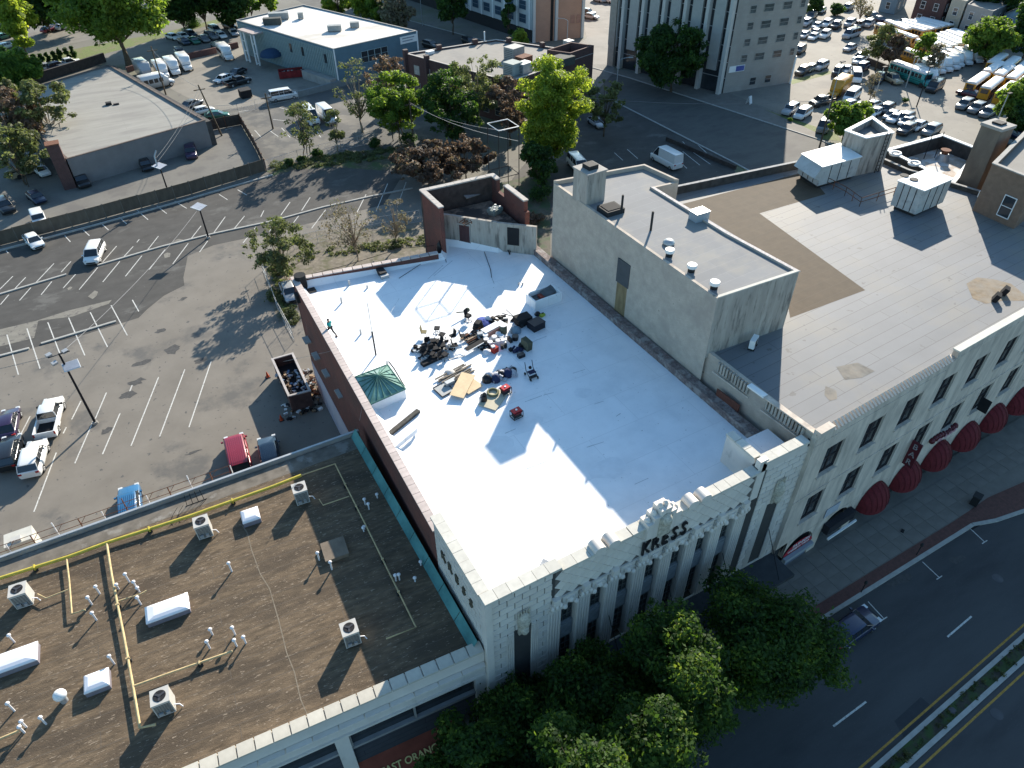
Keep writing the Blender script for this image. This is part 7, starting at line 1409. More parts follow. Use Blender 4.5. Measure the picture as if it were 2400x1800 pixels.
def wire(a,b,sag,label):
    m_=MB(); pts=[(a[0]+(b[0]-a[0])*u,a[1]+(b[1]-a[1])*u,a[2]+(b[2]-a[2])*u-sag*4*u*(1-u)) for u in [k/10 for k in range(11)]]; o=pts[0]; m_.tube([(p_[0]-o[0],p_[1]-o[1],p_[2]-o[2]) for p_ in pts],.03,3); ob=m_.build('wire',mk('wire_grey',(.25,.25,.25)),loc=o); tag(ob,label,'wire')
L3=(*G(396,455),6.0); wire(U1,L3,.6,'wire from the leaning pole to the lamp pole at the fence'); wire((U1[0]+.7,U1[1],U1[2]),(L3[0],L3[1],5.4),.6,'lower wire between the leaning pole and the fence lamp pole'); wire(U1,U2,1.0,'wire over the pale warehouse roof towards the small buses')
L1=(*G(224,992),8.9); wire(L1,(L1[0]-60,L1[1]+10,11),1.5,'wire leaving the floodlight pole towards the left'); wire(L1,(*G(489,558),4.7),.8,'long wire crossing the parking lot between the two lamp poles'); wire(U4,(36.5,64,21),.8,'wire from the thin trees to the black steel frame'); wire((U4[0],U4[1],U4[2]-.3),(52,95,9),.8,'wire running right from the pole in the thin trees'); wire(U5,(U5[0]-40,U5[1]+26,9),1.2,'wire above the side street near the tower')
# parking meters, street bin, bench
for px,py,l in ((2018,1388,'dark parking meter nearest the blue car'),(2148,1300,'second parking meter farther along the kerb')): x,y=G(px,py,.12); t=thing('parking_meter',l,'parking meter',(x,y,.12)); MB().cyl(0,0,0,1.1,.04,n=6).build('post',M_black,t); m_=MB(); m_.ball(0,0,1.3,.13,.22,8,6); m_.build('meter_head',M_dark,t)
x,y=G(2282,1180,.12); t=thing('litter_bin','dark square litter bin at the kerb bulge','bin',(x,y,.12),.3); MB().box(-.35,-.3,0,.35,.3,1.0).build('bin_body',M_black,t); MB().box(-.4,-.35,1.001,.4,.35,1.1).build('lid',M_dark,t)
x,y=G(2288,1228,.0); t=thing('drain_grate','dark kerb drain beside the stall mark','drain',(x,y,.01)); MB().box(-.9,-.25,0,.9,.25,.06).build('grate',M_black,t)
x,y=G(2115,1245,.13); t=thing('pigeon_spill','small black litter piece lying on the wide pavement','litter',(x,y,.13)); MB().obox((0,0,.05),.35,.25,.1,rz=.4).build('litter_piece',M_black,t)
# dumpster container with rubbish, cones, debris beside the brick wall
w=[G(a,b,2.4) for a,b in ((637,841),(686,827),(727,915),(676,928))]; o=w[0]; t=thing('skip_container','large rusty open skip full of rubbish beside the brick wall','skip',(o[0],o[1],0)); p=ccw([(x-o[0],y-o[1]) for x,y in w]); q=inset(p,.12); rs=mk('skip_steel',(.08,.05,.045),var=.4,scale=1)
for i in range(4): j=(i+1)%4; MB().prism([p[i],p[j],q[j],q[i]],.3,2.3).build('side_panel',rs,t); MB().prism([inset(p,-.07)[i],inset(p,-.07)[j],inset(p,.16)[j],inset(p,.16)[i]],2.301,2.42).build('rim',mk('pale_rim',(.4,.37,.35),var=.15),t)
MB().prism(q,.3,1.2).build('floor_plate',M_black,t)
cx_=sum(a for a,b in p)/4; cy_=sum(b for a,b in p)/4
m_,mm_=heapf([M_white,mk('brown_cardboard',(.25,.17,.1)),mk('pale_cloth',(.42,.42,.45)),M_dark,M_ply2,mk('blue_plastic',(.1,.18,.3))],1.1,1.9,.9,14,n=70); vv=[(x+cx_,y+cy_,z+1.2) for x,y,z in m_.v]; m_.v=vv; tag(m_.build('rubbish',mm_,t),kind='stuff')
for px,py,l in ((628,884,'leaning red cone piece by the corner of the skip'),(660,985,'red traffic cone in the shade near the skip')): x,y=G(px,py); t=thing('traffic_cone',l,'traffic cone',(x,y,0)); MB().cyl(0,0,.04,.75,.2,.04,10).build('cone',mk('cone_red',(.5,.08,.03)),t); MB().box(-.24,-.24,0,.24,.24,.05).build('base',M_dark,t)
x,y=G(708,955); t=thing('rubbish_heap','dark heap of rubbish on the ground behind the skip','heap',(x,y,0)); m_,mm_=heapf([M_black,M_dark,M_galv,mk('brown_cardboard',(.25,.17,.1)),M_white],1.8,1.3,1.0,40,n=55); tag(m_.build('rubbish_pieces',mm_,t),kind='stuff')
x,y=G(732,900); t=thing('rubbish_heap','narrow strip of debris between the skip and the brick wall','heap',(x,y,0)); m_,mm_=heapf([M_ply2,M_dark,M_galv,M_rust],.6,2.6,.9,41,n=50); tag(m_.build('rubbish_pieces',mm_,t),kind='stuff')
x,y=G(706,640); t=thing('roof_tank','dark upright tank on the white roof rear corner','tank',(*G(704,655,ZK+.9),ZK-.5)); MB().cyl(0,0,0,1.9,.55,n=14).build('tank_body',M_black,t); MB().box(-1,-1.4,-.2,1,-.6,.6).build('tank_stand',M_dark,t)
# ================= fences =================
def fence(name,label,pts,h,post,panel,step=2.4,z=0.):
    w=[G(a,b) for a,b in pts]; o=w[0]; t=thing(name,label,'fence',(o[0],o[1],z)); r_=random.Random(2)
    for a,b in zip(w[:-1],w[1:]):
        L=hypot(b[0]-a[0],b[1]-a[1]); n=max(1,int(round(L/step))); rz=atan2(b[1]-a[1],b[0]-a[0])
        pm=MB().box(0,-.03,.08,L/n-.1,.03,h).mesh('panel',panel); qm=MB().box(-.07,-.09,0,.07,.09,h+.12).mesh('post',post)
        for k in range(n):
            p=lerp(a,b,k/n); link('post',qm,t,loc=(p[0]-o[0],p[1]-o[1],0),rz=rz); q_=lerp(a,b,k/n+.05/L); link('panel',pm,t,loc=(q_[0]-o[0],q_[1]-o[1],r_.uniform(-.03,.03)),rz=rz+r_.uniform(-.01,.01))
        link('post',qm,t,loc=(b[0]-o[0],b[1]-o[1],0),rz=rz)
    return t
M_slat=mk('slatted_fence',(.12,.095,.07),var=.25,scale=1.5,stretch=(1,1,.3),rand=.15)
fence('slatted_fence','long brown slatted fence along the far side of the parking lot',[(-60,592),(0,576),(250,510),(450,455),(622,402)],2.1,mk('fence_post',(.17,.145,.115),var=.2),M_slat)
fence('slatted_fence','dark boarded fence enclosing the right end of the warehouse yard',[(625,401),(600,350),(566,292),(495,306)],2.0,M_rust,mk('dark_boards',(.07,.055,.045),var=.3))
band('retaining_kerb',[G(*p) for p in ((-60,608),(0,590),(250,523),(450,467),(640,412))],.35,0,.2,A_kerb)
def mesh_fence(label,pts,h=1.9):
    w=[G(a,b) for a,b in pts]; o=w[0]; t=thing('wire_fence',label,'fence',(o[0],o[1],0)); 
    for a,b in zip(w[:-1],w[1:]):
        L=hypot(b[0]-a[0],b[1]-a[1]); n=max(1,int(L/3)); 
        for z in (.1,h*.5,h): m_=MB(); m_.tube([(a[0]-o[0],a[1]-o[1],z),(b[0]-o[0],b[1]-o[1],z)],.025,4); m_.build('rail',M_galv,t)
        for k in range(n+1): p=lerp(a,b,k/n); m_=MB(); m_.cyl(p[0]-o[0],p[1]-o[1],0,h,.035,n=5); m_.build('post',M_galv,t)
        m_=MB(); 
        for k in range(int(L/.5)): p=lerp(a,b,k*.5/L); q_=lerp(a,b,min(1,(k*.5+1.4)/L)); m_.tube([(p[0]-o[0],p[1]-o[1],.05),(q_[0]-o[0],q_[1]-o[1],h)],.007,3,caps=False); m_.tube([(q_[0]-o[0],q_[1]-o[1],.05),(p[0]-o[0],p[1]-o[1],h)],.007,3,caps=False)
        tag(m_.build('wire_mesh',M_galv,t),kind='stuff')
mesh_fence('chain link fence in front of the thin trees by the side lot',[(626,402),(700,378),(800,352),(880,335)])
mesh_fence('chain link fence along the yard of the small buses and white van',[(500,272),(560,268),(640,245),(700,231)])
mesh_fence('rusty wire fence at the weedy strip beside the brick wall',[(617,635),(655,735),(690,800)])
mesh_fence('chain link fence beyond the stair house yard',[(690,585),(800,555),(900,535),(985,520)])

# low walls
def lowwall(label,pts,h,t_,mat,cap=None):
    w=[G(a,b) for a,b in pts]; o=w[0]; t=thing('low_wall',label,'wall',(o[0],o[1],0))
    for a,b in zip(w[:-1],w[1:]): m_=MB(); m_.wall((a[0]-o[0],a[1]-o[1]),(b[0]-o[0],b[1]-o[1]),t_,0,h); m_.build('wall',mat,t)
lowwall('low dark wall behind the small buses',[(300,170),(322,163)],1.1,.4,B_brickdk); lowwall('dark retaining wall between the two car parks by the blue building',[(440,140),(500,127),(560,112)],1.3,.5,B_brickdk)
lowwall('grey concrete wall in front of the blue building yard',[(700,229),(780,208),(860,186),(930,190)],1.2,.4,mk('grey_green_wall',(.2,.22,.22),var=.1)); lowwall('dark wall along the back of the warehouse roof',[(-20,236),(40,212),(120,186),(210,158),(250,145)],2.0,.5,mk('dark_wall',(.06,.05,.045),var=.3))
lowwall('low wall between the van parking and the side street',[(1560,330),(1650,368),(1722,398)],.7,.4,mk('dark_wall',(.06,.05,.045),var=.3))
lowwall('thin curb wall at the edge of the right parking lot',[(2240,420),(2330,330),(2372,300)],.8,.3,M_conc)
lowwall('dark low wall under the reddish trees in the bus yard',[(2030,150),(2085,172),(2098,190)],1.4,.5,mk('dark_wall',(.06,.05,.045)))
# ================= vehicles near =================
PV=put_vehicle
PV('sedan','plum',27,1002,6,-38,'dark plum sedan beside the white pickup at the left edge',detail=2)
PV('suv','black',30,1072,8,-38,'black car in front of the dark plum sedan, next to the white hatch',detail=2)
PV('pickup','white',124,990,9,-36,'white pickup truck with an open black bed','pickup truck',detail=2)
PV('suv','white',87,1085,9,-36,'white suv with dark rear window right behind the white pickup',detail=2)
PV('van','maroon',563,1080,-9,-40,'maroon van with a ribbed roof half in shadow','van',detail=2)
PV('suv','slate',636,1075,-8,-38,'dark slate car in full shade beside the maroon van',detail=2)
PV('suv','blue',312,1195,-3,-40,'blue suv with roof ribs behind the brown roof',detail=2)
PV('sedan','silver',680,692,9,20,'silver car squeezed between the tree and the brick wall',detail=2)
PV('sedan','white',83,573,12,13,'white sedan parked nose down near the long slatted fence',detail=2)
PV('minivan','white',226,603,-11,25,'white minivan standing across the kerb divider',detail=2)
PV('jeep','white',96,524,6,16,'small white vehicle hidden behind the slatted fence','car',detail=1)
PV('suv','black',195,432,8,12,'dark suv at the foot of the warehouse wall near the chimney'); PV('sedan','black',343,393,8,12,'black car in the middle of the warehouse wall shade'); PV('suv','plum',450,365,2,14,'purple black suv at the right end of the warehouse wall')
PV('suv','black',16,492,10,12,'black suv at the far left of the warehouse yard'); PV('sedan','navy',88,470,12,10,'dark sedan second from the left in the warehouse yard'); PV('suv','silver',86,385,5,14,'dark and silver suv under the brown tree at the warehouse corner'); PV('hatch','white',101,408,10,8,'small white car behind the brick chimney')
PV('pickup','tan',65,408,16,-6,'tan pickup loaded with branches under the brown tree','pickup truck')
PV('sedan','deepblue',1993,1480,42,-30,'blue car parked at the kerb beside the street trees',detail=2)
# yard with the shuttle buses
for kd,c_,px,py,fx,fy,l in (('shuttle','white',436,160,12,14,'white shuttle bus at the right end of the row of three'),('shuttle','white',408,170,12,14,'middle white shuttle bus of the row of three'),('shuttle','white',382,178,12,14,'left white shuttle bus of the row, close to the tree'),('shuttle','white',372,205,18,-4,'white shuttle bus seen from its side in front of the row'),('shuttle','white',531,136,14,12,'lone white shuttle bus near the blue building portico')): PV(kd,c_,px,py,fx,fy,l,'shuttle bus',detail=2)
PV('boxtruck','silver',342,180,12,10,'grey truck half hidden under the big tree','truck'); PV('hatch','white',524,192,-16,6,'small white hatchback beside the black sedan in the bus yard',detail=2); PV('sedan','black',558,176,-18,8,'black sedan in the shadow of the blue building',detail=2); PV('pickup','black',559,199,18,-5,'black pickup in front of the white hatchback','pickup truck',detail=2)
PV('van','white',666,233,18,-3,'white passenger van by the grey concrete wall','van',detail=2); PV('sedan','grey',453,250,14,-6,'grey car behind the warehouse side','car'); PV('sedan','white',476,266,16,-4,'white car between the grey and the green one'); PV('sedan','green',510,277,18,-2,'green covered car beside the leaning utility pole')
PV('bigvan','white',729,285,14,14,'left white van of the two behind the thin trees','van',detail=2); PV('bigvan','white',768,283,16,14,'right white van of the two behind the thin trees','van',detail=2)
x,y=G(577,228); t=thing('waste_container','black waste container standing alone in the bus yard','container',(x,y,0),.1); MB().prism([(-1.1,-.9),(1.1,-.9),(1.1,.9),(-1.1,.9)],.15,1.5).build('container_body',M_black,t); MB().obox((0,0,1.62),2.3,1.9,.1,tilt=.08).build('lid',M_dark,t)
x,y=G(690,180); t=thing('refuse_skip','red waste skip full of scrap beside the blue building','skip',(x,y,0),-.2)
for a_ in ((-3.2,-1.2,3.2,-1.1),(-3.2,1.1,3.2,1.2),(-3.2,-1.09,-3.1,1.09),(3.1,-1.09,3.2,1.09)): MB().box(a_[0],a_[1],.2,a_[2],a_[3],1.6).build('side_panel',mk('dark_red_steel',(.2,.02,.02),var=.3,scale=1.5),t)
m_,mm_=heapf([M_rust,mk('dark_red_steel',(.2,.02,.02)),M_dark,M_galv],2.8,.9,1.0,50,n=60); m_.v=[(a,b,c+1.0) for a,b,c in m_.v]; tag(m_.build('scrap_load',mm_,t),kind='stuff')
PV('sedan','darkred',735,160,18,8,'dark rusty car by the entrance ramp of the blue building')
# car park behind the yard
GBK='cars in the back car park by the blue building'
for kd,c_,px,py,fx,fy,l in (('sedan','white',406,92,14,4,'white car partly hidden by the big tree'),('sedan','white',430,90,12,5,'white car at the back of the left pair'),('sedan','slate',447,84,12,4,'dark green car behind the front row'),('sedan','slate',432,103,12,6,'dark car at the left end of the front row'),('sedan','green',456,101,12,6,'green black car second in the front row'),('sedan','grey',479,97,12,6,'reddish grey car third in the front row'),('suv','grey',497,91,12,5,'grey suv fourth in the front row'),('sedan','white',519,88,12,6,'white car at the right end of the front row'),('minivan','silver',505,76,12,6,'silver minivan behind the right end of the row'),('suv','black',540,68,12,4,'black suv by the corner of the blue building'),('sedan','silver',549,82,8,8,'silver car cut by the corner of the blue building'),('suv','grey',424,130,10,10,'grey suv just outside the dark retaining wall'),('sedan','grey',512,113,12,4,'grey car beside the dark retaining wall')): PV(kd,c_,px,py,fx,fy,l,group=GBK)
for kd,c_,px,py,fx,fy,l in (('suv','silver',112,166,16,-4,'silver car behind the small cypress row'),('pickup','white',162,156,18,-4,'white pickup at the end of the cypress row'),('suv','navy',136,162,14,-4,'navy suv between the silver car and the white pickup'),('sedan','white',98,182,14,-4,'white car nearest the dark wall at the upper left'),('sedan','maroon',117,74,12,-4,'maroon car shining in the sun under the far trees'),('sedan','silver',140,60,14,-4,'first silver car of the row left of the big tree'),('sedan','white',152,68,14,-4,'white car in front of the far silver ones'),('sedan','silver',70,56,14,-4,'car in the shade at the far upper left'),('sedan','plum',6,62,14,-4,'plum car at the left edge of the picture, far up'),('sedan','green',8,92,14,-4,'green car at the left edge below the plum one'),('sedan','white',16,114,14,-4,'white car at the left edge nearest the bushes'),('sedan','silver',4,36,14,-4,'farthest car at the left edge'),('sedan','silver',10,80,14,-4,'silver car at the left edge between plum and green'),('minivan','white',124,40,14,-4,'white van in the far shade at upper left')): PV(kd,c_,px,py,fx,fy,l)
for kd,c_,px,py,fx,fy,l in (('van','white',1353,396,16,18,'white van partly hidden behind the bright green tree'),('bigvan','white',1560,385,-22,-12,'white cargo van parked alone in the shaded lot'),('sedan','silver',1397,294,14,10,'pale car under the brown tree by the dark brick building'),('sedan','silver',1384,44,14,2,'silver car in the cross street beyond the tower'),('suv','black',1376,36,14,2,'black car beside the silver one in the cross street'),('suv','silver',1404,4,12,4,'car at the top edge left of the tower'),('suv','white',1428,6,12,4,'second car at the top edge left of the tower'),('suv','black',1010,112,14,4,'black car in the deep shade behind the brick building'),('suv','black',1100,104,14,6,'second black car in the shade behind the brick building')): PV(kd,c_,px,py,fx,fy,l,'van' if 'van' in kd else 'car',detail=2 if kd in('van','bigvan') else 1)
# ================= right parking lots =================
GR='cars in the far right parking lot'
R=[('suv','silver',1888,60,-9,6,'silver car nearest the tower in the fourth row'),('suv','grey',1900,44,-9,6,'grey car beside the tower in the back row'),('sedan','silver',1914,66,-9,6,'silver sedan in the middle row right of the tower'),('suv','white',1936,62,-9,6,'white suv in the middle row'),('suv','black',1958,66,-9,6,'black pickup like suv ending the middle row'),
('suv','silver',1990,61,-9,6,'silver suv leading the right group of the middle row'),('suv','grey',2012,65,-9,6,'grey suv second in the right group'),('suv','silver',2034,62,-9,6,'third suv in the right group with a white roof'),('sedan','plum',2056,50,-14,-6,'plum sedan near the thin tree at the back'),('sedan','navy',2042,40,-14,-6,'navy sedan behind the plum one'),
('sedan','silver',1884,88,-9,6,'silver car just beside the tower in the front row'),('sedan','white',1906,92,-9,6,'white sedan second in the front row'),('sedan','silver',1910,82,-9,6,'silver sedan tucked behind the front row'),('suv','white',1932,88,-9,6,'white suv at the end of the front row'),
('van','silver',1993,88,-12,4,'silver van standing alone in the lane'),('sedan','silver',1991,118,-11,5,'silver sedan driving alone in the open lane'),('suv','black',1872,124,-9,6,'black suv half hidden by the tower wall'),
('suv','black',1880,174,-10,5,'dark green suv behind the grass strip'),('sedan','tan',1899,166,-10,5,'tan car behind the grass strip'),('suv','silver',1922,162,-10,5,'silver suv at the end of the grass strip'),
('jeep','black',1962,176,-8,8,'black off road car with a white roof'),('sedan','white',1982,170,-8,6,'white car behind the black off road car'),('van','white',2004,188,2,12,'white van facing the camera'),('sedan','white',2012,148,-10,6,'white car at the back of the small cluster'),('suv','plum',2018,166,-10,6,'plum suv next to the white van'),('pickup','white',2016,142,-8,4,'white pickup behind the plum suv'),('suv','navy',2057,192,-8,8,'navy suv in the shade of the reddish tree'),('pickup','tan',2086,192,12,6,'tan pickup beside the teal bus'),
('boxtruck','yellow',1962,222,-14,10,'box truck with a white roof and orange sides'),('pickup','black',1925,246,-16,4,'black pickup in front of the box truck'),('van','white',1994,234,-10,8,'white van right of the box truck'),('sedan','white',1988,252,-14,4,'white car below the white van'),
('jeep','silver',1850,266,-10,6,'silver pickup like car at the edge of the tower shadow'),('minivan','white',1880,274,-12,8,'white minivan next to the tower shadow'),('sedan','white',2042,254,-12,5,'white sedan at the foot of the slim lamp'),('suv','black',2074,264,-10,6,'black suv with a white roof right of the slim lamp'),('sedan','silver',2012,258,-12,6,'pale green car by the round bush'),('sedan','white',2050,270,-12,6,'second white sedan below the slim lamp'),('van','grey',1931,304,-6,8,'grey van at the corner of the grass strip')]
for k,(px,py,c_,l) in enumerate(((2088,277,'silver','first car of the descending line'),(2096,284,'white','second car of the descending line'),(2110,281,'silver','third car of the descending line'),(2124,292,'white','white car midway in the descending line'),(2118,286,'grey','grey car tucked in the descending line'),(2122,312,'black','black suv low in the descending line'),(2150,302,'white','white car near the end of the descending line'),(2180,314,'grey','last car of the descending line, nearest the dark parapet'))): R.append(('suv' if c_ in('black','grey') else 'sedan',c_,px,py,-11,6,l))
R+=[('suv','grey',2258,253,-11,6,'first of the three dark cars standing together'),('suv','grey',2286,262,-11,6,'middle one of the three dark cars'),('suv','grey',2313,272,-11,6,'rightmost of the three dark cars'),('sedan','darkred',2268,226,-16,-4,'dark red car in front of the right bus block'),('van','black',2188,212,-9,6,'black van by the lot lamp'),('sedan','navy',2386,326,18,8,'navy car with a white roof line at the right edge'),('sedan','black',2368,346,18,8,'black car nearest the curb wall at the right'),('sedan','silver',2380,380,18,8,'silver grey car beyond the chimney'),('sedan','white',2116,58,-14,-4,'white car behind the bus yard near the brick building'),('suv','black',2128,64,-10,-4,'black truck like car beside the brick building'),('sedan','navy',2156,68,-14,-5,'navy car in front of the dark glazed building'),('sedan','plum',2250,98,-12,-6,'purple car behind the bus roofs'),('suv','slate',2212,80,-10,-4,'slate car at the balcony building'),('suv','grey',1985,24,-10,4,'car at the top under the bare tree'),('sedan','silver',1892,26,-8,6,'car at the top beside the tower'),('sedan','navy',1905,36,-8,6,'navy car behind the middle row'),('sedan','grey',1924,30,-8,6,'grey car at the far back behind the rows'),('sedan','white',2400,215,-12,6,'white car under the trees at the right edge'),('suv','grey',2325,138,14,8,'grey car under the round tree by the blue house')]
for kd,c_,px,py,fx,fy,l in R: PV(kd,c_,px,py,fx,fy,l,{'van':'van','minivan':'van','boxtruck':'truck','pickup':'pickup truck'}.get(kd,'car'),GR,detail=1)
PV('bus','teal',2132,192,22,8,'long teal bus with a white roof','bus','buses in the yard'); PV('shuttle','white',2167,192,14,7,'white shuttle parked against the teal bus','shuttle bus')
# shuttle rows and school buses (world rows)
def row(kind,colr,a,b,n,hx,hy,fmt,cat,group,jit=.12):
    A=G(*a); B=G(*b); r_=random.Random(hash(a)%97); c0=G(a[0]-hx,a[1]-hy); c1=G(a[0]+hx,a[1]+hy); h=atan2(c1[1]-c0[1],c1[0]-c0[0])
    if n>1:
        px_=-(B[0]-A[0])*sin(h)+(B[1]-A[1])*cos(h); n=max(2,min(11,int(abs(px_)/2.25)+1))
    names=['first','second','third','fourth','fifth','sixth','seventh','eighth','ninth','tenth','eleventh']
    for k in range(n):
        u=k/(n-1) if n>1 else 0; put_vehicle_w(kind,colr,A[0]+(B[0]-A[0])*u+r_.uniform(-jit,jit),A[1]+(B[1]-A[1])*u+r_.uniform(-jit,jit),h+r_.uniform(-.02,.02),fmt%names[k],cat,group,1).scale=(.92,.84,.92)
row('shuttle','white',(2172,172),(2222,158),6,16,9,'%s white shuttle from the left in the front shuttle row','shuttle bus','white shuttle buses parked in rows')
row('shuttle','white',(2232,152),(2300,138),7,16,9,'%s white shuttle from the left in the back shuttle row','shuttle bus','white shuttle buses parked in rows')
row('bus','yellow',(2112,106),(2112,106),1,22,8,'%s cream roofed bus at the front of the yard by the red tree','school bus','school buses in the yard')
row('bus','yellow',(2134,150),(2134,150),1,22,8,'%s yellow school bus showing its orange side above the teal bus','school bus','school buses in the yard')
row('bus','yellow',(2176,134),(2256,108),8,18,8,'%s yellow school bus from the left in the middle bus row','school bus','school buses in the yard',.08)
row('bus','yellow',(2082,94),(2100,86),3,18,8,'%s yellow school bus from the left in the small left bus row','school bus','school buses in the yard',.08)
row('bus','yellow',(2132,90),(2192,78),5,18,5,'%s yellow school bus from the left in the farthest bus row','school bus','school buses in the yard',.08)
row('bus','yellow',(2285,212),(2385,246),6,14,-10,'%s bus from the left in the front row of the right bus block','school bus','school buses in the yard',.08)
row('bus','yellow',(2320,184),(2400,208),5,14,-10,'%s bus from the left in the second row of the right bus block','school bus','school buses in the yard',.08)
row('bus','yellow',(2330,164),(2420,190),5,14,-10,'%s bus from the left in the third row of the right bus block','school bus','school buses in the yard',.08)
x,y=G(2117,241); shrub('small_bush','small round dark bush alone on the open right lot',x,y,.9,1.0,L_dark,500,5)
x,y=G(1755,243); t=thing('sandwich_board','white sandwich board standing in the tower shadow','sign',(x,y,0),.3)
for s_ in (-1,1): m_=MB(); m_.obox((0,s_*.25,.75),1.0,.05,1.5,tilt=s_*.25); m_.build('board',M_white,t)
# ================= trees =================
def TR(name,label,px,py,zc,r,z0,z1,mat,**k):
    """px,py = picture position of the crown centre, zc its height"""
    x,y=G(px,py,zc); return make_tree(name,label,x,y,r,z0,z1,mat,**k)
# street trees in front of the store
TR('street_tree','round dark street tree at the right end of the canopy',1790,1495,6.5,5.6,1.8,10.0,L_street,nleaf=49400,ncl=80,cr=1.5,leaf=.125,seed=11,stems=24)
TR('street_tree','tallest street tree with its sunlit tip in front of the store',1592,1600,7.5,4.4,2.5,13.6,L_street,nleaf=41800,ncl=75,cr=1.25,leaf=.125,seed=12,stems=22)
TR('street_tree','dark street tree below the middle of the store front',1420,1640,6.0,4.9,2.0,9.8,L_street,nleaf=41800,ncl=70,cr=1.4,leaf=.125,seed=13)
TR('street_tree','street tree with a bright tip at the bottom edge of the picture',1500,1790,7.5,3.8,3.0,13.0,L_street,nleaf=34200,ncl=60,cr=1.15,leaf=.125,seed=14)
TR('street_tree','dark street tree near the left corner pier of the store',1240,1690,5.0,4.3,1.5,8.6,L_street,nleaf=38000,ncl=65,cr=1.25,leaf=.125,seed=15)
TR('street_tree','lowest dark tree at the bottom by the red shop awning',1120,1830,5.0,4.2,1.5,9.0,L_street,nleaf=34200,ncl=60,cr=1.25,leaf=.125,seed=16)
TR('street_tree','small street tree whose lit top touches the bottom edge',1360,1860,7.5,3.6,3.0,13.2,L_street,nleaf=26600,ncl=50,cr=1.1,leaf=.125,seed=17)
# trees near the stair house and side lot
TR('bright_tree','tall bright yellow green tree behind the beige block',1297,272,8.5,6.4,1.5,18.5,L_bright,nleaf=42000,ncl=170,cr=1.5,leaf=.22,seed=21,shape='oval',stems=26)
TR('dark_tree','dark green understory tree at the foot of the bright tree',1262,380,4,4.4,.5,7.5,L_dark,nleaf=9000,ncl=40,cr=1.1,leaf=.22,seed=22)
TR('green_tree','rounded green tree left of the steel frame',925,250,5.5,6.6,1.2,11.5,L_mid,nleaf=22000,ncl=100,cr=1.25,leaf=.22,seed=23,trunks=3)
TR('red_tree','wide reddish brown tree spreading just behind the stair house',995,385,3.5,7.4,1.2,6.8,L_red,nleaf=15000,ncl=130,cr=.85,leaf=.22,seed=24,trunks=3,shape='round')
TR('red_tree','reddish tree patch to the right above the stair house',1090,372,3.5,5.0,1.2,7.2,L_red,nleaf=8000,ncl=80,cr=.75,leaf=.22,seed=25)
TR('dark_tree','dark mixed tree in front of the brick building windows',1055,262,6,6.4,1.0,13,L_dark,nleaf=17000,ncl=90,cr=1.25,leaf=.23,seed=26)
TR('green_tree','small light green crown against the brick wall windows',1068,185,8,2.4,4,11,L_mid,nleaf=3500,ncl=24,cr=.8,leaf=.22,seed=27)
TR('brown_tree','brown leafed tree overlapping the brick building roof',1120,200,8,5.6,3,14,L_olive,nleaf=7500,ncl=80,cr=.95,leaf=.2,seed=28,bark=M_barkl)
TR('brown_tree','red brown tree left of the bright green one',1195,262,6,4.6,2,12,L_red,nleaf=7000,ncl=70,cr=.8,leaf=.22,seed=29)
TR('sparse_tree','thin bare tree with few leaves in front of the blue building',838,232,6,4.6,2,13.5,L_olive,nleaf=1500,ncl=60,cr=.8,leaf=.2,seed=30,bark=M_barkl,stems=30)
TR('sparse_tree','reddish twiggy tree at the left corner of the brick building',905,182,7.5,5.2,2.5,12,L_red,nleaf=4200,ncl=80,cr=.7,leaf=.2,seed=31,bark=M_barkl,stems=30)
TR('brown_tree','brown feathery tree beside the dark street',1420,248,5.5,5.0,2,10,L_olive,nleaf=5500,ncl=80,cr=.65,leaf=.22,seed=32,stems=26)
TR('sparse_tree','multi stemmed thin tree at the left of the chain link fence',712,300,5,4.2,1.6,9.5,L_olive,nleaf=2300,ncl=56,cr=.8,leaf=.2,seed=33,trunks=3,stems=24)
TR('sparse_tree','thin pale tree in front of the right white van',782,300,5,2.0,2,8.5,L_olive,nleaf=1300,ncl=20,cr=.7,leaf=.2,seed=34,bark=M_barkl)
TR('sparse_tree','olive tree behind the rear corner of the white roof',655,590,4,5.4,1.0,8.5,L_olive,nleaf=7500,ncl=110,cr=.7,leaf=.17,seed=35,trunks=3,stems=36,bark=M_barkl)
TR('bare_tree','nearly bare tree behind the middle of the white roof parapet',820,545,4,4.6,1.5,8.5,L_tan,nleaf=1500,ncl=60,cr=.8,leaf=.14,seed=36,trunks=2,stems=40,bark=M_barkl)
TR('bare_tree','small bare tree left of the stair house wall',925,525,3.5,3.2,1.2,7.4,L_tan,nleaf=900,ncl=28,cr=.6,leaf=.14,seed=37,stems=26,bark=M_barkl)
# upper left
x,y=G(288,158); make_tree('big_tree','very large green tree rising behind the warehouse',x+1.5,y+1,13.5,4.0,28,L_mid,nleaf=60000,ncl=170,cr=3.2,leaf=.42,seed=41,stems=26,trad=.7)
TR('bright_tree','yellow green conical tree at the upper left edge',38,70,6,4.2,1.0,16,L_bright,nleaf=10000,ncl=60,cr=1.5,leaf=.36,seed=42,shape='cone')
TR('bright_tree','pale green tree crown cut by the top left corner',22,18,9,6,3,15,L_bright,nleaf=9000,ncl=50,cr=1.8,leaf=.36,seed=43)
TR('green_tree','round bright bush like tree left of the warehouse roof',42,170,3.5,5.2,.3,8.5,L_mid,nleaf=12000,ncl=50,cr=1.6,leaf=.33,seed=44)
TR('green_tree','darker green bush at the left edge below the bright one',4,160,3.5,4.2,.3,8.5,L_dark,nleaf=8000,ncl=40,cr=1.5,leaf=.33,seed=45)
TR('red_tree','orange brown tree beside the warehouse chimney',95,270,6,7.2,1.6,13,L_olive,nleaf=8500,ncl=100,cr=.95,leaf=.26,seed=46,bark=M_barkl,trunks=2,stems=34)
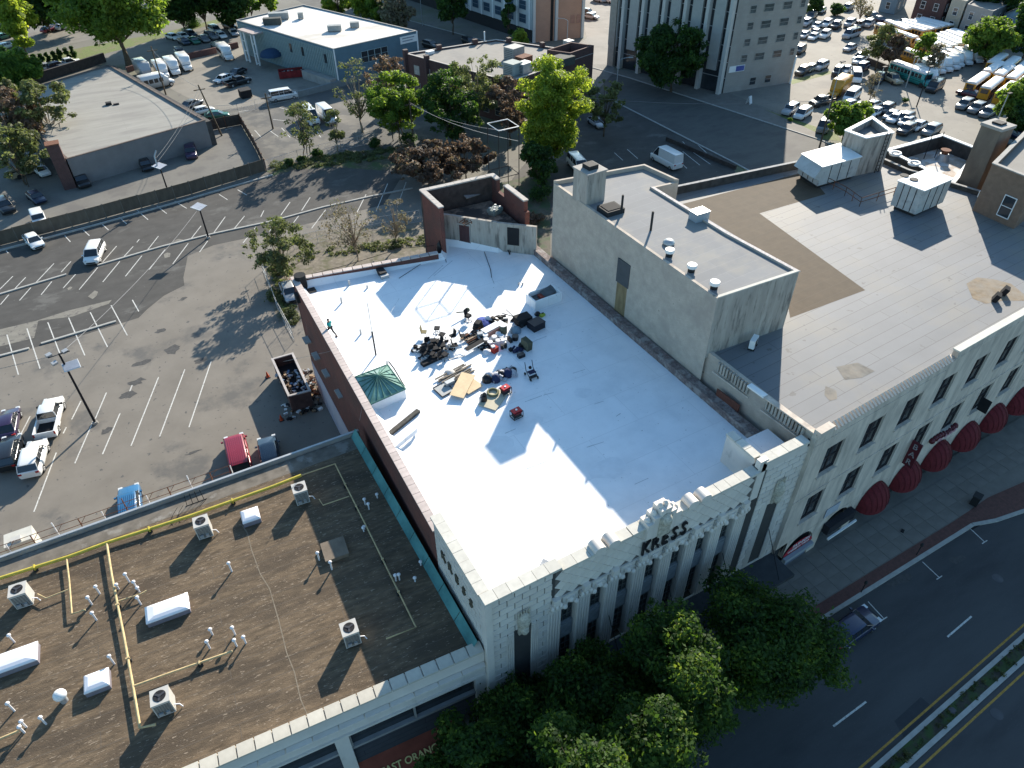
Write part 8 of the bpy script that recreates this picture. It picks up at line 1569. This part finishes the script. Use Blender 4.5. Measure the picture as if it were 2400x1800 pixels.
TR('red_tree','orange brown tree at the left edge beside the warehouse',30,290,6,6.2,1.5,12,L_red,nleaf=7000,ncl=90,cr=.95,leaf=.26,seed=47,trunks=2)
TR('brown_tree','olive brown tree over the parked tan pickup',35,360,5,5.8,1.2,10,L_olive,nleaf=6500,ncl=80,cr=.85,leaf=.24,seed=48,trunks=3)
TR('dark_tree','dark evergreen left of the big tree at the top',420,18,6,7,1,15,L_dark,nleaf=10000,ncl=40,cr=2.4,leaf=.45,seed=49)
TR('dark_tree','dark evergreen in the middle of the top left grove',470,10,6,8,1,16,L_dark,nleaf=11000,ncl=40,cr=2.6,leaf=.45,seed=50)
TR('dark_tree','dark evergreen at the right end of the top left grove',530,12,6,7,1,15,L_dark,nleaf=10000,ncl=40,cr=2.4,leaf=.45,seed=51)
TR('dark_tree','dark tree behind the far parked cars at the upper left',100,28,5,7,1,12,L_dark,nleaf=8000,ncl=36,cr=2.2,leaf=.42,seed=52)
TR('dark_tree','dark tree at the top left between the big tree and the cars',165,15,6,7,1,14,L_dark,nleaf=8000,ncl=36,cr=2.2,leaf=.42,seed=53)
TR('green_tree','small light tree above the white office roof',585,14,4,3.2,1.5,8,L_mid,nleaf=2500,ncl=24,cr=1.1,leaf=.36,seed=54); TR('green_tree','thin light tree next to the one above the office roof',630,8,4,3.4,1.5,8.5,L_mid,nleaf=2500,ncl=24,cr=1.1,leaf=.36,seed=55)
for i,(px,py,mt,l) in enumerate(((790,-2,L_bright,'leftmost yellow green tree behind the office roof'),(845,8,L_bright,'yellow green tree behind the middle of the office roof'),(890,14,L_mid,'green tree behind the office roof'),(925,28,L_tan,'pale twiggy tree at the right end of the office roof'))): TR('bright_tree' if mt is L_bright else 'green_tree',l,px,py,6,5.2,1.5,12,mt,nleaf=7000,ncl=44,cr=1.5,leaf=.36,seed=60+i)
TR('dark_tree','dark tree in the shade before the white apartment front',1058,10,7,4.6,2,13,L_dark,nleaf=6000,ncl=34,cr=1.5,leaf=.36,seed=65); TR('dark_tree','narrow dark tree at the corner of the white apartment front',1192,42,5,2.2,1,10,L_dark,nleaf=2500,ncl=20,cr=.9,leaf=.3,seed=66)
TR('bright_tree','small yellow green tree behind the brick roof',1215,90,4,2.5,1,6.5,L_bright,nleaf=4500,ncl=26,cr=.9,leaf=.26,seed=67)
for i in range(8):
    px=76+i*14.5; py=166-i*3.6; x,y=G(px,py); make_tree('cypress',['first','second','third','fourth','fifth','sixth','seventh','eighth'][i]+' small dark cypress from the left in the cypress row',x,y,.85,.2,3.4,L_dark,nleaf=900,ncl=14,cr=.45,leaf=.22,seed=70+i,shape='cone',group='cypresses behind the warehouse',cat='cypress',stems=4)
# right
TR('dark_tree','large dark green tree in front of the tower fins',1583,132,7,8.0,1.2,15,L_dark,nleaf=22000,ncl=80,cr=1.9,leaf=.3,seed=81)
TR('green_tree','round olive green tree at the corner of the right lot',1985,290,3,4.8,.6,7,L_mid,nleaf=13000,ncl=50,cr=1.1,leaf=.24,seed=82)
TR('green_tree','round green tree in front of the blue house',2315,96,4.5,6.0,.8,10,L_mid,nleaf=10000,ncl=50,cr=1.6,leaf=.36,seed=83)
TR('red_tree','sparse reddish tree in front of the left buses',2068,108,5,4.6,2,9.5,L_olive,nleaf=4200,ncl=44,cr=1.0,leaf=.28,seed=84); TR('red_tree','small reddish tree with a dark trunk near the low wall',2092,122,5,2.8,2.5,9,L_red,nleaf=2600,ncl=26,cr=.9,leaf=.28,seed=85)
TR('sparse_tree','light green sparse tree between the bus rows',2168,112,5,2.8,2,9,L_mid,nleaf=2200,ncl=26,cr=.9,leaf=.28,seed=86); TR('sparse_tree','thin twiggy tree left of the shuttle rows',2195,130,5,2.6,2,8,L_tan,nleaf=1200,ncl=26,cr=.8,leaf=.26,seed=87)
TR('green_tree','green tree at the right edge over the bus block',2385,235,5,4.4,1,9,L_mid,nleaf=10000,ncl=50,cr=1.3,leaf=.3,seed=88); TR('dark_tree','dark tree at the right edge below the green one',2400,280,3,3.4,.5,6,L_dark,nleaf=6000,ncl=34,cr=1.1,leaf=.28,seed=89)
TR('bare_tree','bare tree at the top over the far lot',2022,18,5,3.6,2,9,L_tan,nleaf=900,ncl=34,cr=1.0,leaf=.26,seed=90,bark=M_barkl)
TR('bare_tree','thin bare tree in the lot behind the grass strip',2047,205,4,2.6,2,7,L_tan,nleaf=500,ncl=24,cr=.7,leaf=.2,seed=91)
TR('dark_tree','small dark tree beside the tower at the far back',1912,10,3,2.6,.5,5.5,L_dark,nleaf=3000,ncl=20,cr=1.0,leaf=.34,seed=92); TR('dark_tree','low dark hedge like tree in the far lot corner',1962,22,1.5,2.6,.2,3,L_dark,nleaf=2500,ncl=18,cr=1.0,leaf=.34,seed=93)
for i,(px,py,mt) in enumerate(((2215,-22,L_dark),(2255,-18,L_mid),(2300,-12,L_bright),(2345,-22,L_mid),(2396,-2,L_mid),(2425,70,L_dark),(2405,26,L_dark),(2450,20,L_bright),(2325,8,L_dark))):
    TR('far_tree',['dark tree above the flat dark glazed building','green tree at the top above the cream building','yellow green tree at the top above the balconies','green tree at the top left of the blue house gable','green tree in the top right corner','dark tree right of the blue house','dark tree touching the blue house roof','bright tree cut by the right edge beside the blue house','dark tree just left of the blue gable'][i],px,py,6,6.5,1,13.5,mt,nleaf=8000,ncl=40,cr=2.0,leaf=.45,seed=100+i)
# shrubs
for px,py,r,h,mt,l in ((1850,284,.5,.6,L_mid,'tiny green shrub at the start of the grass strip'),(680,386,1.1,1.0,L_dark,'dark low shrub under the chain link fence'),(708,378,.9,.9,L_dark,'second dark shrub under the chain link fence'),(745,368,1.3,1.5,L_dark,'taller dark shrub by the thin tree stems'),(660,640,1.2,1.2,L_dark,'green shrub by the silver car'),(650,700,1.6,1.0,L_olive,'olive weeds between fence and brick wall'),(676,740,1.2,1.0,L_olive,'weeds near the skip corner'),(2000,318,2.0,1.4,L_dark,'dark bush at the foot of the round olive green tree'),(1265,470,2.0,2.2,L_dark,'dark shrub in the gap between stair house and beige wall'),(1255,520,1.6,1.6,L_red,'reddish shrub in the gap by the beige wall'),(930,575,1.2,.9,L_olive,'weeds behind the white roof parapet'),(960,340,2.2,2.0,L_dark,'dark shrub under the green tree'),(880,345,1.6,1.6,L_dark,'dark shrub at the chain link fence end'),(1650,175,2.2,1.8,L_dark,'dark shrub at the foot of the tower'),(1500,165,2.4,1.6,L_dark,'dark planting along the tower front'),(450,62,3,1.6,L_dark,'dark hedge behind the back car park')):
    x,y=G(px,py); shrub('shrub',l,x,y,r,h,mt,int(700+700*r),seed=int(px))
# ivy and grass verge as stuff
r_=random.Random(9); cl=[]
for i in range(160):
    u=r_.random(); a=G(640+u*330+r_.uniform(-6,6),392-u*36+r_.uniform(-12,10)); c=r_.uniform(.3,.7); cl.append((a[0],a[1],c*.3,c,c*.6))
for i in range(120):
    u=r_.random(); a=G(632+u*60+r_.uniform(-14,14),600+u*160+r_.uniform(-10,10)); c=r_.uniform(.2,.5); cl.append((a[0],a[1],c*.3,c,c*.6))
for i in range(120):
    u=r_.random(); a=G(700+u*330,600-u*40+r_.uniform(-10,10)); c=r_.uniform(.2,.5); cl.append((a[0],a[1],c*.3,c,c*.6))
o=link('weeds',leaf_mesh('weeds',cl,26000,.13,L_olive,.5,9)); tag(o,'olive weeds and leaf litter growing around the fences','weeds',kind='stuff')
